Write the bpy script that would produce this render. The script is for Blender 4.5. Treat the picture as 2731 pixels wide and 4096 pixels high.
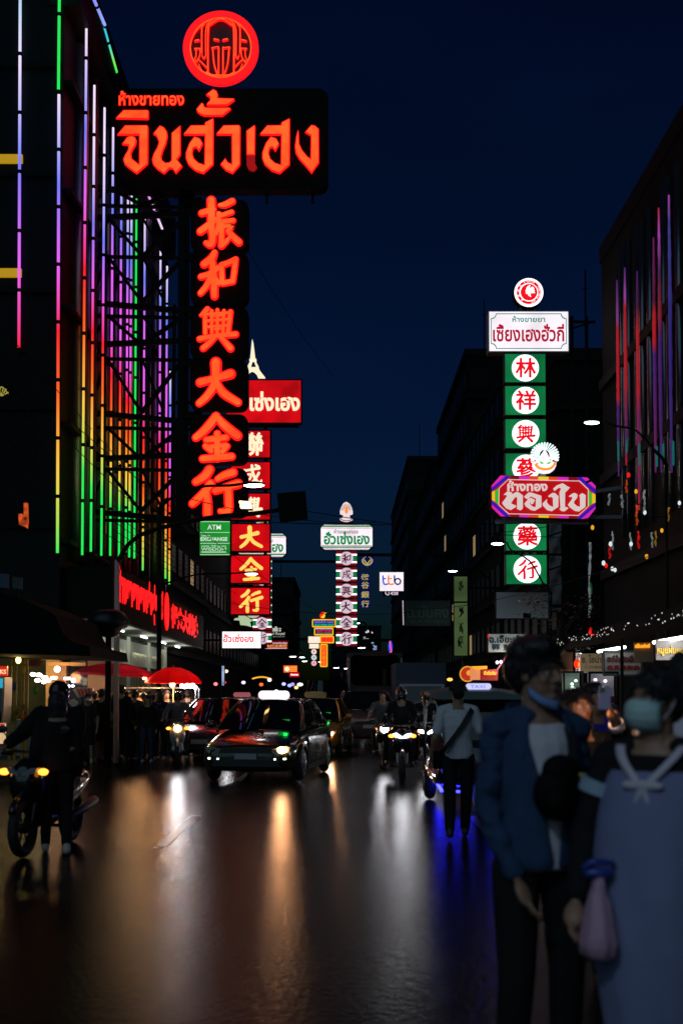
import bpy, bmesh, math, random
from mathutils import Vector, Matrix, noise
from mathutils.geometry import tessellate_polygon
for o in list(bpy.data.objects): bpy.data.objects.remove(o)
C = bpy.context.scene.collection
SC = bpy.context.scene
rnd = random.Random(7)
R = math.radians
# ------------------------------------------------------------ camera, sky, light, exposure
F, CX, CAMZ, PITCH = 4551.0, 1365.5, 1.6, R(2)
HZ = 2777.0
VC = HZ - F*math.tan(PITCH)
cam = bpy.data.cameras.new('camera'); camo = bpy.data.objects.new('camera', cam); C.objects.link(camo)
cam.lens, cam.sensor_width = 40, 36
cam.shift_y = (VC-2048)/4096
cam.clip_end, cam.clip_start = 3000, .05
camo.location = (0, 0, CAMZ); camo.rotation_euler = (R(90)+PITCH, 0, 0)
cam.dof.use_dof = True; cam.dof.focus_distance = 40; cam.dof.aperture_fstop = 2.0
SC.camera = camo
SC.view_settings.view_transform = 'Standard'; SC.view_settings.look = 'None'
SC.view_settings.exposure = 0; SC.view_settings.gamma = 1
try:
    SC.cycles.use_denoising = True
    SC.cycles.sample_clamp_indirect = 4.0
    SC.cycles.caustics_reflective = False; SC.cycles.caustics_refractive = False
    SC.cycles.max_bounces = 5
except Exception: pass
wd = bpy.data.worlds.new('World'); SC.world = wd; wd.use_nodes = True
nt = wd.node_tree; bg = nt.nodes['Background']
sky = nt.nodes.new('ShaderNodeTexSky'); sky.sky_type = 'NISHITA'; sky.sun_disc = False
sky.sun_elevation = R(-3); sky.sun_rotation = R(0)
mx = nt.nodes.new('ShaderNodeMix'); mx.data_type = 'RGBA'; mx.blend_type = 'MULTIPLY'; mx.inputs[0].default_value = 1
mx.inputs[7].default_value = (.05, .27, 1.0, 1)
wtc = nt.nodes.new('ShaderNodeTexCoord'); wn = nt.nodes.new('ShaderNodeTexNoise'); wn.inputs['Scale'].default_value = 2.2; wn.inputs['Detail'].default_value = 5
wmap = nt.nodes.new('ShaderNodeMapping'); wmap.inputs['Scale'].default_value = (1, 1, 2.5); nt.links.new(wtc.outputs['Generated'], wmap.inputs[0]); nt.links.new(wmap.outputs[0], wn.inputs[0])
wr = nt.nodes.new('ShaderNodeMapRange'); wr.inputs[1].default_value = .3; wr.inputs[2].default_value = .7; wr.inputs[3].default_value = .82; wr.inputs[4].default_value = 1.22; nt.links.new(wn.outputs[0], wr.inputs[0])
wm = nt.nodes.new('ShaderNodeVectorMath'); wm.operation = 'SCALE'; nt.links.new(sky.outputs[0], wm.inputs[0]); nt.links.new(wr.outputs[0], wm.inputs['Scale'])   # faint thin cloud
nt.links.new(wm.outputs[0], mx.inputs[6]); nt.links.new(mx.outputs[2], bg.inputs[0])
bg.inputs[1].default_value = .12
sl = bpy.data.lights.new('fill_sun', 'SUN'); sl.energy = .28; sl.angle = R(75); sl.color = (.5, .8, 1)  # broad bluish fill added from behind the viewpoint, not sunlight
slo = bpy.data.objects.new('fill_sun', sl); C.objects.link(slo); slo.rotation_euler = (R(58), 0, R(-28))

# ------------------------------------------------------------ helpers
def P(u, v, d):
    """point on the vertical plane Y=d that a ray through photo pixel (u,v) meets"""
    yi = (VC-v)/F; s, c = math.sin(PITCH), math.cos(PITCH)
    t = d/(c-yi*s)
    return Vector(((u-CX)/F*t, d, CAMZ+t*(s+yi*c)))
def mpp(v, d):
    yi = (VC-v)/F
    return d/(math.cos(PITCH)-yi*math.sin(PITCH))/F
M = {}
def mat(name, col, rough=.6, metal=0., emit=0., ecol=None, bump=0., bscale=60., spec=.5, coat=0., var=0., vscale=8., stretch=None):
    if name in M: return M[name]
    m = bpy.data.materials.new(name); m.use_nodes = True; n = m.node_tree.nodes; L = m.node_tree.links; b = n['Principled BSDF']
    b.inputs['Base Color'].default_value = (*col, 1); b.inputs['Roughness'].default_value = rough
    b.inputs['Metallic'].default_value = metal; b.inputs['Specular IOR Level'].default_value = spec
    if coat: b.inputs['Coat Weight'].default_value = coat; b.inputs['Coat Roughness'].default_value = .04
    if emit: b.inputs['Emission Color'].default_value = (*(ecol or col), 1); b.inputs['Emission Strength'].default_value = emit
    if bump or var:
        tc = n.new('ShaderNodeTexCoord'); src = tc.outputs['Object']
        if stretch:
            mp = n.new('ShaderNodeMapping'); mp.inputs['Scale'].default_value = stretch; L.new(src, mp.inputs[0]); src = mp.outputs[0]
    if bump:
        x = n.new('ShaderNodeTexNoise'); x.inputs['Scale'].default_value = bscale; x.inputs['Detail'].default_value = 5
        p = n.new('ShaderNodeBump'); p.inputs['Strength'].default_value = bump; p.inputs['Distance'].default_value = .02
        L.new(src, x.inputs[0]); L.new(x.outputs[0], p.inputs['Height']); L.new(p.outputs[0], b.inputs['Normal'])
    if var:
        x = n.new('ShaderNodeTexNoise'); x.inputs['Scale'].default_value = vscale; x.inputs['Detail'].default_value = 6
        r = n.new('ShaderNodeMix'); r.data_type = 'RGBA'
        r.inputs[6].default_value = (*[c*(1-var) for c in col], 1); r.inputs[7].default_value = (*[min(1, c*(1+var)) for c in col], 1)
        L.new(src, x.inputs[0]); L.new(x.outputs[0], r.inputs[0]); L.new(r.outputs[2], b.inputs['Base Color'])
    M[name] = m; return m
def glow(name, col, s=1., tube=None, base=None):
    """a glowing face: sign, lamp, or thing given light in its colour; tube=(scale,amount): uneven brightness of the fluorescent tubes or LEDs behind the face"""
    if name in M: return M[name]
    m = mat(name, base or tuple(min(1, c)*.5 for c in col), .45, emit=s, ecol=col)
    if tube:
        n = m.node_tree.nodes; L = m.node_tree.links; b = n['Principled BSDF']
        tc = n.new('ShaderNodeTexCoord'); x = n.new('ShaderNodeTexNoise'); x.inputs['Scale'].default_value = tube[0]; x.inputs['Detail'].default_value = 2
        r = n.new('ShaderNodeMapRange'); r.inputs[1].default_value = .3; r.inputs[2].default_value = .7
        r.inputs[3].default_value = s*(1-tube[1]); r.inputs[4].default_value = s*(1+tube[1])
        L.new(tc.outputs['Object'], x.inputs[0]); L.new(x.outputs[0], r.inputs[0]); L.new(r.outputs[0], b.inputs['Emission Strength'])
    return m
W = {}
def link(o, parent=None, org=None):
    C.objects.link(o)
    if parent: o.parent = parent
    W[o.name] = org if org is not None else (W[parent.name] if parent else Vector())
def thing(name, label, cat, loc=(0, 0, 0), group=None):
    o = bpy.data.objects.new(name, None); o.empty_display_size = .2
    link(o, None, Vector(loc)); o.location = loc
    tag(o, label, cat, group); return o
def tag(o, label, cat, group=None, kind=None):
    if label: o['label'] = label
    if cat: o['category'] = cat
    if group: o['group'] = group
    if kind: o['kind'] = kind
    return o
def light(name, typ, loc, parent, energy, col, target=None, size=.1, spot=60, blend=.6):
    l = bpy.data.lights.new(name, typ); l.energy = energy; l.color = col
    if typ == 'SPOT': l.spot_size = R(spot); l.spot_blend = blend
    l.shadow_soft_size = size
    o = bpy.data.objects.new(name, l); link(o, parent)
    o.location = Vector(loc)-W[parent.name]
    if target is not None: o.rotation_euler = (Vector(target)-Vector(loc)).to_track_quat('-Z', 'Y').to_euler()
    return o
def copy_tree(o, parent=None, **kw):
    c = o.copy(); C.objects.link(c); W[c.name] = W[o.name]
    if parent: c.parent = parent
    for ch in [x for x in bpy.data.objects if x.parent == o]: copy_tree(ch, c)
    for k, v in kw.items(): c[k] = v
    return c
class MB:
    def __init__(s): s.v, s.f = [], []
    def add(s, vs, fs):
        n = len(s.v); s.v += [Vector(p) for p in vs]; s.f += [tuple(i+n for i in f) for f in fs]; return s
    def box(s, c, sz, rz=0, rot=None):
        x, y, z = [k/2 for k in sz]
        m = rot if rot else Matrix.Rotation(rz, 3, 'Z')
        vs = [m@Vector((a*x, b*y, e*z))+Vector(c) for a in (-1, 1) for b in (-1, 1) for e in (-1, 1)]
        return s.add(vs, [(0, 1, 3, 2), (4, 6, 7, 5), (0, 4, 5, 1), (2, 3, 7, 6), (0, 2, 6, 4), (1, 5, 7, 3)])
    def bar(s, a, b, w, h=None):
        a, b = Vector(a), Vector(b); d = b-a
        return s.box((a+b)/2, (w, h or w, d.length), rot=d.to_track_quat('Z', 'Y').to_matrix())
    def cap(s, p0, r0, p1, r1, n=10, k=3):
        p0, p1 = Vector(p0), Vector(p1); d = p1-p0; L = d.length
        q = (d if L > 1e-6 else Vector((0, 0, 1))).to_track_quat('Z', 'Y').to_matrix()
        rings = [(-r0*math.cos(i*math.pi/2/k), r0*math.sin(i*math.pi/2/k)) for i in range(k+1)]
        rings += [(L+r1*math.sin(i*math.pi/2/k), r1*math.cos(i*math.pi/2/k)) for i in range(k+1)]
        rings[0] = (-r0, 0.001); rings[-1] = (L+r1, .001)
        return s.loft([[p0+q@Vector((r*math.cos(t*2*math.pi/n), r*math.sin(t*2*math.pi/n), z)) for t in range(n)] for z, r in rings])
    def loft(s, rings, closed=True, capped=True):
        n = len(rings[0]); vs = [p for r in rings for p in r]; fs = []
        m = n if closed else n-1
        for i in range(len(rings)-1):
            for j in range(m):
                a, b = i*n+j, i*n+(j+1) % n
                fs.append((a, b, b+n, a+n))
        if capped and closed: fs += [tuple(reversed(range(n))), tuple((len(rings)-1)*n+j for j in range(n))]
        return s.add(vs, fs)
    def ell(s, c, r, n=12, k=8, rot=None):
        c = Vector(c); rs = []
        for i in range(k+1):
            a = math.pi*i/k; z, q = -math.cos(a), max(math.sin(a), .002)
            ring = [Vector((r[0]*q*math.cos(2*math.pi*j/n), r[1]*q*math.sin(2*math.pi*j/n), r[2]*z)) for j in range(n)]
            rs.append([c+(rot@p if rot else p) for p in ring])
        return s.loft(rs)
    def cyl(s, p0, p1, r0, r1=None, n=12):
        p0, p1 = Vector(p0), Vector(p1); d = p1-p0; q = d.to_track_quat('Z', 'Y').to_matrix(); r1 = r0 if r1 is None else r1
        return s.loft([[p+q@Vector((r*math.cos(t*2*math.pi/n), r*math.sin(t*2*math.pi/n), 0)) for t in range(n)] for p, r in ((p0, r0), (p1, r1))])
    def tube(s, pts, r, n=8, smooth=3):
        pts = spline([Vector(p) for p in pts], smooth) if smooth > 1 else [Vector(p) for p in pts]
        rs = []
        for i, p in enumerate(pts):
            d = pts[min(i+1, len(pts)-1)]-pts[max(i-1, 0)]
            q = d.to_track_quat('Z', 'Y').to_matrix()
            rr = r if not callable(r) else r(i/(len(pts)-1))
            rs.append([p+q@Vector((rr*math.cos(t*2*math.pi/n), rr*math.sin(t*2*math.pi/n), 0)) for t in range(n)])
        return s.loft(rs)
    def torus(s, c, R0, r, axis='X', n=24, k=8, a0=0, a1=2*math.pi):
        c = Vector(c); rs = []; full = abs(a1-a0-2*math.pi) < 1e-4
        for i in range(n+1):
            a = a0+(a1-a0)*i/n
            rad = {'X': Vector((0, math.cos(a), math.sin(a))), 'Y': Vector((math.cos(a), 0, math.sin(a))), 'Z': Vector((math.cos(a), math.sin(a), 0))}[axis]
            ax = {'X': Vector((1, 0, 0)), 'Y': Vector((0, 1, 0)), 'Z': Vector((0, 0, 1))}[axis]
            rs.append([c+rad*(R0+r*math.cos(2*math.pi*j/k))+ax*(r*math.sin(2*math.pi*j/k)) for j in range(k)])
        return s.loft(rs, capped=not full)
    def prism(s, pts, fn, y0, y1, holes=()):
        """flat outline pts (2-D) with thickness between offsets y0 (front) and y1; fn(x,y,off)->point"""
        polys = [list(pts)]+[list(h) for h in holes]
        flat = [p for q in polys for p in q]; n = len(flat)
        tris = tessellate_polygon([[Vector((x, y, 0)) for x, y in q] for q in polys])
        vs = [fn(x, y, y0) for x, y in flat]+[fn(x, y, y1) for x, y in flat]
        fs = [t for t in tris]+[tuple(i+n for i in reversed(t)) for t in tris]
        b = 0
        for q in polys:
            m = len(q)
            for i in range(m): fs.append((b+i, b+(i+1) % m, b+(i+1) % m+n, b+i+n))
            b += m
        return s.add(vs, fs)
    def build(s, name, m, parent=None, smooth=False, sub=0, remesh=0, sm=2, noise_amp=0, fix=True):
        me = bpy.data.meshes.new(name); org = W[parent.name] if parent else Vector()
        me.from_pydata([p-org for p in s.v], [], s.f); me.update()
        if fix:
            b = bmesh.new(); b.from_mesh(me); bmesh.ops.remove_doubles(b, verts=b.verts, dist=1e-5); bmesh.ops.recalc_face_normals(b, faces=b.faces); b.to_mesh(me); b.free()
        o = bpy.data.objects.new(name, me); link(o, parent, org)
        if remesh or sub:
            if remesh:
                k = o.modifiers.new('r', 'REMESH'); k.mode = 'VOXEL'; k.voxel_size = remesh
                if sm: k = o.modifiers.new('s', 'SMOOTH'); k.iterations = sm; k.factor = .5
            if sub: k = o.modifiers.new('u', 'SUBSURF'); k.levels = sub; k.render_levels = sub
            new = bpy.data.meshes.new_from_object(o.evaluated_get(bpy.context.evaluated_depsgraph_get()))
            o.modifiers.clear(); o.data = new; bpy.data.meshes.remove(me); me = new; me.name = name
        if noise_amp:
            for v in me.vertices: v.co += noise.noise_vector(v.co*14)*noise_amp
        me.materials.clear(); me.materials.append(m)
        if smooth or remesh or sub: me.polygons.foreach_set('use_smooth', [True]*len(me.polygons))
        return o
def spline(pts, k=4):
    if len(pts) < 3: return pts
    out = []
    for i in range(len(pts)-1):
        a, b, c, d = pts[max(i-1, 0)], pts[i], pts[i+1], pts[min(i+2, len(pts)-1)]
        for j in range(k):
            t = j/k
            out.append(.5*((2*b)+(c-a)*t+(2*a-5*b+4*c-d)*t*t+(3*b-a-3*c+d)*t**3))
    return out+[pts[-1]]
def circ(cx, cy, r, n=32, ry=None, a0=0, a1=2*math.pi):
    full = abs(a1-a0-2*math.pi) < 1e-4
    return [(cx+r*math.cos(a0+(a1-a0)*i/n), cy+(ry or r)*math.sin(a0+(a1-a0)*i/n)) for i in range(n if full else n+1)]
def rrect(u0, v0, u1, v1, r, k=5):
    o = []
    for cx, cy, a in ((u1-r, v0+r, -90), (u1-r, v1-r, 0), (u0+r, v1-r, 90), (u0+r, v0+r, 180)):
        o += [(cx+r*math.cos(R(a+90*i/k)), cy+r*math.sin(R(a+90*i/k))) for i in range(k+1)]
    return o
def stroke_poly(pts, w, k=4):
    """round-ended brush stroke outline; w number or list of widths per point"""
    ws = w if isinstance(w, (list, tuple)) else [w]*len(pts)
    q = spline([Vector((x, y, z)) for (x, y), z in zip(pts, ws)], k)
    L, Rr = [], []
    for i, p in enumerate(q):
        d = q[min(i+1, len(q)-1)]-q[max(i-1, 0)]; d = Vector((d.x, d.y)).normalized(); n = Vector((-d.y, d.x))
        L.append((p.x+n.x*p.z/2, p.y+n.y*p.z/2)); Rr.append((p.x-n.x*p.z/2, p.y-n.y*p.z/2))
    def cap(p, d):
        a = math.atan2(d.y, d.x); return [(p.x+p.z/2*math.cos(a+R(t)), p.y+p.z/2*math.sin(a+R(t))) for t in (60, 30, 0, -30, -60)]
    d1 = q[-1]-q[-2]; d0 = q[0]-q[1]
    return L+cap(q[-1], d1)+Rr[::-1]+cap(q[0], d0)
def text_mesh(s, bold=0., shear=0., ext=0.):
    c = bpy.data.curves.new('t', 'FONT'); c.body = s; c.resolution_u = 3; c.offset = bold; c.shear = shear; c.extrude = .0
    o = bpy.data.objects.new('t', c); C.objects.link(o)
    me = bpy.data.meshes.new_from_object(o.evaluated_get(bpy.context.evaluated_depsgraph_get()))
    vs = [(v.co.x, v.co.y) for v in me.vertices]; fs = [tuple(p.vertices) for p in me.polygons]
    bpy.data.objects.remove(o); bpy.data.curves.remove(c); bpy.data.meshes.remove(me)
    return vs, fs
class Board:
    """a flat sign standing at distance d, drawn in photo pixels; offsets in metres towards the viewer"""
    def __init__(s, root, d, vc):
        s.r, s.d, s.k = root, d, mpp(vc, d); s.z0 = P(CX, vc, d).z; s.vc = vc
    def fn(s, u, v, off=0): return Vector(((u-CX)*s.k, s.d-off, s.z0+(s.vc-v)*s.k))
    def poly(s, name, m, pts, off=.02, back=None, parent=None, holes=()):
        return MB().prism(pts, s.fn, off, off-.03 if back is None else back, holes).build(name, m, parent or s.r)
    def polys(s, name, m, lst, off=.02, parent=None, step=.0012, th=.03):
        b = MB()
        for i, p in enumerate(lst): b.prism(p, s.fn, off+i*step, off+i*step-th)
        return b.build(name, m, parent or s.r)
    def text(s, name, m, txt, u0, v0, u1, v1, off=.03, parent=None, bold=0., shear=0., fat=0.):
        vs, fs = text_mesh(txt, bold, shear)
        xs = [p[0] for p in vs]; ys = [p[1] for p in vs]; x0, x1, y0, y1 = min(xs), max(xs), min(ys), max(ys)
        f = lambda p, o: s.fn(u0+(p[0]-x0)/(x1-x0)*(u1-u0), v1-(p[1]-y0)/(y1-y0)*(v1-v0), o)
        n = len(vs); b = MB(); b.add([f(p, off) for p in vs], fs)
        if fat:   # heavier strokes: the same glyph laid again a little to each side, each a hair further forward
            for k, (dx, dy) in enumerate(((1, 0), (-1, 0), (0, 1), (0, -1), (.7, .7), (-.7, .7), (.7, -.7), (-.7, -.7))):
                sh = s.fn(dx*fat, dy*fat)-s.fn(0, 0); b.add([f(p, off+.002*(k+1))+sh for p in vs], fs)
            return b.build(name, m, parent or s.r, fix=False)
        ed = {}
        for q in fs:
            for i in range(len(q)):
                k = (q[i], q[(i+1) % len(q)]); kk = tuple(sorted(k)); ed[kk] = ed.get(kk, 0)+1
        b.v += [f(p, off-.02) for p in vs]; b.f += [(a, c, c+n, a+n) for (a, c), t in ed.items() if t == 1]
        return b.build(name, m, parent or s.r, fix=False)
    def glyph(s, name, m, ch, u0, v0, u1, v1, off=.03, parent=None, wk=1., step=.0012, th=.03):
        g = GL[ch]; ps = []
        for pts, w in g:
            sc = (u1-u0)/100; ww = [x*wk*sc for x in w] if isinstance(w, (list, tuple)) else w*wk*sc
            ps.append(stroke_poly([(u0+x*(u1-u0)/100, v0+y*(v1-v0)/100) for x, y in pts], ww))
        return s.polys(name, m, ps, off, parent, step, th)
# brush characters as strokes in a 100 x 100 square: (points, width)
GL = {
'振': [([(30,5),(31,30),(31,60),(34,80),(30,95),(18,91)],[17,17,16,15,14,10]),([(8,31),(35,24)],13),([(5,68),(25,55),(40,45)],14),
  ([(50,15),(62,14),(79,7)],[8,12,13]),([(48,33),(48,55),(42,72)],11),([(55,36),(78,29)],10),([(54,49),(82,46)],10),([(56,49),(55,75),(54,97)],12),
  ([(54,97),(66,88),(74,80)],[13,10,7]),([(64,58),(80,54),(72,66)],10),([(70,68),(80,78),(95,90)],[11,13,14])],
'和': [([(40,4),(32,17),(14,28)],[13,17,15]),([(34,20),(38,50),(40,94)],[14,16,15]),([(7,54),(30,48),(48,36)],13),([(32,55),(20,74),(6,88)],[15,13,12]),
  ([(40,56),(50,68)],12),([(57,30),(59,66)],12),([(57,30),(75,25),(92,18)],12),([(91,22),(89,40),(85,64)],12),([(60,68),(85,64)],12)],
'興': [([(24,8),(14,18),(8,21)],[13,12,8]),([(18,18),(19,60)],11),([(34,12),(35,60)],9),([(48,10),(48,62)],9),([(64,12),(62,60)],9),([(80,14),(74,60)],12),
  ([(18,20),(80,16)],7),([(18,34),(78,30)],7),([(20,47),(77,43)],7),([(40,24),(58,22)],6),([(42,52),(58,50)],6),([(5,72),(45,66),(93,62)],[13,12,14]),([(40,70),(30,80),(14,92)],[13,13,14]),([(56,68),(68,80),(80,92)],[12,14,16])],
'大': [([(43,6),(43,35),(37,58),(22,78),(5,92)],[20,18,16,15,13]),([(7,48),(40,40),(77,30)],[16,14,18]),([(44,46),(60,70),(94,90)],[13,16,14])],
'金': [([(48,4),(35,22),(20,38),(5,50)],[14,16,15,13]),([(50,6),(66,24),(94,46)],[12,16,16]),([(28,55),(70,50)],12),([(51,42),(51,94)],13),([(26,68),(38,78)],11),([(72,68),(62,80)],11),([(20,95),(82,90)],13),([(34,70),(70,66)],9)],
'行': [([(38,4),(28,18),(10,30)],[15,15,12]),([(40,34),(28,52),(4,76)],[15,14,13]),([(32,54),(34,72),(34,97)],[13,14,15]),([(54,24),(68,16),(86,10)],[10,13,14]),([(50,49),(70,42),(96,34)],[12,13,15]),([(76,46),(77,70),(76,92),(60,92)],[14,14,13,9])],
'成': [([(20,28),(22,55),(14,78),(4,92)],[12,12,11,8]),([(20,30),(50,24),(84,18)],[10,10,12]),([(22,52),(46,46),(44,66),(34,72)],[9,9,9,7]),([(52,6),(56,40),(70,72),(88,90),(93,74)],[12,12,13,12,7]),([(82,40),(70,62),(50,86)],[11,10,8]),([(68,4),(82,12)],[9,12])],
}
# ------------------------------------------------------------ materials
steel = mat('dark_steel', (.006, .008, .0075), .6, spec=.12)
black = mat('black_paint', (.004, .006, .0055), .65, spec=.1)
neon_red = glow('neon_red', (1, .004, .006), 1.7)
neon_or = glow('neon_orange', (1, .070, .010), 1.5, (1.6, .35))
redface = glow('red_lightbox', (.72, .002, .006), .8, (.9, .35))
cream = glow('cream_letter', (1, .82, .55), 1.1)
yellowl = glow('yellow_letter', (1, .66, .12), 1.1)
whitef = glow('white_lightbox', (1, .9, .97), 1.0, (.8, .15))
whited = glow('white_disc', (.86, .70, .82), .75)
brightw = glow('bright_white', (1, .95, 1), 1.6)
greenf = glow('green_lightbox', (.004, .22, .06), .75, (1.0, .35))
redtxt = glow('red_letter', (.80, .004, .012), 1.)
maroon = glow('maroon_letter', (.09, .003, .012), 1.)
maroonf = glow('maroon_band', (.22, .002, .008), .8)
greent = glow('green_letter', (.0, .26, .07), .9)
tealt = glow('teal_letter', (.0, .22, .14), .9)
warm = glow('warm_lamp', (1, .62, .28), 12); lampw = glow('white_lamp', (.93, .97, 1), 14)
# ------------------------------------------------------------ gold-shop sign over the street, left
T = thing('neon_sign', 'giant black neon sign with orange red Thai letters, round emblem and column of six characters', 'shop sign', P(885, 2075, 36), )
B = Board(T, 36, 1200)
B.poly('board', black, rrect(462, 345, 1312, 757, 40), .1, -.35)
z2 = lambda pts: [(400+x/1.568, y/1.568) for x, y in pts]
TH = [[(100,741),(148,689),(300,689),(306,695),(306,740),(300,746)],
 [(110,846),(158,787),(296,786),(303,794),(303,1030),(232,1093),(190,1062),(158,1035),(148,1005),(160,975),(178,945),(182,912),(140,906),(172,862),(198,853),(222,862),(230,880),(226,908),(204,945),(196,968),(203,1000),(248,1036),(247,845)],
 [(335,840),(376,788),(402,799),(421,826),(425,858),(414,905),(395,950),(386,985),(392,1010),(412,1026),(436,1024),(450,1010),(450,836),(505,788),(507,972),(484,1003),(518,1046),(478,1092),(458,1062),(438,1058),(404,1093),(362,1065),(335,1035),(328,1005),(340,965),(362,925),(370,895),(362,868),(352,850)],
 [(527,840),(570,787),(657,786),(660,768),(710,742),(713,750),(712,1035),(650,1092),(600,1075),(556,1036),(540,998),(540,960),(562,900),(593,858),(628,870),(646,903),(622,951),(603,924),(586,932),(581,965),(592,1000),(620,1026),(656,1038),(658,846),(528,846)],
 [(605,683),(637,643),(650,650),(655,668),(670,674),(815,674),(821,682),(768,725),(655,725),(630,715),(610,700)],
 [(665,590),(708,556),(730,566),(740,588),(738,612),(840,616),(844,624),(798,658),(670,658),(672,645),(690,628),(688,605)],
 [(732,838),(775,787),(872,785),(881,796),(880,1035),(833,1092),(790,1072),(757,1035),(787,996),(803,1022),(828,1035),(826,845),(733,846)],
 [(918,822),(970,785),(974,794),(972,975),(920,975)],
 [(1242,815),(1246,830),(1250,905),(1268,945),(1300,985),(1320,1000),(1322,850),(1305,840),(1286,830),(1325,784),(1350,790),(1372,810),(1374,1022),(1327,1090),(1290,1045),(1250,1000),(1226,960),(1222,920),(1230,860)]]
TH.append([(x+478, y) for x, y in TH[3]])
def inset(p, k):
    n = len(p); q = []; A = sum(p[i][0]*p[(i+1) % n][1]-p[(i+1) % n][0]*p[i][1] for i in range(n)); s = 1 if A > 0 else -1
    for i in range(n):
        a, b, c = Vector(p[i-1]), Vector(p[i]), Vector(p[(i+1) % n]); d1 = (b-a).normalized(); d2 = (c-b).normalized()
        n1 = Vector((-d1.y, d1.x))*s; n2 = Vector((-d2.y, d2.x))*s; m = n1+n2
        if m.length < .3: m = n1
        m.normalize(); l = k/max(.5, m.dot(n1)); q.append((b.x+m.x*l, b.y+m.y*l))
    return q
for p in TH:
    lt = B.poly('letter', neon_red, z2(p), .2, .11); B.poly('letter_face', neon_or, z2(inset(p, 5.5)), .22, .2, lt)
dim = glow('failing_neon', (.32, .002, .002), 1.)
B.poly('letter', dim, z2([(920,977),(972,977),(973,1030),(986,1055),(965,1078),(935,1068),(921,1040)]), .2, .11)['label'] = 'dim failing foot of a letter'
lt = B.text('letter_row', neon_red, 'ห้างขายทอง', 474, 360, 737, 420, .18, bold=.04); B.text('letter_face', neon_or, 'ห้างขายทอง', 476, 362, 735, 418, .2, lt, bold=.004)
# round emblem: ring and line drawing of animal heads
em = B.polys('emblem', neon_red, [], .1); bpy.data.objects.remove(em)
b = MB(); cx, cy = 882, 185
b.prism(circ(cx, cy, 151, 64), B.fn, .2, .06, [circ(cx, cy, 122, 64)])
def z2s(pts, w): return stroke_poly(z2(pts), w/1.568)
ES = [([(676,460),(676,180),(692,138),(755,104),(818,138),(838,180),(838,460)],16),([(636,322),(636,165),(650,140)],13),([(662,335),(662,170),(690,122),(720,100)],12),([(876,322),(876,165),(862,140)],13),([(850,335),(850,170),(822,122),(792,100)],12),
 ([(700,290),(740,282)],12),([(705,290),(714,390),(738,470)],13),([(742,285),(742,480)],13),([(772,290),(812,286)],12),([(808,290),(799,390),(775,470)],13),([(770,285),(770,480)],13),
 ([(592,295),(628,295)],11),([(600,297),(600,340),(585,375)],11),([(628,297),(622,345),(600,385)],11),([(918,295),(882,295)],11),([(910,297),(910,340),(925,375)],11),([(882,297),(888,345),(910,385)],11),
 ([(640,340),(650,360),(664,335)],10),([(870,340),(860,360),(846,335)],10),([(590,385),(620,370),(668,418)],11),([(618,395),(640,440),(690,465)],11),([(920,385),(890,370),(842,418)],11),([(892,395),(870,440),(820,465)],11),
 ([(670,450),(700,468),(738,470),(770,470),(810,468),(842,450)],26),([(596,246),(618,242)],19),([(716,236),(740,242)],19),([(772,242),(796,236)],19),([(888,242),(914,248)],19)]
for i, (p, w) in enumerate(ES): b.prism(z2s(p, w*.8), B.fn, .15+.0012*i, .11+.0012*i)
eb = b.build('emblem', neon_red, T)
b = MB(); b.prism(circ(cx, cy, 124, 64), B.fn, .205, .2, [circ(cx, cy, 119, 64)])
for i, (p, w) in enumerate(ES): b.prism(z2s(p, w*.35), B.fn, .2+.0012*i, .19+.0012*i)
b.build('emblem_line', neon_or, eb)
B.poly('emblem_back', mat('emblem_back', (.03, .03, .06), .5), circ(cx, cy, 140, 40), .05, -.05, eb)
cols = [('振', 798, 1006), ('和', 1012, 1222), ('興', 1230, 1440), ('大', 1446, 1646), ('金', 1664, 1862), ('行', 1880, 2074)]
boxes = {'振': (793,794,968,998), '和': (794,1008,960,1206), '興': (792,1228,960,1420), '大': (791,1446,968,1640), '金': (778,1664,967,1856), '行': (768,1878,967,2070)}
for ch, v0, v1 in cols:
    bx = B.poly('sign_box', black, rrect(764, v0, 994, v1, 34), .1, -.3)
    u0, a, u1, c = boxes[ch]
    g = B.glyph('character', neon_red, ch, u0+2, a+2, u1-2, c-2, .18, bx, 1.38 if ch != '興' else 1.25)
    B.glyph('character_face', neon_or, ch, u0+2, a+2, u1-2, c-2, .24, bx, .88 if ch != '興' else .75)
b = MB()
bars = []
lv = [718, 792, 845, 1002, 1190, 1245, 1365, 1420, 1640, 1700, 1830, 1868, 2040, 2075]
for i, v in enumerate(lv): bars.append(((345, v), (768, v+[40, 10, -20, 8][i % 4]), .16 if i % 2 == 0 else .1))
for i in range(len(lv)-1):
    a, c = lv[i], lv[i+1]
    if c-a > 60: bars += [((420, a), (560, c), .1), ((560, c), (730, a), .12), ((345, c), (420, a), .1), ((560, a), (650, c), .08)]
bars += [((720, 700), (720, 2085), .22), ((742, 700), (742, 2085), .12), ((690, 1200), (690, 2085), .1), ((645, 1150), (645, 2080), .07)]
for (x0, y0), (x1, y1), w in bars: b.bar(B.fn(x0, y0, -.45), B.fn(x1, y1, -.45), w)
for v in (785, 1009, 1226, 1443, 1655, 1871): b.bar(B.fn(735, v, -.4), B.fn(800, v, -.25), .2)
for u in (720, 742, 1065, 1250): b.bar(B.fn(u, 800 if u > 1000 else 770, -.1), B.fn(u, 735, -.2), .09)
b.build('support_truss', steel, T)
em_l = light('sign_light', 'AREA', B.fn(882, 1440, .9), T, 0.0, (1, .1, .03))
bpy.data.objects.remove(em_l)

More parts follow.
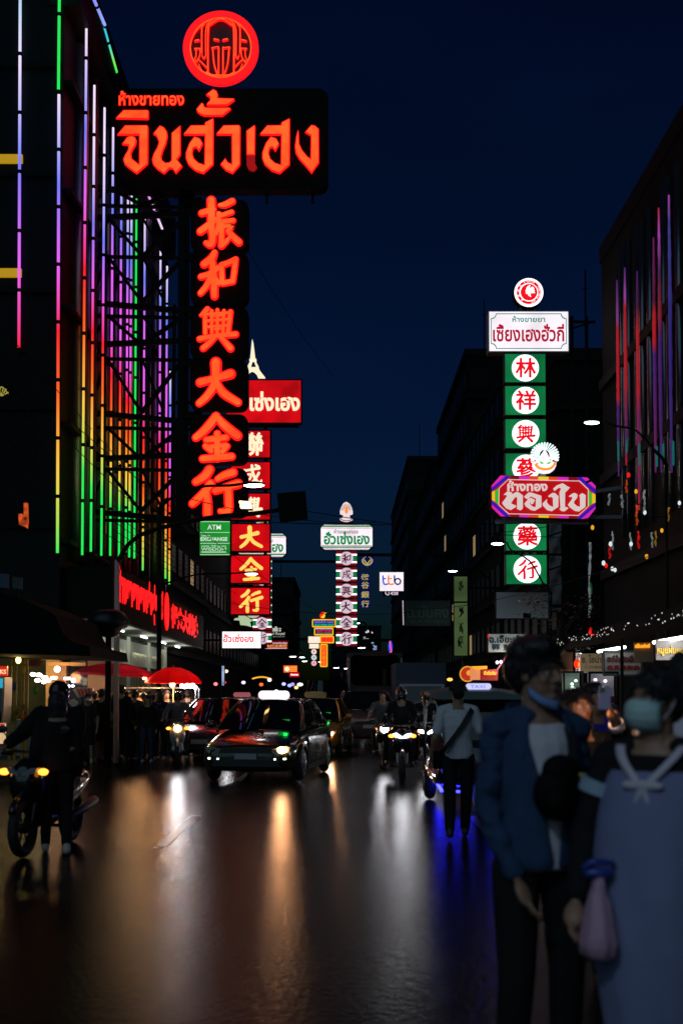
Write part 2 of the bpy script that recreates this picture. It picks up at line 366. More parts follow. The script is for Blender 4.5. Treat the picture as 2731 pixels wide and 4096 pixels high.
# ------------------------------------------------------------ red box column sign behind it
T = thing('lightbox_sign', 'tall red lightbox column with cream characters and small white tower on top', 'shop sign', P(1003, 2460, 52))
B = Board(T, 52, 1950)
def lbox(B, u0, v0, u1, v1, face, name='sign_box', fr=5, depth=.3, frm=None):
    bx = B.poly(name, frm or black, [(u0-fr, v0-fr), (u1+fr, v0-fr), (u1+fr, v1+fr), (u0-fr, v1+fr)], 0, -depth)
    return bx, B.poly('lit_face', face, [(u0, v0), (u1, v0), (u1, v1), (u0, v1)], .012, -.005, bx)
bx, _ = lbox(B, 905, 1518, 1203, 1688, redface)
B.text('lettering', cream, 'เซ่งเฮง', 998, 1563, 1199, 1642, .03, bx, bold=.035)
for ch, v0, v1 in (('聯', 1722, 1828), ('成', 1849, 1952), ('興', 1975, 2078), ('大', 2098, 2204), ('金', 2224, 2332), ('行', 2353, 2457)):
    bx, _ = lbox(B, 926, v0, 1079, v1, redface)
    m = cream if v0 < 2090 else yellowl; r = (960, v0+8, 1052, v1-8)
    if ch in GL: B.glyph('character', m, ch, *r, .03, bx, 1.0)
    else: B.text('character', m, ch, *r, .03, bx, fat=2.6)
tw = [[(1008,1352),(1012,1366),(1020,1432),(1000,1432),(1006,1366)],[(997,1432),(1024,1432),(1024,1440),(997,1440)]]
b = MB()
for i, p in enumerate(tw): b.prism(p, B.fn, .1, -.1)
b.prism([(1000,1441),(1008,1441),(1000,1466),(1024,1466),(1015,1441),(1022,1441),(1034,1465),(1034,1470),(1040,1482),(1060,1508),(1032,1508),(1026,1494),(1016,1484),(1006,1480),(996,1486),(988,1466)], B.fn, .1, -.1)
b.prism([(996,1486),(1000,1481),(986,1500),(984,1508),(960,1508),(980,1482),(987,1466)], B.fn, .1, -.1)
b.build('tower_emblem', glow('tower_cream', (1, .9, .62), 1.0), T)
b = MB()
for u in (945, 1060): b.bar(B.fn(u, 1690, -.4), B.fn(u, 2470, -.4), .15)
b.bar(B.fn(690, 1600, -.4), B.fn(930, 1600, -.4), .15); b.bar(B.fn(690, 2150, -.4), B.fn(930, 2150, -.4), .15); b.bar(B.fn(1195, 1700, -.1), B.fn(910, 1700, -.1), .14)
b.build('support_frame', steel, T)

# ------------------------------------------------------------ green bank machine sign
T = thing('lightbox_sign', 'green lightbox sign reading ATM, EXCHANGE and THE WISDOM', 'sign', P(860, 2225, 46)); B = Board(T, 46, 2150)
gb = glow('bank_green', (.012, .33, .03), .8, (.7, .3)); wl = glow('soft_white', (.8, .9, .85), .8)
bx, _ = lbox(B, 800, 2083, 920, 2222, gb)
b = MB()
for v in (2086, 2129, 2173, 2218): b.prism([(802, v), (919, v), (919, v+1.6), (802, v+1.6)], B.fn, .03, .012)
b.build('line', wl, bx)
B.text('lettering', wl, 'ATM', 830, 2099, 884, 2119, .03, bx, bold=.01); B.text('lettering', wl, 'CURRENCY', 806, 2141, 842, 2146, .03, bx)
B.text('lettering', wl, 'EXCHANGE', 803, 2149, 910, 2164, .03, bx, bold=.03); B.text('lettering', wl, 'THE', 845, 2181, 865, 2187, .03, bx); B.text('lettering', wl, 'WISDOM', 806, 2190, 905, 2203, .03, bx)
b = MB()
for q in ((806, 2184, 838, 2186), (870, 2184, 905, 2186), (806, 2207, 905, 2210)): b.prism([(q[0], q[1]), (q[2], q[1]), (q[2], q[3]), (q[0], q[3])], B.fn, .03, .012)
b.build('rule_line', wl, bx)
MB().bar(B.fn(700, 2140, -.2), B.fn(800, 2140, -.2), .12).build('bracket', steel, T)

# ------------------------------------------------------------ white and green gold-shop sign in the middle of the street
T = thing('lightbox_sign', 'white octagonal Thai sign with lotus crest above six round white character boxes', 'shop sign', P(1385, 2590, 80), 'pair of white and green gold shop signs'); B = Board(T, 80, 2350)
def octo(u0, v0, u1, v1, c, cv=None): cv = cv or c; return [(u0+c, v0), (u1-c, v0), (u1, v0+cv), (u1, v1-cv), (u1-c, v1), (u0+c, v1), (u0, v1-cv), (u0, v0+cv)]
bx = B.poly('name_board', steel, octo(1280, 2093, 1492, 2201, 16), 0, -.5); B.poly('lit_face', whitef, octo(1283, 2096, 1489, 2198, 15), .02, 0, bx)
b = MB(); b.prism([(1291, 2101), (1481, 2101), (1487, 2107), (1285, 2107)], B.fn, .04, .02); b.prism([(1285, 2185), (1487, 2185), (1481, 2191), (1291, 2191)], B.fn, .04, .02); b.build('green_stripe', greent, bx)
b = MB()
for v in (2097.5, 2110.5, 2181, 2194.5): b.prism([(1293 if v in (2097.5, 2194.5) else 1285, v), (1479 if v in (2097.5, 2194.5) else 1487, v), (1479 if v in (2097.5, 2194.5) else 1487, v+1.8), (1293 if v in (2097.5, 2194.5) else 1285, v+1.8)], B.fn, .04, .02)
b.build('maroon_stripe', maroonf, bx)
B.text('lettering', maroon, 'ห้างขายทอง', 1336, 2116, 1432, 2134, .04, bx, bold=.01); B.text('lettering', greent, 'ฮั่วเซ่งเฮง', 1295, 2126, 1478, 2178, .04, bx, bold=.035)
pitch = 64.5
for i, ch in enumerate('和成興大金行'):
    v0 = 2205+i*pitch; v1 = v0+57
    bx = B.poly('sign_box', steel, [(1342, v0-1), (1429, v0-1), (1429, v1+1), (1342, v1+1)], 0, -.4)
    b = MB()
    for a, c in ((0, 10), (47, 57)): b.prism([(1344, v0+a), (1427, v0+a), (1427, v0+c), (1344, v0+c)], B.fn, .02, 0)
    b.build('maroon_band', maroonf, bx); b = MB()
    for a, c in ((10, 17), (40, 47)): b.prism([(1344, v0+a), (1427, v0+a), (1427, v0+c), (1344, v0+c)], B.fn, .02, 0)
    b.build('white_band', brightw, bx)
    B.poly('green_band', greenf, [(1344, v0+17), (1427, v0+17), (1427, v0+40), (1344, v0+40)], .02, 0, bx)
    dsc = B.poly('disc', whited, circ(1385.5, v0+28.5, 27, 28), .05, 0, bx)
    B.glyph('character', maroon, ch, 1366, v0+9, 1405, v0+48, .07, bx, .85)
b = MB()
for x in (1300, 1344): pass
cr = B.poly('crest', glow('crest_pink', (.95, .78, .8), .9), [(1385,2006),(1398,2014),(1407,2030),(1411,2048),(1410,2056),(1398,2059),(1400,2072),(1412,2072),(1408,2080),(1392,2086),(1378,2086),(1362,2080),(1357,2072),(1370,2072),(1372,2059),(1360,2055),(1359,2046),(1364,2028),(1373,2012)], .1, -.1)
B.poly('crest_flame', glow('flame_orange', (1, .3, .02), 1.), [(1385,2022),(1391,2034),(1392,2048),(1386,2056),(1379,2050),(1379,2034)], .14, .1, cr)
b = MB()
for k in range(11):
    a = R(-75+15*k); b.prism(stroke_poly([(1385+12*math.sin(a), 2044-14*math.cos(a)), (1385+22*math.sin(a), 2044-29*math.cos(a))], 1.6), B.fn, .13, .1)
b.prism(stroke_poly([(1358, 2073), (1372, 2081), (1385, 2083), (1400, 2081), (1411, 2073)], 3), B.fn, .13, .1)
b.build('crest_line', maroonf, cr)
b = MB(); b.bar(B.fn(1375, 2085, -.3), B.fn(1375, 2600, -.6), .2); b.bar(B.fn(1400, 2085, -.3), B.fn(1400, 2600, -.6), .2); b.bar(B.fn(1390, 2215, -.6), B.fn(1800, 2215, -.6), .2); b.bar(B.fn(1390, 2560, -.6), B.fn(1800, 2560, -.6), .2)
b.build('support_frame', steel, T)
S4 = T
T2 = copy_tree(T, label='white octagonal Thai sign half hidden behind the red lightbox column')
k2 = 88; T2.location = P(1048, 2583, k2)

# ------------------------------------------------------------ small signs down the street
def simple_sign(label, d, u0, v0, u1, v1, face, name='lightbox_sign', cat='sign', pole=True, hang=None, group=None):
    T = thing(name, label, cat, P((u0+u1)/2, v1, d), group); B = Board(T, d, (v0+v1)/2)
    bx, fc = lbox(B, u0, v0, u1, v1, face, fr=2)
    if hang: MB().bar(B.fn((u0+u1)/2, (v0+v1)/2, -.35), B.fn(hang, (v0+v1)/2, -.35), .1).build('bracket', steel, T)
    return T, B, bx
T, B, bx = simple_sign('white restaurant lightbox with red Thai letters under pale leaf sign', 60, 890, 2527, 1043, 2592, brightw, hang=760)
B.text('lettering', redtxt, 'ฮั้วเซ่งฮง', 893, 2536, 1015, 2570, .03, bx, bold=.03); B.text('lettering', glow('grey_letter', (.4, .38, .42), .9), 'HUA SENG HONG RESTAURANT', 892, 2577, 1018, 2582, .03, bx)
T = thing('leaf_sign', 'pale green cut-out leaf sign over white restaurant lightbox', 'sign', P(985, 2510, 58)); B = Board(T, 58, 2490)
lf = glow('leaf_glow', (.55, .72, .42), .75)
B.poly('leaf', lf, [(935,2480),(950,2463),(980,2462),(1005,2478),(1018,2478),(1000,2488),(1006,2508),(985,2502),(962,2500),(958,2482)], .05, -.05); B.poly('fruit', lf, [(988,2462),(1040,2462),(1028,2470),(1010,2473),(995,2469)], .12, .06)
MB().bar(B.fn(985, 2515, -.1), B.fn(985, 2460, -.1), .1).build('post', steel, T)
T = thing('letter_sign', 'unlit hotel sign of white letters under a small building logo', 'sign', P(1110, 2555, 100)); B = Board(T, 100, 2525); wl2 = glow('hotel_white', (.62, .62, .55), .7)  # unlit letters and logo given their own glow
b = MB()
for q in ((1090,2512,1112,2526),(1100,2506,1108,2512),(1116,2512,1124,2518),(1116,2520,1124,2526)): b.prism([(q[0],q[1]),(q[2],q[1]),(q[2],q[3]),(q[0],q[3])], B.fn, .05, 0)
b.build('logo', wl2, T); B.text('lettering', wl2, 'Hotel Royal', 1058, 2529, 1139, 2543, .05, bold=.02); B.text('lettering', wl2, 'Bangkok @ Chinatown', 1062, 2545, 1139, 2549, .05)
MB().prism([(1055,2500),(1142,2500),(1142,2555),(1055,2555)], B.fn, -.02, -.2).build('backing', black, T)
T, B, bx = simple_sign('maroon lightbox with white Thai line over row of yellow characters', 92, 1059, 2564, 1151, 2597, maroonf)
B.text('lettering', whited, 'ห้างทองกิมเซียง', 1086, 2567, 1149, 2577, .03, bx, bold=.02); B.text('character_row', glow('amber_letter', (1, .42, .03), 1.), '金興大金行', 1063, 2579, 1148, 2589, .03, bx, bold=.03)
B.poly('white_stripe', whited, [(1062,2591),(1148,2591),(1148,2594.5),(1062,2594.5)], .03, .01, bx)
T, B, bx = simple_sign('small orange lightbox with pale disc on left', 75, 1134, 2662, 1189, 2690, glow('orange_lightbox', (1, .12, .01), 1.0))
B.poly('disc', cream, circ(1148, 2676, 10, 20), .04, .01, bx)
b = MB()
for v in (2667, 2675, 2683): b.prism([(1160, v), (1187, v), (1187, v+3), (1160, v+3)], B.fn, .04, .01)
b.build('lettering', glow('amber_stripe', (1, .45, .08), 1.1), bx)
T, B, bx = simple_sign('small red lightbox with white script below orange lightbox', 74.5, 1158, 2690, 1197, 2708, redface)
B.text('lettering', brightw, 'ร้านทอง', 1163, 2694, 1193, 2702, .03, bx, bold=.03)
# neon cluster
yb = glow('yellow_neon', (1, .48, .02), 1.2); oface = glow('orange_box', (.95, .06, .01), 1.)
bluen = glow('blue_neon', (.16, .2, 1), 1.); tealn = glow('teal_neon', (.0, .75, .45), .9); dkface = mat('dark_face', (.02, .02, .06), .5)
def framed(B, T, u0, v0, u1, v1, face, w=4):
    bx = B.poly('sign_box', dkface if face is None else face, [(u0, v0), (u1, v0), (u1, v1), (u0, v1)], 0, -.25)
    B.poly('neon_border', yb, rrect(u0-w, v0-w, u1+w, v1+w, w*1.2), .04, 0, bx, [rrect(u0, v0, u1, v1, 2)]); return bx
T = thing('neon_sign', 'cluster of yellow bordered neon boxes under red and yellow crescent', 'shop sign', P(1290, 2672, 70)); B = Board(T, 70, 2560)
c_ = B.poly('crescent', glow('crescent_red', (1, .02, .01), 1.1), [(1296,2448),(1288,2448),(1280,2456),(1278,2466),(1284,2474),(1292,2462),(1302,2452)], .1, 0)
B.poly('crescent_front', glow('crescent_yellow', (1, .6, .02), 1.1), [(1306,2451),(1300,2456),(1300,2466),(1296,2473),(1286,2473),(1284,2468),(1292,2462),(1296,2452)], .14, .1, c_)
bx = framed(B, T, 1252, 2481, 1339, 2505, None); B.text('lettering', bluen, 'โรงรับจำนำ ฮะฮวด', 1256, 2482, 1335, 2493, .04, bx, bold=.03); B.text('lettering', tealn, 'GOLD PAWN SHOP', 1256, 2496, 1335, 2503, .04, bx, bold=.03)
bx = framed(B, T, 1260, 2515, 1329, 2538, None); B.text('lettering', bluen, 'ห้างทอง', 1264, 2514, 1326, 2521, .04, bx, bold=.03); B.text('character_row', redtxt, '金興大金', 1265, 2522, 1325, 2532, .04, bx, bold=.05); B.text('lettering', tealn, 'GOLD SHOP', 1264, 2533, 1326, 2538, .04, bx, bold=.02)
bx = framed(B, T, 1283, 2548, 1332, 2569, oface); B.text('character_row', redtxt, '金行', 1287, 2550, 1328, 2567, .04, bx, bold=.02)
cw = glow('cream_box', (1, .78, .62), 1.1); B.poly('sign_box', cw, [(1233,2546),(1281,2546),(1281,2571),(1233,2571)], .02, -.25); B.poly('sign_box', cw, [(1237,2575),(1275,2575),(1275,2593),(1237,2593)], .02, -.25)
bx = framed(B, T, 1284, 2580, 1306, 2664, oface); B.text('character_column', glow('amber_glyph', (1, .28, .02), 1.), '興\n大\n金\n行', 1287, 2583, 1303, 2661, .04, bx, bold=.03)
for v, c in ((2607, (1, .72, .62)), (2630, (.5, .75, .8)), (2653, (1, .45, .5))):
    bx = B.poly('octagon_lamp', glow('octagon_%d' % v, c, .95), circ(1255.5, v, 11, 8), .06, -.1); B.poly('octagon_mark', glow('octagon_mark', (.95, .3, .3), .6), circ(1255.5, v, 4.5, 6), .08, .06, bx)
b = MB(); b.bar(B.fn(1294, 2440, -.3), B.fn(1294, 2672, -.3), .12); b.bar(B.fn(1255, 2545, -.3), B.fn(1255, 2668, -.3), .1); b.build('post', steel, T)
# bank sign behind the gold-shop column
T = thing('bank_sign', 'dark blue vertical bank sign with gold leaf emblem and gold characters', 'sign', P(1465, 2440, 95)); B = Board(T, 95, 2330)
nav = glow('navy_panel', (.004, .006, .12), .5); gold = glow('gold_glyph', (.62, .5, .16), .7)
p = B.poly('panel', nav, [(1444,2224),(1500,2224),(1500,2268),(1444,2268)], 0, -.3)
b = MB(); b.prism(stroke_poly([(1463,2226),(1449,2240),(1455,2254),(1468,2260),(1482,2254),(1488,2240),(1475,2226)], [1, 5, 6, 6, 6, 5, 1]), B.fn, .05, 0); b.prism(stroke_poly([(1456,2240),(1468,2256)], 5), B.fn, .052, 0); b.prism(stroke_poly([(1481,2240),(1468,2256)], 5), B.fn, .054, 0); b.build('leaf_emblem', gold, p)
for ch, v in zip('盤谷銀行', (2296, 2327, 2365, 2402)):
    bx = B.poly('panel', nav, [(1438,v-3),(1482,v-3),(1482,v+30),(1438,v+30)], 0, -.3); B.text('character', gold, ch, 1444, v, 1476, v+27, .03, bx, bold=.02)
T, B, bx = simple_sign('white square bank lightbox with blue and orange lowercase letters', 68, 1518, 2289, 1613, 2364, whitef, hang=1720)
nb, ob, nv = glow('letter_blue', (.03, .09, .55), 1.), glow('letter_orange', (1, .2, .01), 1.), glow('letter_navy', (.006, .01, .14), 1.)
B.polys('letter_t', nb, [stroke_poly([(1531,2304),(1532,2325),(1537,2337),(1551,2336)], 6), stroke_poly([(1531,2316),(1541,2314)], 5)], .03, bx)
B.polys('letter_t', ob, [stroke_poly([(1553,2304),(1553,2325),(1558,2337),(1573,2336)], 6), stroke_poly([(1553,2316),(1564,2314)], 5)], .035, bx)
B.poly('letter_b', nv, circ(1590, 2326, 14.5, 24), .04, .01, bx, [circ(1590, 2326, 8.5, 24)]); B.poly('letter_b_stem', nv, stroke_poly([(1577,2304),(1577,2326)], 6), .043, .01, bx)
B.text('slogan', glow('slogan_grey', (.6, .55, .6), .9), 'ทีทีบี Make REAL Change', 1530, 2350, 1604, 2354, .03, bx)
B.text('phone_number', whited, '1428', 1553, 2367, 1592, 2380, .02, bold=.03); B.polys('phone_icon', whited, [stroke_poly([(1541,2368),(1543,2376),(1551,2380)], 4)], .02)
MB().prism([(1530,2366),(1602,2366),(1602,2384),(1530,2384)], B.fn, -.01, -.2).build('number_panel', black, T)
T = thing('neon_sign', 'tiny blue and orange neon oval beside dark right-hand shopfronts', 'sign', P(1561, 2612, 60)); B = Board(T, 60, 2588)
B.poly('blue_oval', glow('oval_blue', (.02, .05, 1), 1.), circ(1561, 2588, 9, 20, 25), .03, 0); B.polys('orange_stroke', glow('oval_orange', (1, .1, .01), 1.2), [stroke_poly([(1559,2566),(1561,2590),(1565,2606)], 5), stroke_poly([(1564,2606),(1560,2610)], 4)], .05)
for i, (u, v, w, h, c, lb) in enumerate([(1452, 2519, 44, 16, (.75, .7, .8), 'flickering white shop screen under the bank sign'), (1450, 2546, 46, 22, (.35, .4, .4), 'dim striped shop screen below flickering white screen'), (1484, 2568, 26, 34, (.25, .35, .6), 'bluish cluster of lit windows beside dim striped screen')]):
    T = thing('shop_screen', lb, 'screen', P(u+w/2, v+h, 85)); B = Board(T, 85, v); B.poly('frame', black, [(u,v),(u+w,v),(u+w,v+h),(u,v+h)], 0, -.2)
    b = MB(); r2 = random.Random(i)
    for k in range(9):
        x, y = u+r2.random()*(w-9), v+r2.random()*(h-7); b.prism([(x, y), (x+5+4*r2.random(), y+r2.random()*3), (x+6, y+6), (x, y+5)], B.fn, .02+.002*k, 0)
    b.build('lit_panel', glow('screen_%d' % i, c, .9), T)

# ------------------------------------------------------------ medicine shop column, right
T = thing('lightbox_sign', 'tall green sign column with red characters on white discs under white Thai board', 'shop sign', P(2101, 2340, 36)); B = Board(T, 36, 1800)
b = MB(); b.prism(circ(2117, 1163, 61, 48), B.fn, 0, -.35); rb = b.build('roundel', steel, T)
B.poly('lit_face', brightw, circ(2117, 1163, 58, 48), .02, 0, rb); B.poly('ring', redtxt, circ(2116, 1163, 48, 48), .05, .02, rb, [circ(2116, 1163, 38, 48)]); B.poly('red_disc', glow('disc_red', (.9, .003, .008), 1.), circ(2117, 1163, 33.5, 40), .05, .02, rb)
bird = [(2120,1130),(2122,1133),(2116,1148),(2132,1138),(2135,1141),(2139,1144),(2141,1150),(2133,1158),(2142,1155),(2143,1161),(2133,1165),(2146,1168),(2128,1169),(2120,1172),(2124,1184),(2126,1188),(2115,1182),(2107,1171),(2101,1172),(2100,1166),(2104,1162),(2098,1158),(2103,1151),(2104,1142),(2110,1136)]
B.poly('bird', brightw, [(2121+(x-2121)*.82, 1160+(y-1160)*.82) for x, y in bird], .08, .05, rb)
def arc_text(B, m, s, cx, cy, r, a0, a1, size, parent, off=.075):
    b = MB(); n = len(s)
    for i, ch in enumerate(s):
        if ch == ' ': continue
        a = R(a0+(a1-a0)*i/max(1, n-1)); vs, fs = text_mesh(ch); w = max(p[0] for p in vs)
        b.add([B.fn(cx+r*math.cos(a)-(p[0]-w/2)*size*math.sin(a)*1+0-(p[1]-.35)*size*-math.cos(a), cy+r*math.sin(a)+(p[0]-w/2)*size*math.cos(a)+(p[1]-.35)*size*math.sin(a), off) for p in vs], fs)
    return b.build('ring_lettering', m, parent, fix=False)
arc_text(B, brightw, 'รังนกไทย', 2116, 1163, 43, -115, -62, 9, rb); arc_text(B, brightw, 'THAI BIRDS NEST', 2116, 1163, 43, 75, -30, 9, rb); arc_text(B, brightw, '泰國燕窩', 2116, 1163, 43, 130, 215, 9, rb)
b = MB()
for u in (2088, 2143): b.bar(B.fn(u, 1205, -.2), B.fn(u, 1242, -.2), .08)
b.build('stand', mat('galvanised', (.25, .28, .3), .5, .5), rb)
bx, _ = lbox(B, 1958, 1241, 2274, 1400, whitef, 'name_board', 4, .45, mat('grey_frame', (.3, .32, .34), .5))
def cut_frame(u0, v0, u1, v1, r):
    o = []
    for cx, cy, a in ((u1, v0, 180), (u1, v1, 270), (u0, v1, 0), (u0, v0, 90)):
        o += [(cx+r*math.cos(R(a-90*i/5)), cy+r*math.sin(R(a-90*i/5))) for i in range(6)]
    return o
B.poly('green_border', tealt, cut_frame(1964, 1249, 2267, 1392, 20), .04, .012, bx, [cut_frame(1966.5, 1251.5, 2264.5, 1389.5, 20)])
B.text('lettering', tealt, 'ห้างขายยา', 2050, 1259, 2181, 1284, .04, bx, bold=.012)
crim = glow('crimson_letter', (.38, .003, .03), 1.); B.text('lettering', crim, 'เซี้ยงเฮงฮั่วกี่', 1972, 1292, 2257, 1363, .04, bx, bold=.02)
for ch, v0, v1 in (('林', 1413, 1526), ('祥', 1543, 1658), ('興', 1677, 1792), ('蔘', 1815, 1932), ('藥', 2088, 2203), ('行', 2222, 2337)):
    bx, _ = lbox(B, 2021, v0, 2181, v1, greenf, fr=3, frm=mat('green_frame', (.05, .1, .07), .5)); cy = (v0+v1)/2; cx = 2101 if v0 < 2000 else 2104
    B.poly('disc', brightw, circ(cx, cy, 54, 40), .03, .012, bx); r = (cx-38, cy-38, cx+40, cy+38)
    if ch in GL: B.glyph('character', redtxt, ch, *r, .05, bx, .85)
    else: B.text('character', redtxt, ch, *r, .05, bx, fat=2.2)
b = MB()
for v in (1260, 1535, 1668, 1804, 2075, 2212): b.bar(B.fn(2180, v, -.45), B.fn(2395, v+4, -.45), .07); b.bar(B.fn(2180, v+70, -.45), B.fn(2395, v, -.45), .05)
for u in (2300, 2360, 2030, 2170): b.bar(B.fn(u, 1240, -.45), B.fn(u, 2345, -.45), .09)
b.build('support_truss', steel, T)

# ------------------------------------------------------------ red gold-shop board with rainbow border, right
T = thing('lightbox_sign', 'red octagonal Thai board with striped rainbow corners and peacock crest on top', 'shop sign', P(2171, 2078, 31)); B = Board(T, 31, 1990)
g = lambda x, y: (1940+x/3.267, 1760+y/3.267); G = lambda l: [g(*p) for p in l]
oc = [(75, 590), (195, 458), (1330, 485), (1445, 600), (1440, 900), (1330, 1040), (195, 1005), (75, 890)]
bx = B.poly('board', black, G(oc), 0, -.45)
cl = {k: glow('board_'+k, c, .85) for k, c in dict(red=(.5, .002, .006), pink=(.75, .02, .5), blue=(.02, .01, .55), yellow=(.85, .6, .02), green=(.02, .55, .03), orange=(.8, .06, .01), maroon=(.2, .003, .006), white=(.8, .65, .62)).items()}
def pl(n, k, pts, o): return B.poly(n, cl[k], G(pts), o, o-.01, bx)
pl('panel', 'red', [(82, 592), (197, 464), (1328, 490), (1438, 602), (1434, 898), (1328, 1034), (197, 1000), (82, 886)], .01)
tops = [(330, 440, 'maroon'), (440, 570, 'pink'), (570, 690, 'orange'), (690, 825, 'yellow'), (825, 945, 'orange'), (945, 1085, 'pink'), (1085, 1200, 'maroon')]
for a, c, k in tops:
    pl('stripe', k, [(a, 468+(a-330)*.024), (c, 468+(c-330)*.024), (c, 512+(c-330)*.024), (a, 512+(a-330)*.024)], .02)
    pl('stripe', k, [(a, 978+(a-330)*.024), (c, 978+(c-330)*.024), (c, 1008+(c-330)*.024), (a, 1008+(a-330)*.024)], .02)
for k, pts in (('pink', [(84, 592), (197, 466), (262, 468), (84, 622)]), ('blue', [(84, 630), (270, 470), (330, 474), (84, 672)]), ('pink', [(84, 884), (84, 850), (250, 1003), (197, 998)]), ('blue', [(84, 790), (84, 838), (262, 1004), (318, 1004)]),
               ('pink', [(1438, 602), (1330, 492), (1256, 488), (1436, 640)]), ('blue', [(1436, 650), (1248, 488), (1190, 486), (1436, 706)]), ('pink', [(1434, 898), (1434, 872), (1250, 1034), (1328, 1034)]), ('blue', [(1434, 826), (1434, 868), (1240, 1034), (1184, 1032)]),
               ('yellow', [(84, 682), (125, 660), (125, 812), (84, 782)]), ('green', [(132, 660), (170, 632), (166, 842), (132, 815)]), ('yellow', [(1434, 716), (1390, 690), (1388, 838), (1434, 818)]), ('green', [(1350, 660), (1384, 692), (1382, 842), (1348, 866)])):
    pl('corner_stripe', k, pts, .03)
wl_ = MB()
for i, p in enumerate([[(295, 518), (1225, 538)], [(300, 968), (1210, 990)], [(178, 632), (295, 520)], [(172, 850), (300, 968)], [(1340, 650), (1225, 538)], [(1338, 870), (1210, 990)], [(178, 632), (172, 850)], [(1340, 650), (1338, 870)]]): wl_.prism(stroke_poly(G(p), 2.6), B.fn, .045+.001*i, .03)
wl_.build('white_line', cl['white'], bx)
B.text('lettering', cl['white'], 'ห้างทอง', *g(285, 530), *g(808, 672), .05, bx, bold=.035)
TB = [[(230,722),(285,676),(330,684),(352,712),(395,684),(430,690),(484,728),(484,900),(456,925),(408,905),(412,760),(395,745),(370,770),(330,830),(360,850),(395,860),(395,880),(330,920),(270,900),(220,840),(218,820),(265,760),(280,735),(262,720)],
 [(500,745),(560,690),(600,694),(726,735),(726,880),(640,930),(590,920),(520,870),(505,835),(560,770),(595,762),(642,790),(620,838),(590,845),(580,815),(572,830),(590,860),(620,880),(652,880),(656,770),(590,740),(555,775),(530,772)],
 [(815,735),(870,696),(905,700),(948,738),(945,880),(860,936),(800,920),(745,860),(740,835),(800,775),(795,820),(830,860),(880,884),(876,760),(850,745),(830,755)],
 [(880,640),(925,600),(1000,570),(1030,585),(1065,612),(1100,625),(1060,670),(1035,690),(1032,880),(1060,885),(1076,900),(1025,938),(985,932),(960,905),(975,895),(962,690),(985,640),(960,625),(930,645),(900,672)],
 [(1082,738),(1140,700),(1170,700),(1196,720),(1192,760),(1150,810),(1150,835),(1190,870),(1230,880),(1230,750),(1218,730),(1255,698),(1302,726),(1298,880),(1215,940),(1160,930),(1090,880),(1072,850),(1130,770),(1125,745),(1100,750)]]
lg = bx
for p in TB: B.poly('letter', cl['white'], G(p), .07, .05, bx)
cr = B.poly('crest', glow('crest_white', (1, .86, .95), 1.1), G([(765,135),(800,200),(830,275),(858,262),(862,300),(912,300),(908,350),(885,400),(840,430),(765,440),(690,425),(645,390),(615,340),(618,292),(660,302),(668,258),(700,272),(722,200)]), .2, -.05)
b = MB()
for k in range(19):
    a = R(-108+216*k/18); b.prism(stroke_poly(G([(765+70*math.sin(a), 215-85*math.cos(a)), (765+178*math.sin(a), 222-172*math.cos(a))]), [2.5, 6.2], 3), B.fn, .15+.002*k, .1)
b.build('feather_fan', glow('fan_white', (.8, 1, .96), 1.3), cr)
b = MB(); b.prism(stroke_poly(G([(648,350),(690,385),(765,402),(840,385),(888,335)]), 9), B.fn, .24, .2); b.prism(stroke_poly(G([(640,345),(660,330)]), 8), B.fn, .243, .2); b.prism(stroke_poly(G([(880,345),(890,315)]), 8), B.fn, .246, .2); b.build('crest_ribbon', glow('ribbon_amber', (1, .33, .02), 1.), cr)
b = MB(); b.prism(G([(690,295),(742,318),(735,335),(705,325)]), B.fn, .24, .2); b.prism(G([(840,298),(788,318),(795,336),(828,325)]), B.fn, .24, .2); b.build('crest_leaf', glow('leaf_bright', (.05, .6, .03), 1.), cr)
b = MB(); b.bar(B.fn(2170, 1890, -.1), B.fn(2170, 1905, -.1), .15); b.bar(B.fn(1985, 2080, -.3), B.fn(2360, 2086, -.3), .09); b.bar(B.fn(2360, 1960, -.4), B.fn(2500, 1940, -.4), .1); b.bar(B.fn(2360, 2060, -.4), B.fn(2500, 2060, -.4), .1); b.build('support_frame', mat('galvanised', (1, 1, 1)), T)
b = MB(); b.cap(B.fn(2338, 1938, .35), .03, B.fn(2352, 1926, .1), .03); b.box(B.fn(2344, 1935, .4), (.2, .1, .05), rot=Matrix.Rotation(R(-20), 3, 'Y')); b.build('spotlight_arm', steel, T)

# ------------------------------------------------------------ unlit boards on the right
pale = mat('unlit_lightbox', (.55, .6, .6), .5, bump=.1, bscale=8, var=.12, vscale=1.5)
T, B, bx = simple_sign('blank unlit white lightbox below the green sign column', 37, 1984, 2369, 2190, 2473, pale, hang=2400)
B.poly('patch', black, [(2090,2452),(2120,2452),(2121,2472),(2090,2471)], .03, .012, bx)
T = thing('banner', 'long grey fabric banner hanging beside blank white lightbox', 'banner', P(2220, 2450, 37.6)); B = Board(T, 37.6, 2270)
bb = MB(); nx, ny = 8, 40
gr = [[B.fn(2196+48*i/nx, 2092+352*j/ny, .05*math.sin(j*.5+i*.7)+.03*math.sin(j*1.3)) for i in range(nx+1)] for j in range(ny+1)]
bb.loft(gr, closed=False); o = bb.build('cloth', mat('banner_cloth', (.34, .38, .4), .8, var=.25, vscale=1.2), T, smooth=True); md = o.modifiers.new('s', 'SOLIDIFY'); md.thickness = .015
b = MB(); b.bar(B.fn(2190, 2090, 0), B.fn(2390, 2090, 0), .06); b.bar(B.fn(2190, 2446, 0), B.fn(2390, 2446, 0), .06); b.build('rod', steel, T)
dimg = glow('dim_yellow_green', (.16, .26, .09), .3, (.5, .5))
T = thing('lightbox_sign', 'dim yellow green vertical lightbox with dark brush marks', 'sign', P(1842, 2620, 50)); B = Board(T, 50, 2460)
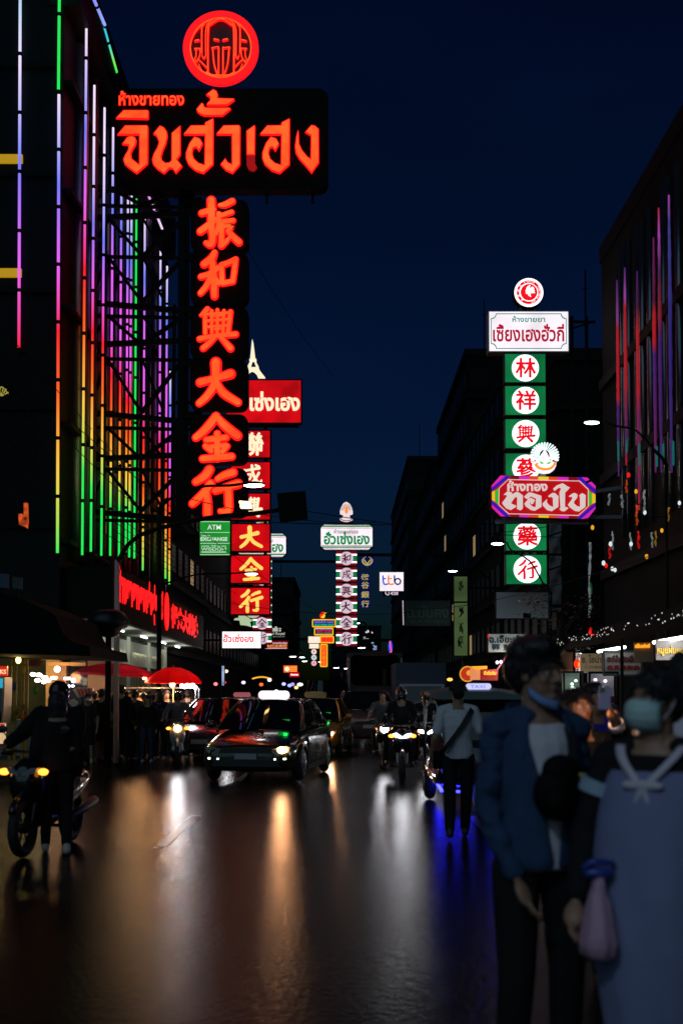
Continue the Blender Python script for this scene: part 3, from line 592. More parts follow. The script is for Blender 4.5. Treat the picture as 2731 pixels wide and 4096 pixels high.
for v0, v1 in ((2306, 2405), (2412, 2622)):
    bx, _ = lbox(B, 1816, v0, 1868, v1, dimg, fr=2)
    k = 0; b = MB(); r2 = random.Random(v0)
    for v in range(int(v0)+16, int(v1)-30, 58):
        for q in range(5): b.prism(stroke_poly([(1834+r2.random()*16, v+r2.random()*40), (1834+r2.random()*16, v+r2.random()*44), (1830+r2.random()*24, v+r2.random()*48)], 4), B.fn, .03+.002*k, .012); k += 1
    b.build('character_column', mat('dark_ink', (.01, .02, .015), .6), bx)
MB().bar(B.fn(1840, 2350, -.3), B.fn(2040, 2350, -.3), .1).build('bracket', steel, T)
T, B, bx = simple_sign('dark unlit green board with faint Thai shop name', 58, 1612, 2402, 1800, 2504, mat('green_board', (.02, .05, .04), .5), hang=1900)
fg = mat('faint_green', (.05, .16, .12), .5); B.text('lettering', fg, 'ฉ.มั่นคง', 1628, 2418, 1792, 2472, .03, bx, bold=.01); B.text('character_row', fg, '金大興成行', 1632, 2478, 1790, 2494, .03, bx)
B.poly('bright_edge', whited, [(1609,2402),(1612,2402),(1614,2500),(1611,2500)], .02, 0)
T, B, bx = simple_sign('grey green board with dark Thai and Chinese lettering left of denim man', 27, 1952, 2536, 2100, 2608, mat('grey_green_board', (.42, .5, .48), .5, var=.2, vscale=2), hang=2300)
db = mat('dark_blue_ink', (.01, .03, .07), .6); B.text('lettering', db, 'ฉ.เอี๊ยะเซ้ง', 1956, 2540, 2096, 2572, .03, bx, bold=.03); B.text('character_row', db, '蔡 益 盛', 1964, 2576, 2090, 2602, .03, bx, bold=.03)
B.poly('red_corner', redtxt, [(1949,2538),(1953,2538),(1953,2552),(1949,2552)], .03, 0)
# ------------------------------------------------------------ ground
def struct(b, name, m, smooth=False): o = b.build(name, m, smooth=smooth); o['kind'] = 'structure'; return o
m = mat('asphalt', (.02, .021, .022), .4)
n = m.node_tree.nodes; L = m.node_tree.links; bs = n['Principled BSDF']; bs.inputs['Specular IOR Level'].default_value = .01
tc = n.new('ShaderNodeTexCoord'); v = n.new('ShaderNodeTexVoronoi'); v.inputs['Scale'].default_value = 22; nz = n.new('ShaderNodeTexNoise'); nz.inputs['Scale'].default_value = 60; nz.inputs['Detail'].default_value = 7
big = n.new('ShaderNodeTexNoise'); big.inputs['Scale'].default_value = .35; big.inputs['Detail'].default_value = 2; big.inputs['Roughness'].default_value = .6
for x in (v, nz, big): L.new(tc.outputs['Object'], x.inputs[0])
ad = n.new('ShaderNodeMath'); ad.operation = 'ADD'; L.new(v.outputs[0], ad.inputs[0]); L.new(nz.outputs[0], ad.inputs[1])
bp = n.new('ShaderNodeBump'); bp.inputs['Strength'].default_value = .55; bp.inputs['Distance'].default_value = .0045; L.new(ad.outputs[0], bp.inputs['Height']); L.new(bp.outputs[0], bs.inputs['Normal'])
mr = n.new('ShaderNodeMapRange'); mr.inputs[1].default_value = .1; mr.inputs[2].default_value = .9; mr.inputs[3].default_value = .14; mr.inputs[4].default_value = .21; L.new(big.outputs[0], mr.inputs[0]); L.new(mr.outputs[0], bs.inputs['Roughness'])
cr = n.new('ShaderNodeMix'); cr.data_type = 'RGBA'; cr.inputs[6].default_value = (.005, .006, .006, 1); cr.inputs[7].default_value = (.014, .016, .016, 1); L.new(nz.outputs[0], cr.inputs[0]); L.new(cr.outputs[2], bs.inputs['Base Color'])
struct(MB().add([(-400, -60, -.02), (400, -60, -.02), (400, 1500, -.02), (-400, 1500, -.02)], [(0, 1, 2, 3)]), 'ground', mat('dark_earth', (.02, .02, .02), .9))
struct(MB().add([(-6.2, -40, 0), (6.6, -40, 0), (6.6, 600, 0), (-6.2, 600, 0)], [(0, 1, 2, 3)]), 'road', m)
pave = mat('pavement', (.03, .03, .029), .6, spec=.1, bump=.3, bscale=20, var=.3, vscale=3)
kerb = mat('kerb', (.06, .06, .055), .7, spec=.1, bump=.2, bscale=30)
struct(MB().box((-9.4, 280, .06), (6.1, 640, .14)), 'pavement', pave); struct(MB().box((9.8, 280, .06), (6.1, 640, .14)), 'pavement', pave)
struct(MB().box((-6.27, 280, .07), (.16, 640, .15)), 'kerb', kerb); struct(MB().box((6.67, 280, .07), (.16, 640, .15)), 'kerb', kerb)
wp = mat('worn_paint', (.06, .06, .056), .3, bump=.15, bscale=50, var=.5, vscale=6); b = MB()
for y in range(12, 200, 9):
    for x in (-1.9, 1.7): b.add([(x-.06, y, .004), (x+.06, y, .004), (x+.06, y+3, .004), (x-.06, y+3, .004)], [(0, 1, 2, 3)])
struct(b, 'road_marking', wp)

# ------------------------------------------------------------ buildings
wallm = mat('dark_wall', (.007, .011, .010), .8, spec=.1, bump=.2, bscale=6, var=.35, vscale=.6)
wall2 = mat('grey_wall', (.014, .024, .034), .8, spec=.1, bump=.2, bscale=5, var=.3, vscale=.5)
glassm = mat('window_glass', (.004, .006, .007), .35, spec=.1)
trimm = mat('trim', (.010, .014, .013), .7, spec=.1)
def facade_x(b, xf, y, z, w, h, dep, out):   # box on a facade plane X=xf ; out=+1/-1 outward direction
    b.box((xf+out*dep/2, y, z), (dep, w, h))
def building(label, x0, x1, y0, y1, h, m=wallm, side=1, ww=1.4, wh=1.5, floor=3.3, z0=4.5, lit=(), roofx=True, group=None):
    """side=+1: its street front is the x0 face; -1: the x1 face"""
    T = thing('shophouse', label, 'building', ((x0+x1)/2, y0, 0), group)
    MB().box(((x0+x1)/2, (y0+y1)/2, h/2), (x1-x0, y1-y0, h)).build('wall', m, T)
    xf = x0 if side > 0 else x1; o = -side
    b = MB(); zz = z0
    while zz < h-1: facade_x(b, xf, (y0+y1)/2, zz-.85, y1-y0-.02, .25, .25, o); b.box(((x0+x1)/2, y0-.12, zz-.85), (x1-x0-.02, .24, .25)); zz += floor
    b.box(((x0+x1)/2, (y0+y1)/2, h+.25), (x1-x0+.3, y1-y0+.3, .5)); b.build('cornice', trimm, T)
    if roofx:
        b = MB(); r2 = random.Random(int(y0*10+h))
        b.box((x0+(x1-x0)*.4, y0+(y1-y0)*.5, h+1.4), (3, 2.6, 1.9)).box((x0+(x1-x0)*.4, y0+(y1-y0)*.5, h+2.42), (3.3, 2.9, .14))
        b.build('roof_hut', trimm, T)
        b = MB(); b.cyl((xf-o*1.5, y0+1.5, h+.5), (xf-o*1.5, y0+1.5, h+4+r2.random()*3), .04); b.cyl((xf-o*1.62, y0+1.5, h+3.6), (xf-o*1.38, y0+1.5, h+3.6), .02); b.build('antenna', steel, T)
    k = 0; zz = z0
    while zz < h-1.2:
        y = y0+.9
        while y < y1-.6:
            f = MB(); facade_x(f, xf, y, zz+.5, ww, wh, .06, o); w = f.build('window', trimm, T)
            g = MB(); facade_x(g, xf+o*.06, y, zz+.5, ww-.16, wh-.16, .015, o)
            g.build('pane', glow('lit_pane', (.9, .6, .25), .25) if k in lit else glassm, w); k += 1; y += ww+.9
        nx = int((x1-x0-.8)/(ww+.9))
        for i in range(nx):
            x = (x1-.9-i*(ww+.9)) if side < 0 else (x0+.9+i*(ww+.9))
            f = MB().box((x, y0-.03, zz+.5), (ww, .06, wh)); w = f.build('window', trimm, T)
            MB().box((x, y0-.066, zz+.5), (ww-.16, .015, wh-.16)).build('pane', glassm, w)
        zz += floor
    return T
# the shop tower with light tubes (left): recessed panels and fins
T = thing('shop_tower', 'dark tower on left striped with rainbow coloured vertical light tubes', 'building', (-8, 32.4, 0))
XA, YA, YB, HA = -8.0, 32.4, 51.0, 22.6
MB().box((-16.05, (YA+YB)/2, HA/2), (16.0, YB-YA, HA)).build('wall', mat('tower_wall', (.006, .012, .015), .6, spec=.1, var=.3, vscale=.4), T)
def dA(u): return F*8/(CX-u)
panel = mat('metal_panel', (.42, .44, .46), .34, .85, bump=.05, bscale=2)
b = MB()
MB().box((-8.0, (YA+YB)/2+.1, HA-.2), (.9, YB-YA+.3, 1.6)).build('parapet', mat('parapet', (.012, .016, .013), .6, spec=.15), T)
us = [300, 342, 385, 420, 452, 473, 492, 522, 570, 612, 638]
for i, u in enumerate(us):
    y = dA(u); g = MB(); g.cyl((XA+.02, y, 5.6), (XA+.02, y, HA-1.2-(i % 3)*.25), .26, n=16); g.build('cladding_column', panel, T, smooth=True)
b = MB()
for z in (6, 9.4, 12.8, 16.2, 19.4): b.box((XA+.1, (YA+YB)/2, z), (.24, YB-YA-.2, .14)); b.box((-12, YA-.05, z+.4), (7.9, .12, .12))
b.build('floor_ledge', trimm, T)
wa = glow('amber_bay', (.75, .38, .03), .16)
for (u, v) in ((352, 735), (420, 960), (500, 1150), (350, 1180), (430, 1310), (352, 1590), (420, 1720), (520, 1480), (410, 2080), (500, 2140), (520, 1830)):
    y = dA(u); z = P(u, v, y).z
    g = MB(); g.box((XA+.03, y, z), (.08, .9, .9)); g.build('lit_bay', wa, T)
for v in (640, 1095, 2285):
    if v < 2000: MB().box((-11.0, YA-.06, P(40, v, YA).z), (3.6, .1, .24)).build('lit_ledge', glow('amber_ledge', (.75, .42, .01), .55), T)
# light tubes: each one hue ramp from top to bottom (LED strips)
def tube_mat(name, stops, es=1.0):
    if name in M: return M[name]
    m = mat(name, (.2, .2, .2), .4, emit=1.0); n = m.node_tree.nodes; L = m.node_tree.links; bs = n['Principled BSDF']
    tc = n.new('ShaderNodeTexCoord'); sp = n.new('ShaderNodeSeparateXYZ'); rp = n.new('ShaderNodeValToRGB'); L.new(tc.outputs['Generated'], sp.inputs[0]); L.new(sp.outputs[2], rp.inputs[0])
    cr = rp.color_ramp
    while len(cr.elements) < len(stops): cr.elements.new(.5)
    for e, (t, c) in zip(cr.elements, stops): e.position = t; e.color = (*c, 1)
    L.new(rp.outputs[0], bs.inputs['Emission Color']); bs.inputs['Emission Strength'].default_value = es; return m
wh, bl, pk, rd, og, ye, gr, cy = (.9, .75, 1), (.16, .2, 1), (.85, .12, .9), (1, .008, .02), (1, .13, .01), (1, .62, .06), (.01, .85, .1), (.03, .6, .8)
ramp_a = [(0, gr), (.14, gr), (.25, ye), (.37, og), (.47, rd), (.58, pk), (.7, bl), (.86, wh), (1, wh)]
ramp_b = [(0, gr), (.12, gr), (.2, ye), (.32, og), (.42, rd), (.52, pk), (.66, pk), (.8, bl), (1, wh)]
ramp_c = [(0, gr), (.1, ye), (.22, og), (.38, rd), (.5, pk), (.64, pk), (.82, bl), (1, wh)]
LT = []
def tube(label, p0, p1, m, r=.055, seg=1.6, n=None):
    """one LED strip: tube broken by dark clips"""
    T = thing('light_tube', label, 'light tube', p0, 'LED tubes on the left tower'); p0, p1 = Vector(p0), Vector(p1); d = (p1-p0); k = n or max(2, int(d.length/seg))
    b = MB()
    b.cyl(p0, p1, r, n=8); b.build('tube', m, T)
    c = MB()
    for i in range(k+1): q = p0+d*(i/k); e = d.normalized()*.05; c.cyl(q-e, q+e, r+.02, n=8)
    c.build('clip', black, T)
for i, (u, v0, v1, mm, lb) in enumerate([(80, -250, 1400, [(0, rd), (.2, pk), (.45, bl), (.7, wh), (1, cy)], 'light tube fading from red foot to pale blue top, leftmost on the front face'),
    (238, -250, 368, [(0, gr), (1, gr)], 'short pure green light tube at the upper tower corner'), (234, 372, 2220, [(0, gr), (.18, ye), (.34, og), (.48, rd), (.62, pk), (.8, bl), (1, wh)], 'rainbow light tube down the front corner below the green one')]):
    tube(lb, P(u-3, v1, YA-.12), P(u+3, v0, YA-.12), tube_mat('tube_front%d' % i, mm), .042)
words = ['first', 'second', 'third', 'fourth', 'fifth', 'sixth', 'seventh', 'eighth', 'ninth', 'tenth', 'eleventh', 'twelfth']
side = [(280, -200, 2228, ramp_a), (316, 335, 2214, ramp_a), (360, 425, 2230, ramp_a), (397, 505, 2230, ramp_b), (434, 585, 2235, ramp_b), (462, 755, 2215, ramp_b), (477, 755, 2236, ramp_b), (498, 790, 2240, [(0, gr), (1, gr)]), (534, 865, 2288, ramp_c), (601, 1000, 2315, ramp_c), (629, 1060, 2320, ramp_c), (645, 1480, 2342, ramp_c)]
for i, (u, v0, v1, mm) in enumerate(side):
    y = dA(u)
    lb = ('all green light tube among the rainbow ones on the receding tower side' if mm[0] == mm[-1] or len(mm) == 2 else '%s light tube back from the tower corner, rainbow from green foot to %s top' % (words[i], 'white' if v0 < 1400 else 'violet'))
    tube(lb, (XA+.34, y, P(u, v1, y).z), (XA+.34, y, P(u, v0, y).z), tube_mat('tube_side%d' % (i % 12), mm), .036 if u < 600 else .04)
zr = 21.9
for i, (p0, p1, c, lb) in enumerate([((395, 35), (468, 292), [(0, gr), (.2, (.2, .9, .1)), (.5, cy), (1, cy)], 'cyan and green light tube sloping along the tower roof edge'), ((338, 40), (383, 153), [(0, pk), (1, pk)], 'violet light tube sloping below the roof edge'), ((352, -60), (421, 102), [(0, bl), (1, (.3, .5, 1))], 'blue light tube sloping beyond the roof edge'),
    ((584, 757), (650, 916), [(0, pk), (.6, wh), (1, wh)], 'white and violet light tube along the far roof edge')]):
    xq = [-7.4, -7.7, -7.0, -7.5][i]
    a_, b_ = [P(u, v, F*(-xq)/(CX-u)) for u, v in (p0, p1)]
    tube(lb, b_, a_, tube_mat('tube_roof%d' % i, c), .05, 2.2)
tube('short cyan light tube hanging at the roof corner beside the big Thai sign', P(470, 358, 40.5), P(471, 294, 40.5), tube_mat('tube_hang', [(0, cy), (1, cy)]), .05)

building('plain dark shophouse beyond the tube-lit tower', -22, -8.3, 52.5, 70, 14.5, side=-1, lit=(4, 11))
building('low dark shophouse past the left plain block', -22, -8.6, 71, 92, 12, side=-1)
building('tall dark block far down the left row', -24, -8.8, 93, 120, 15, side=-1)
building('blue grey block with few windows above the far left signs', -13.5, -5.5, 130, 150, 14.5, wall2, side=-1, ww=2.2, wh=1.7, floor=3.6, lit=())
building('narrow dark block closing the left row', -24, -9.5, 152, 200, 12, side=-1)
building('dark shophouse behind the medicine sign column', 9, 24, 47, 63, 15.5)
building('dark shophouse with roof hut right of the blank lightbox', 9, 24, 64, 82, 19, lit=(6, 21))
building('tall dark apartment block in the right row', 9.2, 26, 83, 108, 26.5, lit=(15, 40, 52))
building('stepped dark block beyond the tall apartment block', 9, 24, 109, 140, 24)
building('far dark block on the right', 8.4, 26, 142, 190, 31, ww=2, wh=2)
building('farthest dim block in the street gap', -2, 8, 230, 250, 15, wall2, side=1, ww=2, wh=1.6, lit=(2, 5))
# tinsel building right
T = thing('shop_tower', 'black shop tower at right edge hung with shiny tinsel strips', 'building', (8, 26, 0))
HB = P(2420, 1030, 34.5).z
MB().box((14, 29.4, HB/2), (12, 10.4, HB)).build('wall', wallm, T)
MB().box((13.97, 29.4, HB+.1), (12.06, 10.5, .5)).build('parapet', trimm, T)
b = MB()
for z in (5.2, 8.1, 11): b.box((7.93, 29.4, z), (.14, 10.2, .3))
b.build('floor_ledge', trimm, T)
def dB(u, x=7.8): return F*x/(u-CX)
for i, u in enumerate([2480, 2500, 2535, 2555, 2585, 2640, 2662, 2700]):
    g = MB(); g.cyl((7.98, dB(u), 6.0), (7.98, dB(u), HB-.8), .1, n=12); g.build('chrome_column', mat('chrome', (.2, .25, .28), .25, .9), T, smooth=True)
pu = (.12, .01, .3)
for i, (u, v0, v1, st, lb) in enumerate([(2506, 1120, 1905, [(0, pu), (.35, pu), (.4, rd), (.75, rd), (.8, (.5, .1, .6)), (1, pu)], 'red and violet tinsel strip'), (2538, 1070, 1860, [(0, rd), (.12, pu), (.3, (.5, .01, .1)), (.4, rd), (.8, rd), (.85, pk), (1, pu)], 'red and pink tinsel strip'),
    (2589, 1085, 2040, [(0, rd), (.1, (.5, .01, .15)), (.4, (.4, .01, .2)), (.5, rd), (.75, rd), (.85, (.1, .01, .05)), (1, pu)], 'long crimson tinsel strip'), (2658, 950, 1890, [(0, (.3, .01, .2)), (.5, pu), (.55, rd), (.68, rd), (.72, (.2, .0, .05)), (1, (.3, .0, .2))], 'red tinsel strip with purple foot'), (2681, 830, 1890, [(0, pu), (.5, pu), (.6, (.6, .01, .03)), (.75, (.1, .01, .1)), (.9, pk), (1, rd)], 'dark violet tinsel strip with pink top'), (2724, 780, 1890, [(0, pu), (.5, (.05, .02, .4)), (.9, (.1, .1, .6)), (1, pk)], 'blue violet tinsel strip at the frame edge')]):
    Tt = thing('tinsel_strip', lb+' on the right-hand tower', 'decoration', (7.7, dB(u), P(u, v1, dB(u)).z), 'tinsel strips on the right tower')
    r2 = random.Random(i); z0, z1 = P(u, v1, dB(u)).z, P(u, v0, dB(u)).z; N = 46; rs = []
    for k in range(N+1):
        t = k/N; ww = (.022+.022*math.sin(t*math.pi))*(.85+.3*r2.random()); xo = .008*math.sin(t*9+i)+.012*(r2.random()-.5)
        rs.append([Vector((7.62+ww*math.cos(a), dB(u)+xo+ww*math.sin(a), z0+(z1-z0)*t)) for a in (0, 1.57, 3.14, 4.71)])
    bb = MB().loft(rs); bb.build('foil', tube_mat('tinsel%d' % i, st, .3), Tt)  # colours the foil reflects are put in as a glowing ramp
    MB().cyl((7.62, dB(u), z1-.02), (7.62, dB(u), z1+.4), .012, n=6).build('hook', steel, Tt)
for i, (u, v0, v1) in enumerate([(2486, 1790, 1868), (2520, 1785, 1835), (2572, 1800, 1885), (2642, 1810, 1890), (2668, 1800, 1860), (2709, 1790, 1885)]):
    Tt = thing('tinsel_strip', 'short teal tinsel tail, %s from the left on the right-hand tower' % words[i], 'decoration', (7.6, dB(u), P(u, v1, dB(u)).z), 'short teal tinsel tails')
    rs = []; z0, z1 = P(u, v1, dB(u)).z, P(u, v0, dB(u)).z
    for k in range(13): ww = .02+.006*(k % 2); rs.append([Vector((7.55+ww*math.cos(a), dB(u, 7.6)+ww*math.sin(a), z0+(z1-z0)*k/12)) for a in (0, 1.57, 3.14, 4.71)])
    MB().loft(rs).build('foil', glow('teal_foil', (.01, .55, .42), .2), Tt)  # teal sheen of the foil put in as a faint glow
# festoon of streamers lower on the right tower; foil glints put in as glow
cols = [((1, .01, .01), 'red'), ((.9, .4, .02), 'amber'), ((.75, .85, .9), 'silver'), ((.02, .5, .05), 'green'), ((1, .1, .01), 'orange')]
sp = [(2545, 2020, 2100, 4), (2552, 2125, 2195, 0), (2620, 2125, 2185, 1), (2608, 2130, 2190, 2), (2665, 2085, 2205, 0), (2672, 2030, 2085, 1), (2355, 2170, 2470, 2), (2362, 2330, 2440, 3), (2448, 2125, 2200, 2), (2522, 2130, 2200, 2), (2575, 1960, 2055, 2), (2438, 2190, 2235, 0), (2715, 1990, 2030, 2), (2503, 1920, 1970, 4), (2670, 2380, 2425, 3), (2488, 1980, 2030, 2), (2433, 1975, 2020, 2)]
for i, (u, v0, v1, c) in enumerate(sp):
    d = 24+(i % 5)*1.3; c_, nm = cols[c]
    Tt = thing('streamer', '%s foil streamer %s by the right tower' % (nm, ['low by the tall green board', 'in mid air', 'near the frame edge', 'under the tinsel strips', 'high up'][i % 5]+', %s' % words[i % 12]), 'decoration', P(u, v1, d), 'foil streamers by the right tower')
    r2 = random.Random(40+i); rs = []; a, e = P(u, v1, d), P(u+r2.random()*8-4, v0, d)
    for k in range(17):
        q = a.lerp(e, k/16)+Vector((.010*math.sin(k*.6+i), .01*math.cos(k), 0)); ww = (.012+.022*r2.random())
        rs.append([q+Vector((ww*math.cos(t), ww*math.sin(t), 0)) for t in (0, 1.57, 3.14, 4.71)])
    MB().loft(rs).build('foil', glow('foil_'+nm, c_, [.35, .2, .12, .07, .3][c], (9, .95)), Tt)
for i, (u, v, c) in enumerate([(2440, 2176, 2), (2522, 2176, 2), (2577, 2050, 2), (2715, 2012, 2), (2512, 1900, 0), (2368, 2110, 1), (2542, 1966, 1), (2645, 2122, 1), (2412, 2252, 2), (2422, 2262, 0), (2447, 2275, 2), (2458, 2280, 2), (2665, 2460, 0), (2372, 2545, 0), (2358, 2530, 0), (2360, 2518, 0), (2415, 2540, 0), (2584, 2226, 1)]):
    d = 22+(i % 4); o = MB().ell(P(u, v, d), (.035, .035, .05)).build('bauble_lamp', glow('bauble_%d' % c, cols[c][0], .9), smooth=True)
    tag(o, 'tiny %s bauble light, %s of the hanging lights counted from the first listed' % (cols[c][1], words[i%12]), 'light', 'bauble lights on the right')
# overhead cables
cab = [((300, 1700, 30), (1400, 2500, 75), 'thin black cable sloping down across the tube tower'), ((300, 1790, 30), (1250, 2560, 80), 'thin black cable below the first sloping one'), ((0, 1300, 28), (1330, 2640, 90), 'long black cable from the upper left edge'), ((700, 1980, 26), (1500, 2090, 40), 'cable across the lowest neon character'), ((850, 2080, 26), (2731, 2060, 28), 'nearly level cable crossing the whole street'), ((1200, 2040, 27), (2300, 2150, 33), 'cable running from the dark square board to the green column'), ((2731, 2180, 20), (1500, 2420, 60), 'cable from right edge toward the bank lightbox'), ((2731, 1960, 24), (2000, 2130, 34), 'cable in front of the red octagonal board'), ((900, 2410, 40), (1700, 2440, 60), 'level cable under the red boxes'), ((930, 900, 36), (1330, 1500, 52), 'cable behind the big sign down to the red board')]
for i in range(7): cab.append(((0, 1500+i*60, 30), (900+i*30, 2330+i*22, 58), '%s of seven parallel dark cables drooping past the left tower' % words[i]))
for a, c, lb in cab:
    p, q = P(*a), P(*c); sag = (q-p).length*.015; pts = [p.lerp(q, t/10)-Vector((0, 0, sag*4*(t/10)*(1-t/10))) for t in range(11)]
    tag(MB().tube(pts, .011, 5, 2).build('cable', black), lb, 'cable', 'overhead cables')

# ------------------------------------------------------------ people
skin = mat('skin', (.30, .17, .10), .5, bump=.08, bscale=80, var=.12, vscale=12)
hairm = mat('hair', (.008, .008, .009), .42, bump=.9, bscale=60, stretch=(1, 1, .12))
eyew = mat('eye_white', (.55, .52, .5), .15); iris = mat('iris', (.02, .012, .008), .1)
def cloth(n, c, r=.85, bump=.5, bs=9, var=.15): return mat(n, c, r, bump=bump, bscale=bs, var=var, vscale=7, spec=.12)
blackc = cloth('black_cloth', (.012, .013, .014)); darkc = cloth('charcoal_cloth', (.025, .028, .03)); navyc = cloth('navy_cloth', (.015, .02, .04)); greyc = cloth('grey_cloth', (.10, .10, .11)); whitec = cloth('white_cloth', (.62, .62, .66))
olivec = cloth('olive_cloth', (.05, .06, .03)); redc = cloth('dark_red_cloth', (.12, .015, .015)); jeans = cloth('jeans', (.03, .045, .08)); tanc = cloth('tan_cloth', (.2, .15, .1))
denim = cloth('denim', (.028, .06, .12), .8, .7, 14, .3); shoew = mat('white_shoe', (.5, .48, .45), .5); shoeb = mat('black_shoe', (.02, .02, .02), .5)
maskm = mat('mask_fabric', (.5, .56, .58), .8, bump=.3, bscale=30)
def V(*a): return Vector(a)
def head_parts(b, c, hh, rot, fine=True):
    q = lambda x, y, z: c+rot@(V(x, y, z)*hh)
    e = lambda cc, r: b.ell(q(*cc), [k*hh for k in r], 14, 10, rot)
    e((0, .06, .14), (.325, .41, .36)); e((0, -.10, -.12), (.275, .25, .37)); e((0, -.2, -.37), (.15, .13, .12))
    if fine:
        e((0, -.29, .10), (.2, .085, .05)); b.cap(q(0, -.345, .06), .03*hh, q(0, -.425, -.11), .052*hh); e((-.055, -.365, -.135), (.045, .05, .035)); e((.055, -.365, -.135), (.045, .05, .035))
        e((-.16, -.22, -.1), (.1, .11, .1)); e((.16, -.22, -.1), (.1, .11, .1)); e((0, -.335, -.232), (.1, .055, .022)); e((0, -.33, -.285), (.085, .055, .028)); e((0, -.3, -.39), (.09, .06, .06))
        for s in (-1, 1): b.torus(q(s*.135, -.295, .005), .062*hh, .017*hh, 'Y', 14, 6)
    for s in (-1, 1): e((s*.31, .03, -.02), (.04, .085, .125))
def human(label, x, y, face=0, H=1.7, top=None, topsl=.5, toplen=.49, bot=None, botlen=1.0, hair='short', shoes=None, J=None, hero=False, mask=False, cat='person', bulk=1.0, z0=0., extra=None, headrot=(0, 0, 0), group=None, hands=True):
    """standing/sitting figure in its own axes (looks to -Y), then placed and turned"""
    T = thing('person', label, cat, (0, 0, 0), group)
    h = H
    j = dict(pel=V(0, 0, .53*h), neck=V(0, .01*h, .845*h), sa=V(-.098*h, .01*h, .812*h), sb=V(.098*h, .01*h, .812*h), ea=V(-.128*h, .03*h, .64*h), eb=V(.128*h, .03*h, .64*h), wa=V(-.13*h, -.03*h, .49*h), wb=V(.13*h, -.03*h, .49*h),
             ha=V(-.055*h, 0, .51*h), hb=V(.055*h, 0, .51*h), ka=V(-.06*h, -.01*h, .285*h), kb=V(.06*h, -.01*h, .285*h), fa=V(-.065*h, .015*h, .045*h), fb=V(.065*h, .015*h, .045*h))
    if J: j.update({k: V(*v)*h for k, v in J.items()})
    up = (j['neck']-j['pel']).normalized(); sv = ((j['sb']-j['sa']).normalized()+(j['hb']-j['ha']).normalized()).normalized(); fw = sv.cross(up)
    hr = Matrix.Rotation(R(headrot[2]), 3, 'Z')@Matrix.Rotation(R(headrot[0]), 3, 'X')@Matrix.Rotation(R(headrot[1]), 3, 'Y')
    hh = .132*h; hc = j['neck']+V(0, -.012*h, 0)+(hr@V(0, 0, .088*h))
    def torso(b, grow=0., t0=-.06, t1=1.0):
        rs = []
        for t, rx, ry in ((-.06, .075, .062), (0, .088, .064), (.15, .086, .06), (.33, .075, .054), (.6, .086, .062), (.8, .092, .058), (.93, .075, .046), (1.0, .04, .038)):
            if t < t0-1e-6 or t > t1+1e-6: continue
            c = j['pel'].lerp(j['neck'], t); sd = ((j['hb']-j['ha']).normalized().lerp((j['sb']-j['sa']).normalized(), max(0, min(1, t)))).normalized(); f2 = sd.cross(up)
            gx = rx*h*bulk+grow; gy = ry*h*bulk+grow
            rs.append([c+sd*(gx*math.cos(2*math.pi*k/18))+f2*(gy*math.sin(2*math.pi*k/18)) for k in range(18)])
        b.loft(rs)
    def limb(b, p, q, r0, r1): b.cap(j[p], r0*h, j[q], r1*h)
    # body
    b = MB(); torso(b)
    for s in 'ab':
        limb(b, 's'+s, 'e'+s, .028, .024); limb(b, 'e'+s, 'w'+s, .024, .016); limb(b, 'h'+s, 'k'+s, .048, .032); limb(b, 'k'+s, 'f'+s, .031, .02)
        b.cap(j['neck'].lerp(j['s'+s], .2), .03*h, j['s'+s], .032*h)
        d = (j['w'+s]-j['e'+s]).normalized()
        if hands:
            c0 = j['w'+s]+d*.03*h; side = (sv if s == 'a' else -sv)
            f = side.cross(d).normalized(); 
            b.ell(c0+d*.012*h, (.022*h, .012*h, .032*h), 10, 8, d.to_track_quat('Z', 'Y').to_matrix())
            for k, (o, ln) in enumerate(((-.9, .036), (-.3, .042), (.3, .039), (.9, .03))):
                p = c0+d*.034*h+fw*(o*.011*h); p2 = p+d*ln*.5*h+side*.003*h; p3 = p2+d*ln*.4*h+side*.012*h
                b.cap(p, .0058*h, p2, .0054*h, 6, 2); b.cap(p2, .0054*h, p3, .0045*h, 6, 2)
            p = c0+fw*-.012*h; b.cap(p, .0075*h, p+d*.022*h-fw*.02*h+side*.008*h, .006*h, 6, 2)
        foot = V(0, -1, 0); b.cap(j['f'+s]+V(0, .02*h, -.018*h), .022*h, j['f'+s]+foot*.095*h+V(0, 0, -.03*h), .016*h)
    b.cap(j['neck']-up*.02*h, .035*h, hc-V(0, 0, .02*h), .034*h)
    head_parts(b, hc, hh, hr, hero)
    body = b.build('body', skin, T, remesh=.0052 if hero else .016, sm=3 if hero else 2)
    if hero:
        for s in (-1, 1):
            e = MB().ell(hc+hr@(V(s*.135, -.285, .005)*hh), [.05*hh]*3).build('eye', eyew, T, smooth=True)
            MB().ell(hc+hr@(V(s*.135+.008, -.329, .005)*hh), [.022*hh, .01*hh, .022*hh]).build('iris', iris, e, smooth=True)
            MB().tube([hc+hr@(V(s*.06, -.36, .085)*hh), hc+hr@(V(s*.14, -.345, .115)*hh), hc+hr@(V(s*.22, -.27, .085)*hh)], .014*hh, 6).build('eyebrow', hairm, T, smooth=True)
        MB().tube([hc+hr@(V(-.085, -.368, -.255)*hh), hc+hr@(V(0, -.392, -.258)*hh), hc+hr@(V(.085, -.368, -.255)*hh)], .012*hh, 6).build('lip', mat('lip', (.22, .07, .06), .4), T, smooth=True)
    rs = .008 if hero else .018
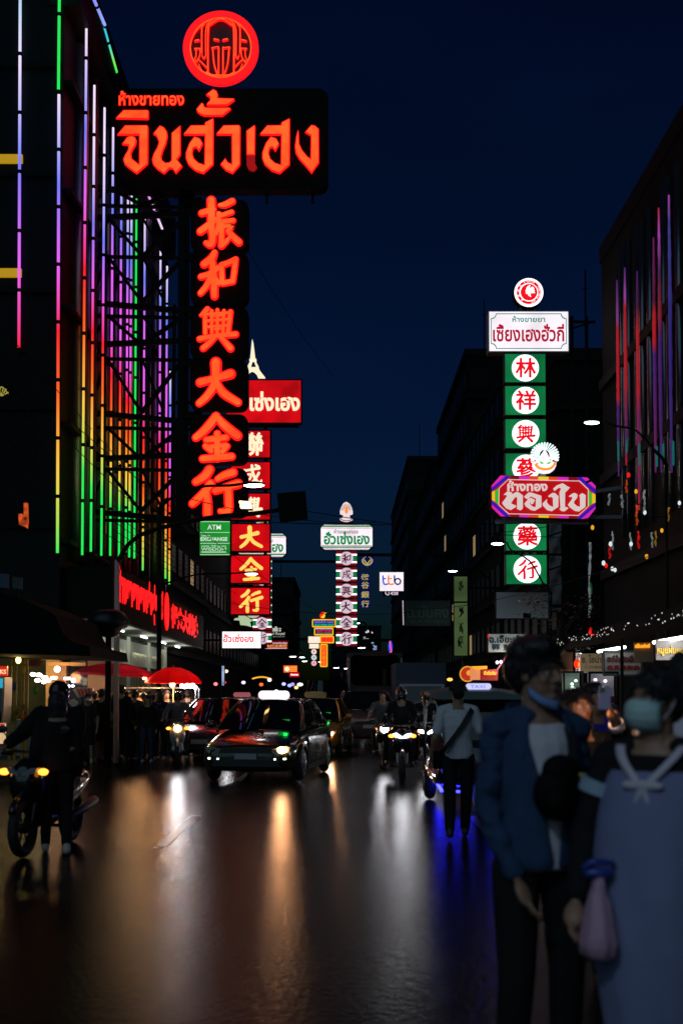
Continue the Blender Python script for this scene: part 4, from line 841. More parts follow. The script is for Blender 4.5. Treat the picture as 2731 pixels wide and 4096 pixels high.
    if top:
        b = MB(); torso(b, .012 if not hero else .016, -.06 if toplen > .45 else .15, .93); 
        if toplen < .49:
            pass
        for s in 'ab':
            b.cap(j['neck'].lerp(j['s'+s], .45), (.034 if topsl > 0 else .018)*h, j['s'+s] if topsl > 0 else j['neck'].lerp(j['s'+s], .7), .04*h if topsl > 0 else .018*h)
            if topsl > 0:
                e = j['s'+s].lerp(j['e'+s], min(1, topsl*1.35)); b.cap(j['s'+s], .038*h*bulk, e, .035*h*bulk)
                if topsl >= 1: b.cap(j['e'+s], .033*h*bulk, j['e'+s].lerp(j['w'+s], .92), .026*h*bulk)
        b.build('jacket' if topsl >= 1 else 'shirt', top, T, remesh=rs, sm=2, noise_amp=.004 if hero else 0)
    if bot:
        b = MB(); torso(b, .01, -.06, .15)
        for s in 'ab':
            k1 = min(1, botlen*2); b.cap(j['h'+s], .055*h, j['h'+s].lerp(j['k'+s], k1), (.055-.014*k1)*h)
            if botlen > .5: b.cap(j['k'+s], .041*h, j['k'+s].lerp(j['f'+s], (botlen-.5)*2*.95), .032*h)
        b.build('trousers' if botlen > .6 else 'shorts', bot, T, remesh=rs, sm=2)
    for s in 'ab':
        b = MB(); f = j['f'+s]; b.cap(f+V(0, .018*h, -.02*h), .026*h, f+V(0, -.09*h, -.027*h), .021*h); b.cap(f+V(0, .01*h, 0), .026*h, f+V(0, 0, .015*h), .025*h)
        b.build('shoe', shoes or shoeb, T, remesh=.012, sm=2)
    # hair
    q = lambda x, y, z: hc+hr@(V(x, y, z)*hh)
    b = MB(); r2 = random.Random(hash(label) % 1000 if False else len(label)*7+int(abs(x)*100))
    def he(c, r): b.ell(q(*c), [k*hh for k in r], 14, 10, hr)
    if hair == 'cap':
        he((0, .05, .27), (.37, .45, .27)); b.ell(q(0, -.45, .22), (.3*hh, .28*hh, .03*hh), 12, 6, hr); he((0, .26, -.02), (.3, .24, .3))
    elif hair == 'helmet':
        he((0, .02, .1), (.47, .55, .52)); he((0, .1, -.2), (.42, .45, .3))
    else:
        he((0, .09, .23), (.365, .44, .33)); he((0, .25, 0), (.325, .28, .36))
        for s in (-1, 1): he((s*.27, .04, .12), (.1, .26, .2)); he((s*.31, -.06, .06), (.035, .07, .14))
        N = 320 if hero else 26
        for k in range(N):
            a = r2.random()*6.283; z = r2.random(); rr = math.sqrt(max(0, 1-z*z*.8)); cx_, cy_ = .36*rr*math.cos(a), .1+.43*rr*math.sin(a)
            if cy_ < -.28 and z < .55: continue
            c0 = V(cx_, cy_, .2+.35*z); tp = c0+V(cx_*.25+(r2.random()-.5)*.14, (cy_-.1)*.25-.06, -.16-.1*r2.random())
            b.cap(q(*c0), (.026 if hero else .05)*hh, q(*tp), .005*hh, 5, 1)
        if hero and hair != 'long':
            for k in range(16):
                u_ = -1+2*k/15; c0 = V(u_*.28, -.26+.1*u_*u_, .4-.08*abs(u_)); b.cap(q(*c0), .06*hh, q(u_*.3+.05, -.37+.13*u_*u_, .26-.1*abs(u_)), .02*hh, 6, 2)
        if hair == 'long':
            for k in range(44 if hero else 20):
                a = R(-62+304*k/(43 if hero else 19)); x_, y_ = .33*math.cos(a), .1+.33*math.sin(a)
                if y_ < -.12 : continue
                b.cap(q(x_, y_, .2), .09*hh, q(x_*1.15, y_*.9+.04, -.35), .085*hh, 6, 2); b.cap(q(x_*1.15, y_*.9+.04, -.35), .085*hh, q(x_*1.2+(r2.random()-.5)*.1, y_*.8+.02, -.8-.25*r2.random()), .03*hh, 6, 2)
        if hair == 'bun': he((0, .5, .28), (.17, .17, .17))
        if hair == 'big':
            he((0, .07, .34), (.43, .5, .33)); he((-.1, -.12, .42), (.34, .32, .22)); he((0, .3, .1), (.38, .3, .36))
    b.build({'cap': 'cap', 'helmet': 'helmet'}.get(hair, 'hair'), {'cap': blackc, 'helmet': mat('helmet_shell', (.015, .015, .018), .15, coat=.5)}.get(hair, hairm), T, smooth=True, remesh=.012 if hair in ('helmet',) else 0)
    if mask:
        b = MB(); b.ell(q(0, -.25, -.22), (.25*hh, .2*hh, .2*hh), 14, 10, hr); m_ = b.build('face_mask', maskm, T, smooth=True)
    T['_'] = 0; del T['_']
    if extra: extra(T, j, hc, hh, hr, h)
    T.location = (x, y, z0); T.rotation_euler = (0, 0, R(face))
    return T
def at(u, d): return (u-CX)/F*d

# ------------------------------------------------------------ vehicles (front towards -Y)
tyre = mat('tyre', (.012, .012, .012), .7, bump=.2, bscale=40); rimm = mat('alloy_rim', (.35, .36, .37), .3, .9); chrome = mat('bright_chrome', (.6, .6, .62), .15, 1.); darkglass = mat('car_glass', (.004, .006, .006), .03, spec=.8); plast = mat('black_plastic', (.012, .012, .013), .4)
lampon = glow('headlamp_on', (1, .38, .14), 140); lampon_w = glow('headlamp_white', (.95, .95, 1), 52); lampoff = mat('headlamp_glass', (.25, .26, .27), .08); drl = glow('daylight_strip', (.95, .95, 1), 5); amber = glow('amber_lamp', (1, .3, .03), 3.5); redl = glow('tail_red', (1, .02, .01), 2.0)
def paint(n, c, metal=.2): return mat(n, c, .22, metal, coat=1., bump=.02, bscale=120)
def wheel(T, x, y, r, w=.2, parent=None):
    o = MB().torus((x, y, r), r-.09, .09, 'X', 24, 10).cyl((x-w/2+.02, y, r), (x+w/2-.02, y, r), r-.1, n=20).build('wheel', tyre, T, smooth=True)
    s = 1 if x > 0 else -1
    b = MB().torus((x+s*.085, y, r), r-.13, .018, 'X', 24, 6)
    for k in range(5): a = 2*math.pi*k/5+.3; b.cap((x+s*.09, y, r), .03, (x+s*.09, y+(r-.14)*math.cos(a), r+(r-.14)*math.sin(a)), .022, 6, 2)
    b.build('rim', rimm, o, smooth=True)
ST_SEDAN = [(0, .60, .30, .60), (.06, .74, .24, .68), (.3, .84, .2, .77), (.75, .875, .19, .84), (1.25, .885, .19, .95), (2.4, .885, .19, .98), (3.5, .88, .19, 1.02), (4.2, .84, .22, 1.0), (4.48, .76, .28, .95), (4.56, .62, .36, .86)]
ST_SUV = [(0, .66, .36, .80), (.06, .80, .3, .9), (.3, .88, .26, 1.0), (.8, .91, .25, 1.06), (1.25, .92, .25, 1.14), (2.4, .92, .25, 1.16), (3.6, .92, .25, 1.18), (4.2, .9, .28, 1.16), (4.5, .82, .34, 1.1), (4.58, .68, .42, 1.0)]
GH_SEDAN = dict(a0=(1.05, .80, .93), a1=(1.95, .60, 1.45), r1=(3.15, .59, 1.46), r0=(3.98, .74, 1.0))
GH_SUV = dict(a0=(1.05, .84, 1.12), a1=(1.75, .66, 1.66), r1=(3.9, .66, 1.68), r0=(4.4, .78, 1.16))
ST_VAN = [(0, .70, .35, .9), (.06, .84, .28, 1.0), (.25, .92, .25, 1.08), (.5, .94, .25, 1.16), (.9, .95, .25, 1.25), (2.4, .95, .25, 1.25), (3.8, .95, .25, 1.25), (4.6, .94, .28, 1.25), (4.85, .9, .34, 1.2), (4.9, .8, .4, 1.1)]
GH_VAN = dict(a0=(.55, .90, 1.15), a1=(1.25, .78, 2.15), r1=(4.7, .80, 2.18), r0=(4.88, .88, 1.2))
def car(label, body, cat='car', st=ST_SEDAN, gh=GH_SEDAN, lights=(1, 1), beam=40, lamp=None, roofsign=None, drls=True, taxi_led=False, side_paint=None, wheels=(.82, 3.45, .32), plate=True, bulb=None, name='car'):
    T = thing(name, label, cat)
    rings = []
    for y, w, z0, z1 in st:
        mid = (z0+z1)/2; half = [(0, z0), (w*.82, z0), (w*.95, z0+.07), (w, mid-.02), (w*.985, z1-.13), (w*.90, z1-.03), (w*.5, z1+.012), (0, z1+.02)]
        rings.append([V(x, y, z) for x, z in half]+[V(-x, y, z) for x, z in half[-2:0:-1]])
    MB().loft(rings).build('body', body, T, sub=2)
    a0, a1, r1, r0 = gh['a0'], gh['a1'], gh['r1'], gh['r0']
    def grid(p00, p10, p01, p11, bulge, nx=8, ny=5):
        g = []
        for jy in range(ny+1):
            row = []
            for ix in range(nx+1):
                s, t = ix/nx, jy/ny; p = p00.lerp(p10, s).lerp(p01.lerp(p11, s), t); row.append(p+bulge*(1-(2*s-1)**2)*(1 if True else t))
            g.append(row)
        return g
    def gp(k, s): return V(s*k[1], k[0], k[2])
    m_ = MB().loft(grid(gp(a0, -1), gp(a0, 1), gp(a1, -1), gp(a1, 1), V(0, -.16, .02)), closed=False).build('windscreen', darkglass, T, smooth=True, fix=False)
    MB().loft(grid(gp(r0, -1), gp(r0, 1), gp(r1, -1), gp(r1, 1), V(0, .12, .02)), closed=False).build('rear_window', darkglass, T, smooth=True, fix=False)
    for s in (-1, 1):
        g = []
        for t in range(6):
            k = t/5; A = gp(a0, s).lerp(gp(a1, s), k); B_ = gp(r0, s).lerp(gp(r1, s), k); g.append([A.lerp(B_, i/8)+V(s*.03*math.sin(math.pi*k), 0, 0) for i in range(9)])
        MB().loft(g, closed=False).build('side_window', darkglass, T, smooth=True, fix=False)
        b = MB(); b.tube([gp(a0, s)+V(0, -.03, -.02), gp(a0, s).lerp(gp(a1, s), .5)+V(s*.03, -.02, 0), gp(a1, s)], .035, 6)
        b.tube([gp(a1, s), gp(a1, s).lerp(gp(r1, s), .5)+V(s*.01, 0, .012), gp(r1, s)], .035, 6); b.tube([gp(r1, s), gp(r0, s)], .05, 6); b.build('pillar', body, T, smooth=True)
        ym = (a1[0]+r1[0])/2; MB().tube([V(s*(a0[1]+.03), ym, a0[2]), V(s*(a1[1]+.02), ym, a1[2])], .03, 6).build('door_pillar', plast, T)
        b = MB().ell((s*(a0[1]+.2), a0[0]+.28, a0[2]+.1), (.1, .06, .07)); b.cap((s*(a0[1]+.02), a0[0]+.3, a0[2]+.03), .02, (s*(a0[1]+.15), a0[0]+.29, a0[2]+.07), .02); b.build('mirror', body, T, smooth=True)
        w = st[4][1]; b = MB(); b.cap((s*(w+.006), a1[0]+.45, st[4][3]-.16), .014, (s*(w+.006), a1[0]+.62, st[4][3]-.16), .014, 6); b.cap((s*(w+.006), a1[0]+1.35, st[4][3]-.16), .014, (s*(w+.006), a1[0]+1.52, st[4][3]-.16), .014, 6); b.build('door_handle', chrome, T)
    roof = MB().loft(grid(gp(a1, -1), gp(a1, 1), gp(r1, -1), gp(r1, 1), V(0, 0, .055)), closed=False).build('roof', body, T, smooth=True, fix=False)
    zf = (st[1][2]+st[1][3])/2; f = st[0]
    MB().prism([(-.5, zf+.1), (.5, zf+.1), (.44, zf+.19), (-.44, zf+.19)], lambda x, z, o: V(x, f[0]+.0-o, z), .02, -.1).build('grille', plast, T)
    MB().prism([(-.62, st[0][2]+.02), (.62, st[0][2]+.02), (.55, zf-.02), (-.55, zf-.02)], lambda x, z, o: V(x, f[0]+.01-o, z), .03, -.1).build('air_intake', plast, T)
    if plate: MB().prism([(-.2, zf-.01), (.2, zf-.01), (.2, zf+.09), (-.2, zf+.09)], lambda x, z, o: V(x, f[0]-.03-o, z), .012, 0).build('number_plate', mat('plate', (.35, .35, .33), .4), T)
    for s, on in zip((-1, 1), lights):
        zc = st[1][3]-.075; hw = st[1][1]
        pts = [(s*(hw-.30), zc-.06), (s*(hw-.01), zc-.04), (s*(hw+.05), zc+.05), (s*(hw-.04), zc+.075), (s*(hw-.28), zc+.02)]
        o = MB().prism(pts, lambda x, z, o_: V(x, .05+abs(abs(x)-.45)*.22-o_, z), .02, -.1).build('headlight', lampoff, T)
        if on:
            MB().ell((s*(hw-.11), .055, zc+.005), (.085, .035, .055)).build('headlight_bulb', lamp or lampon, o, smooth=True)
            if beam: light('headlight_beam', 'SPOT', (s*(hw-.11), -.03, zc), T, beam, (1, .6, .32) if (lamp or lampon) is lampon else (.92, .95, 1), (s*(hw-.11), -12, zc-1.0), .07, 75, .7)
        if drls: MB().prism([(s*(hw-.24), zf-.03), (s*(hw-.03), zf-.015), (s*(hw-.03), zf+.012), (s*(hw-.24), zf+.002)], lambda x, z, o_: V(x, .04+abs(abs(x)-.5)*.2-o_, z), .03, -.05).build('fog_lamp', drl, T)
        for yw in wheels[:2]:
            MB().torus((s*(st[4][1]-.005), yw, wheels[2]), wheels[2]+.045, .03, 'X', 20, 6, 0, math.pi).build('wheel_arch', plast, T, smooth=True)
            wheel(T, s*(st[4][1]-.085), yw, wheels[2])
        MB().box((s*(st[4][1]-.02), (wheels[0]+wheels[1])/2, st[4][2]+.06), (.06, wheels[1]-wheels[0]-.8, .08)).build('sill', plast, T)
        MB().box((s*.62, st[-1][0]-.08, st[-1][3]-.1), (.3, .16, .13)).build('tail_light', mat('tail_lens', (.3, .01, .01), .15), T)
    if roofsign:
        o = MB().prism(rrect(-.3, 0, .3, .17, .08), lambda x, z, o_: V(x, (a1[0]+.35)-o_, a1[2]+.05+z), .07, -.07).build('roof_sign', roofsign, roof)
    if taxi_led:
        MB().box((.42, a0[0]+.22, a0[2]+.13), (.17, .03, .10)).build('led_panel', glow('led_green', (.02, 1, .12), 3.2), T)
        MB().box((.42, a0[0]+.215, a0[2]+.13), (.22, .02, .14)).build('led_case', mat('led_green_case', (.01, .12, .03), .4, emit=.35, ecol=(.01, .6, .08)), T)
        for x, yy in ((-.2, .5), (.02, .25), (.45, .3)): pass
    return T
def place(T, x, y, yaw=0, z=0.): T.location = (x, y, z); T.rotation_euler = (0, 0, R(yaw)); return T
tg = paint('taxi_green', (.016, .034, .006)); ty = paint('taxi_yellow', (.45, .2, .01)); sil = paint('silver', (.30, .33, .33), .6); dred = paint('dark_red', (.12, .008, .01)); blk = paint('black_car', (.01, .011, .012)); brn = paint('bronze', (.16, .10, .085), .5); navy = paint('navy_van', (.02, .035, .06)); whp = paint('white_paint', (.5, .5, .5), 0); redp = paint('red_paint', (.35, .01, .01), 0)
rs_w = glow('taxi_roof_white', (1, .9, .98), 1.15)
taxi = car('green taxi with white roof sign and green dashboard light, nearest car', tg, 'taxi', lights=(0, 1), beam=14, roofsign=rs_w, taxi_led=True, name='taxi')
for s in (-1, 1):   # silver sheets over the flanks imitate light from the car behind
    g = []
    for t in range(5):
        z = .30+.5*t/4; g.append([V(s*(.892+.012*math.sin(math.pi*t/4)), 1.25+2.0*i/8, z) for i in range(9)])
    MB().loft(g, closed=False).build('lit_flank', sil, taxi, smooth=True, fix=False)
T = taxi
place(taxi, at(985, 20.2), 20.2, -9)
t2 = car('yellow and green taxi with green windscreen light behind nearest taxi', ty, 'taxi', lights=(0, 1), beam=45, roofsign=mat('sign_off', (.3, .25, .1), .4), taxi_led=True, drls=False, name='taxi'); place(t2, at(1215, 28.5), 28.5, -6)
rc = car('dark red car behind the nearest taxi beside the crowd', dred, lights=(0, 1), beam=0, lamp=lampon_w, drls=False); place(rc, at(800, 26.5), 26.5, -8)
sv = car('bronze suv with one bright headlight in the middle lane', brn, 'suv', ST_SUV, GH_SUV, lights=(1, 0), beam=22, drls=False, name='suv', wheels=(.85, 3.5, .36)); place(sv, at(1478, 34), 34, 2)
vn = car('navy passenger van with wide windscreen behind the taxis', navy, 'van', ST_VAN, GH_VAN, lights=(0, 0), drls=False, name='van', wheels=(.8, 4.0, .34)); place(vn, at(1312, 46), 46, 1)
bus = thing('bus', 'tall dark coach with pale corner posts behind the bronze suv', 'bus')
b = MB(); b.box((0, 5.5, 1.9), (2.5, 11, 3.2)); b.build('body', mat('bus_body', (.02, .03, .03), .35, coat=.3), bus)
MB().prism(rrect(-1.12, 2.0, 1.12, 3.4, .25), lambda x, z, o: V(x, -o, z), .04, -.05).build('windscreen', darkglass, bus)
MB().prism(rrect(-1.0, 1.05, 1.0, 1.9, .15), lambda x, z, o: V(x, -o, z), .03, -.05).build('lower_panel', mat('bus_panel', (.05, .03, .03), .3), bus)
for s in (-1, 1):
    MB().box((s*1.2, -.03, 2.1), (.09, .08, 2.3)).build('corner_post', mat('pale_post', (.35, .4, .4), .4), bus)
    for y in (2.2, 8.5): wheel(bus, s*1.15, y, .5, .28)
    o = MB().cap((s*1.3, -.3, 3.1), .03, (s*1.5, -.45, 2.6), .03); o.ell((s*1.5, -.45, 2.45), (.1, .06, .2)).build('mirror', plast, bus)
    MB().box((s*.9, -.03, .85), (.35, .08, .18)).build('headlight', lampoff, bus)
MB().box((0, -.02, 3.46), (1.2, .1, .22)).build('route_panel', mat('route_panel', (.05, .012, .014), .4), bus)
place(bus, at(1500, 52), 52, 0)
tr = thing('truck', 'blue tarpaulin covered truck far right of the coach', 'truck')
MB().box((0, 3.2, 2.0), (2.0, 4.2, 1.7)).build('cargo_cover', mat('blue_tarp', (.03, .07, .13), .5, bump=.4, bscale=5), tr)
rg = []
for y, w, z0, z1 in ((0, .8, .5, 1.3), (.15, .92, .4, 1.35), (.5, .95, .4, 2.0), (1.05, .95, .4, 2.05)): rg.append([V(-w, y, z0), V(w, y, z0), V(w, y, (z0+z1)/2), V(w*.92, y, z1), V(-w*.92, y, z1), V(-w, y, (z0+z1)/2)])
MB().loft(rg).build('cab', paint('truck_white', (.3, .33, .36), 0), tr)
MB().prism([(-.8, 1.38), (.8, 1.38), (.74, 1.92), (-.74, 1.92)], lambda x, z, o: V(x, .17+(z-1.38)*.55-o, z), .03, -.02).build('windscreen', darkglass, tr)
MB().box((0, -.02, .75), (1.7, .08, .3)).build('bumper', chrome, tr)
for s in (-1, 1):
    MB().box((s*.97, 1.15, 1.9), (.06, .06, 1.9)).build('corner_post', mat('pale_post', (1, 1, 1)), tr); MB().box((s*.62, -.04, 1.0), (.25, .06, .16)).build('headlight', lampoff, tr)
    for y in (.75, 4.2): wheel(tr, s*.85, y, .4, .22)
place(tr, at(1690, 44), 44, 0)
# --- motorcycles
def motorbike(label, body, lampstyle='twin', on=True, ambers=False, beam=60, name='motorbike', lm=None, bright=None):
    rimm, chrome = (bright, bright) if bright else (globals()['rimm'], globals()['chrome'])
    T = thing(name, label, 'motorbike')
    for y in (0.0, 1.25):
        o = MB().torus((0, y, .29), .235, .055, 'X', 24, 8).build('wheel', tyre, T, smooth=True)
        b = MB().torus((0, y, .29), .185, .015, 'X', 24, 6).cyl((-.04, y, .29), (.04, y, .29), .05)
        for k in range(6): a = k*math.pi/3; b.cap((0, y, .29), .012, (0, y+.18*math.cos(a), .29+.18*math.sin(a)), .01, 5, 1)
        b.build('rim', rimm, o, smooth=True)
    for s in (-1, 1): MB().tube([(s*.085, 0, .29), (s*.085, .1, .62), (s*.07, .2, .88)], .024, 8).build('fork', rimm, T, smooth=True)
    MB().torus((0, 0, .29), .32, .035, 'X', 14, 6, .4, 2.6).build('mudguard', body, T, smooth=True)
    rg = []
    for y, w, z0, z1 in ((-.08, .10, .62, .86), (0, .17, .52, .95), (.12, .2, .42, 1.0), (.22, .17, .3, 1.02)): rg.append([V(w*math.cos(a), y, (z0+z1)/2+(z1-z0)/2*math.sin(a)) for a in [2*math.pi*k/12 for k in range(12)]])
    MB().loft(rg).build('front_fairing', body, T, sub=1)
    rg = []
    for y, w, z0, z1 in ((.25, .15, .26, .45), (.6, .16, .25, .42), (.75, .17, .28, .68), (1.1, .17, .42, .74), (1.5, .13, .55, .76), (1.68, .06, .66, .76)): rg.append([V(w*math.cos(a), y, (z0+z1)/2+(z1-z0)/2*math.sin(a)) for a in [2*math.pi*k/12 for k in range(12)]])
    MB().loft(rg).build('rear_body', body, T, sub=1)
    MB().loft([[V(w*math.cos(a), y, z+.045*math.sin(a)) for a in [2*math.pi*k/10 for k in range(10)]] for y, w, z in ((.62, .1, .74), (.8, .15, .77), (1.2, .16, .80), (1.55, .11, .84))]).build('seat', blackc, T, sub=1)
    hb = MB().tube([(-.36, .32, 1.0), (-.2, .25, 1.03), (0, .2, 1.02), (.2, .25, 1.03), (.36, .32, 1.0)], .016, 8).build('handlebar', plast, T, smooth=True)
    for s in (-1, 1):
        MB().cap((s*.26, .3, 1.0), .022, (s*.37, .34, 1.0), .022).build('grip', plast, hb, smooth=True)
        b = MB().tube([(s*.22, .26, 1.03), (s*.27, .24, 1.15), (s*.31, .22, 1.22)], .008, 6); b.ell((s*.33, .22, 1.25), (.06, .015, .04)).build('mirror', plast, T, smooth=True)
        if lampstyle == 'twin':
            o = MB().prism([(s*.02, .80), (s*.13, .83), (s*.16, .88), (s*.10, .88), (s*.02, .83)], lambda x, z, o_: V(x, -.06+abs(x)*.25-o_, z), .025, -.08).build('headlight', (lm or lampon_w) if on else lampoff, T)
        MB().ell((s*.2, -.0, .84), (.055, .04, .035)).build('indicator', amber if ambers else mat('amber_off', (.3, .12, .02), .2), T, smooth=True)
    if lampstyle == 'round': MB().ell((0, -.08, .84), (.09, .05, .08)).build('headlight', (lm or lampon_w) if on else lampoff, T, smooth=True)
    MB().box((0, 1.66, .7), (.14, .05, .07)).build('tail_light', mat('tail_lens', (1, 1, 1)), T)
    MB().cap((.14, .9, .32), .05, (.16, 1.5, .42), .06).build('exhaust', chrome, T, smooth=True)
    b = MB()
    for s in (-1, 1): b.cap((0, .7, .24), .02, (s*.22, .7, .24), .02, 6)
    b.build('footpeg', plast, T)
    MB().box((0, .02, .7), (.2, .02, .12)).build('number_plate', mat('plate', (1, 1, 1)), T)
    if on and beam: light('headlight_beam', 'SPOT', (0, -.16, .84), T, beam, (.93, .95, 1), (0, -11, -.1), .06, 75, .7)
    return T
RIDE = dict(pel=(0, .54, .50), neck=(0, .50, .825), sa=(-.115, .49, .79), sb=(.115, .49, .79), ea=(-.17, .36, .68), eb=(.17, .36, .68), wa=(-.2, .22, .62), wb=(.2, .22, .62), ha=(-.055, .53, .48), hb=(.055, .53, .48), ka=(-.115, .30, .47), kb=(.115, .30, .47), fa=(-.11, .37, .20), fb=(.11, .37, .20))
PILL = dict(pel=(0, .78, .52), neck=(0, .76, .85), sa=(-.11, .76, .815), sb=(.11, .76, .815), ea=(-.16, .68, .66), eb=(.16, .68, .66), wa=(-.09, .56, .58), wb=(.09, .56, .58), ha=(-.055, .77, .5), hb=(.055, .77, .5), ka=(-.16, .55, .46), kb=(.16, .55, .46), fa=(-.16, .62, .2), fb=(.16, .62, .2))
bk = motorbike('dark motorbike with joined white lamps and amber indicators, centre right lane', blk, 'twin', ambers=True, beam=14); place(bk, at(1608, 20.8), 20.8, -2)
human('motorbike rider in dark helmetless hair and black jacket, centre right lane', at(1608, 20.8), 20.8, -2, 1.72, blackc, 1, bot=darkc, J=RIDE, hair='helmet')
human('pillion passenger in black sitting behind the centre rider', at(1608, 20.8), 20.8, -2, 1.72, darkc, 1, bot=blackc, J=PILL, hair='helmet')
bk2 = motorbike('motorbike with pair of slanted bluish white lamps left of walker', blk, 'twin', beam=12); place(bk2, at(1705, 23), 23, -3); 
human('motorbike rider in black behind the slanted white lamps', at(1705, 23), 23, -3, 1.7, blackc, 1, bot=darkc, J=RIDE, hair='helmet')
bk3 = motorbike('motorbike with one bright round lamp just behind the centre riders', blk, 'round', beam=8); place(bk3, at(1536, 25), 25, 0)
human('motorbike rider with bare forearm behind the centre riders', at(1536, 25), 25, 0, 1.72, greyc, .5, bot=darkc, J=RIDE, hair='short')
bk4 = motorbike('white motorbike with glowing amber front lamp beside the crowd', whp, 'round', lm=glow('bike_amber', (1, .5, .16), 9), beam=35, ambers=True); place(bk4, at(712, 25.4), 25.4, 8)
human('delivery rider in grey on the white motorbike', at(712, 25.4), 25.4, 8, 1.68, greyc, 1, bot=darkc, J=RIDE, hair='helmet')
bk5 = motorbike('black motorbike with two glowing amber indicators, nearest at left edge', blk, 'twin', on=False, ambers=True, bright=mat('dull_metal', (.02, .022, .025), .35, .6)); place(bk5, at(100, 11.2), 11.2, -8)
human('rider in black hooded jacket with grey chest band, nearest at left', at(104, 11.2), 11.2, -8, 1.76, blackc, 1, bot=blackc, J=RIDE, hair='helmet', bulk=1.4,
      extra=lambda T, j, hc, hh, hr, h: [MB().box(j['pel'].lerp(j['neck'], .66)+V(.02, -.15, 0), (.2, .02, .055)).build('reflective_band', mat('reflect_band', (.25, .26, .42), .4), T), MB().ell(hc+V(0, -.02, -.10), (.105, .11, .09)).ell(hc+V(0, .02, -.15), (.13, .12, .07)).build('neck_gaiter', blackc, T, remesh=.012)])
human('person with long dark hair in black walking away beside the nearest motorbike', at(232, 11.5), 11.5, 195, 1.62, blackc, 1, bot=blackc, hair='long', shoes=shoew, bulk=1.25, J=dict(fa=(-.06, .08, .05), fb=(.065, -.07, .05)))
# --- tuk-tuk behind the walker with blue under-light
tk = thing('tuk_tuk', 'dark three wheeled tuk-tuk with white roof sign and blue under glow', 'tuk-tuk')
rg = []
for y, w, z0, z1 in ((0, .22, .42, .85), (.12, .42, .35, .98), (.35, .58, .3, 1.02), (.6, .62, .28, .5), (1.3, .66, .28, .48), (2.3, .7, .3, .75), (2.75, .68, .35, .8)): rg.append([V(-w, y, z0), V(w, y, z0), V(w, y, (z0+z1)/2), V(w*.85, y, z1), V(-w*.85, y, z1), V(-w, y, (z0+z1)/2)])
MB().loft(rg).build('body', paint('tuk_body', (.015, .02, .04), 0), tk, sub=1)
MB().loft([[V(-.68*s, y, z), V(.68*s, y, z), V(.66*s, y, z+.05), V(.3*s, y, z+.11), V(-.3*s, y, z+.11), V(-.66*s, y, z+.05)] for y, z, s in ((.3, 1.53, .85), (.6, 1.57, 1), (2.6, 1.6, 1), (2.85, 1.56, .95))]).build('roof_canopy', mat('tuk_canopy', (.10, .16, .15), .6), tk)
for s in (-1, 1):
    MB().tube([(s*.5, .25, .95), (s*.56, .45, 1.4), (s*.6, .6, 1.58)], .022, 8).build('windscreen_post', chrome, tk, smooth=True)
    MB().tube([(s*.66, 2.4, .6), (s*.66, 2.5, 1.6)], .025, 8).build('rear_post', chrome, tk, smooth=True)
    wheel(tk, s*.6, 2.2, .25, .14)
    MB().ell((s*.36, .02, .82), (.09, .05, .08)).build('headlight', lampoff, tk, smooth=True)
    MB().tube([(s*.52, .3, 1.2), (s*.72, .25, 1.25)], .01, 6).build('mirror_arm', chrome, tk)
    MB().ell((s*.5, .06, .6), (.035, .02, .1)).build('blue_side_lamp', glow('blue_lamp', (.05, .07, 1), 2), tk, smooth=True)
MB().prism([(-.5, .98), (.5, .98), (.56, 1.52), (-.56, 1.52)], lambda x, z, o: V(x, .22+(z-.98)*.55-o, z), .01, 0).build('windscreen', darkglass, tk)
wheel(tk, .0, .12, .25, .12)
MB().box((0, 1.7, .62), (1.1, .5, .2)).box((0, 2.0, .95), (1.1, .12, .6)).build('seat', mat('seat_red', (.15, .02, .02), .5), tk)
o = MB().prism(rrect(-.17, 0, .17, .085, .04), lambda x, z, o_: V(x, .5-o_, 1.665+z), .06, -.06).build('roof_sign', glow('taxi_roof_blue', (.62, .62, 1), 1.0), tk)
vs, fs = text_mesh('TAXI'); MB().add([V(-.115+p[0]*.092, .43, 1.685+p[1]*.06) for p in vs], fs).build('lettering', glow('taxi_letter', (.12, .1, .6), .8), o, fix=False)
ug = MB().box((0, .5, .262), (.9, .06, .025)).box((-.5, 1.3, .262), (.04, 1.5, .025)).box((.5, 1.3, .262), (.04, 1.5, .025)).build('under_light', glow('blue_underglow', (.012, .012, 1), 22), tk)
place(tk, at(1925, 15.2), 15.2, -2)

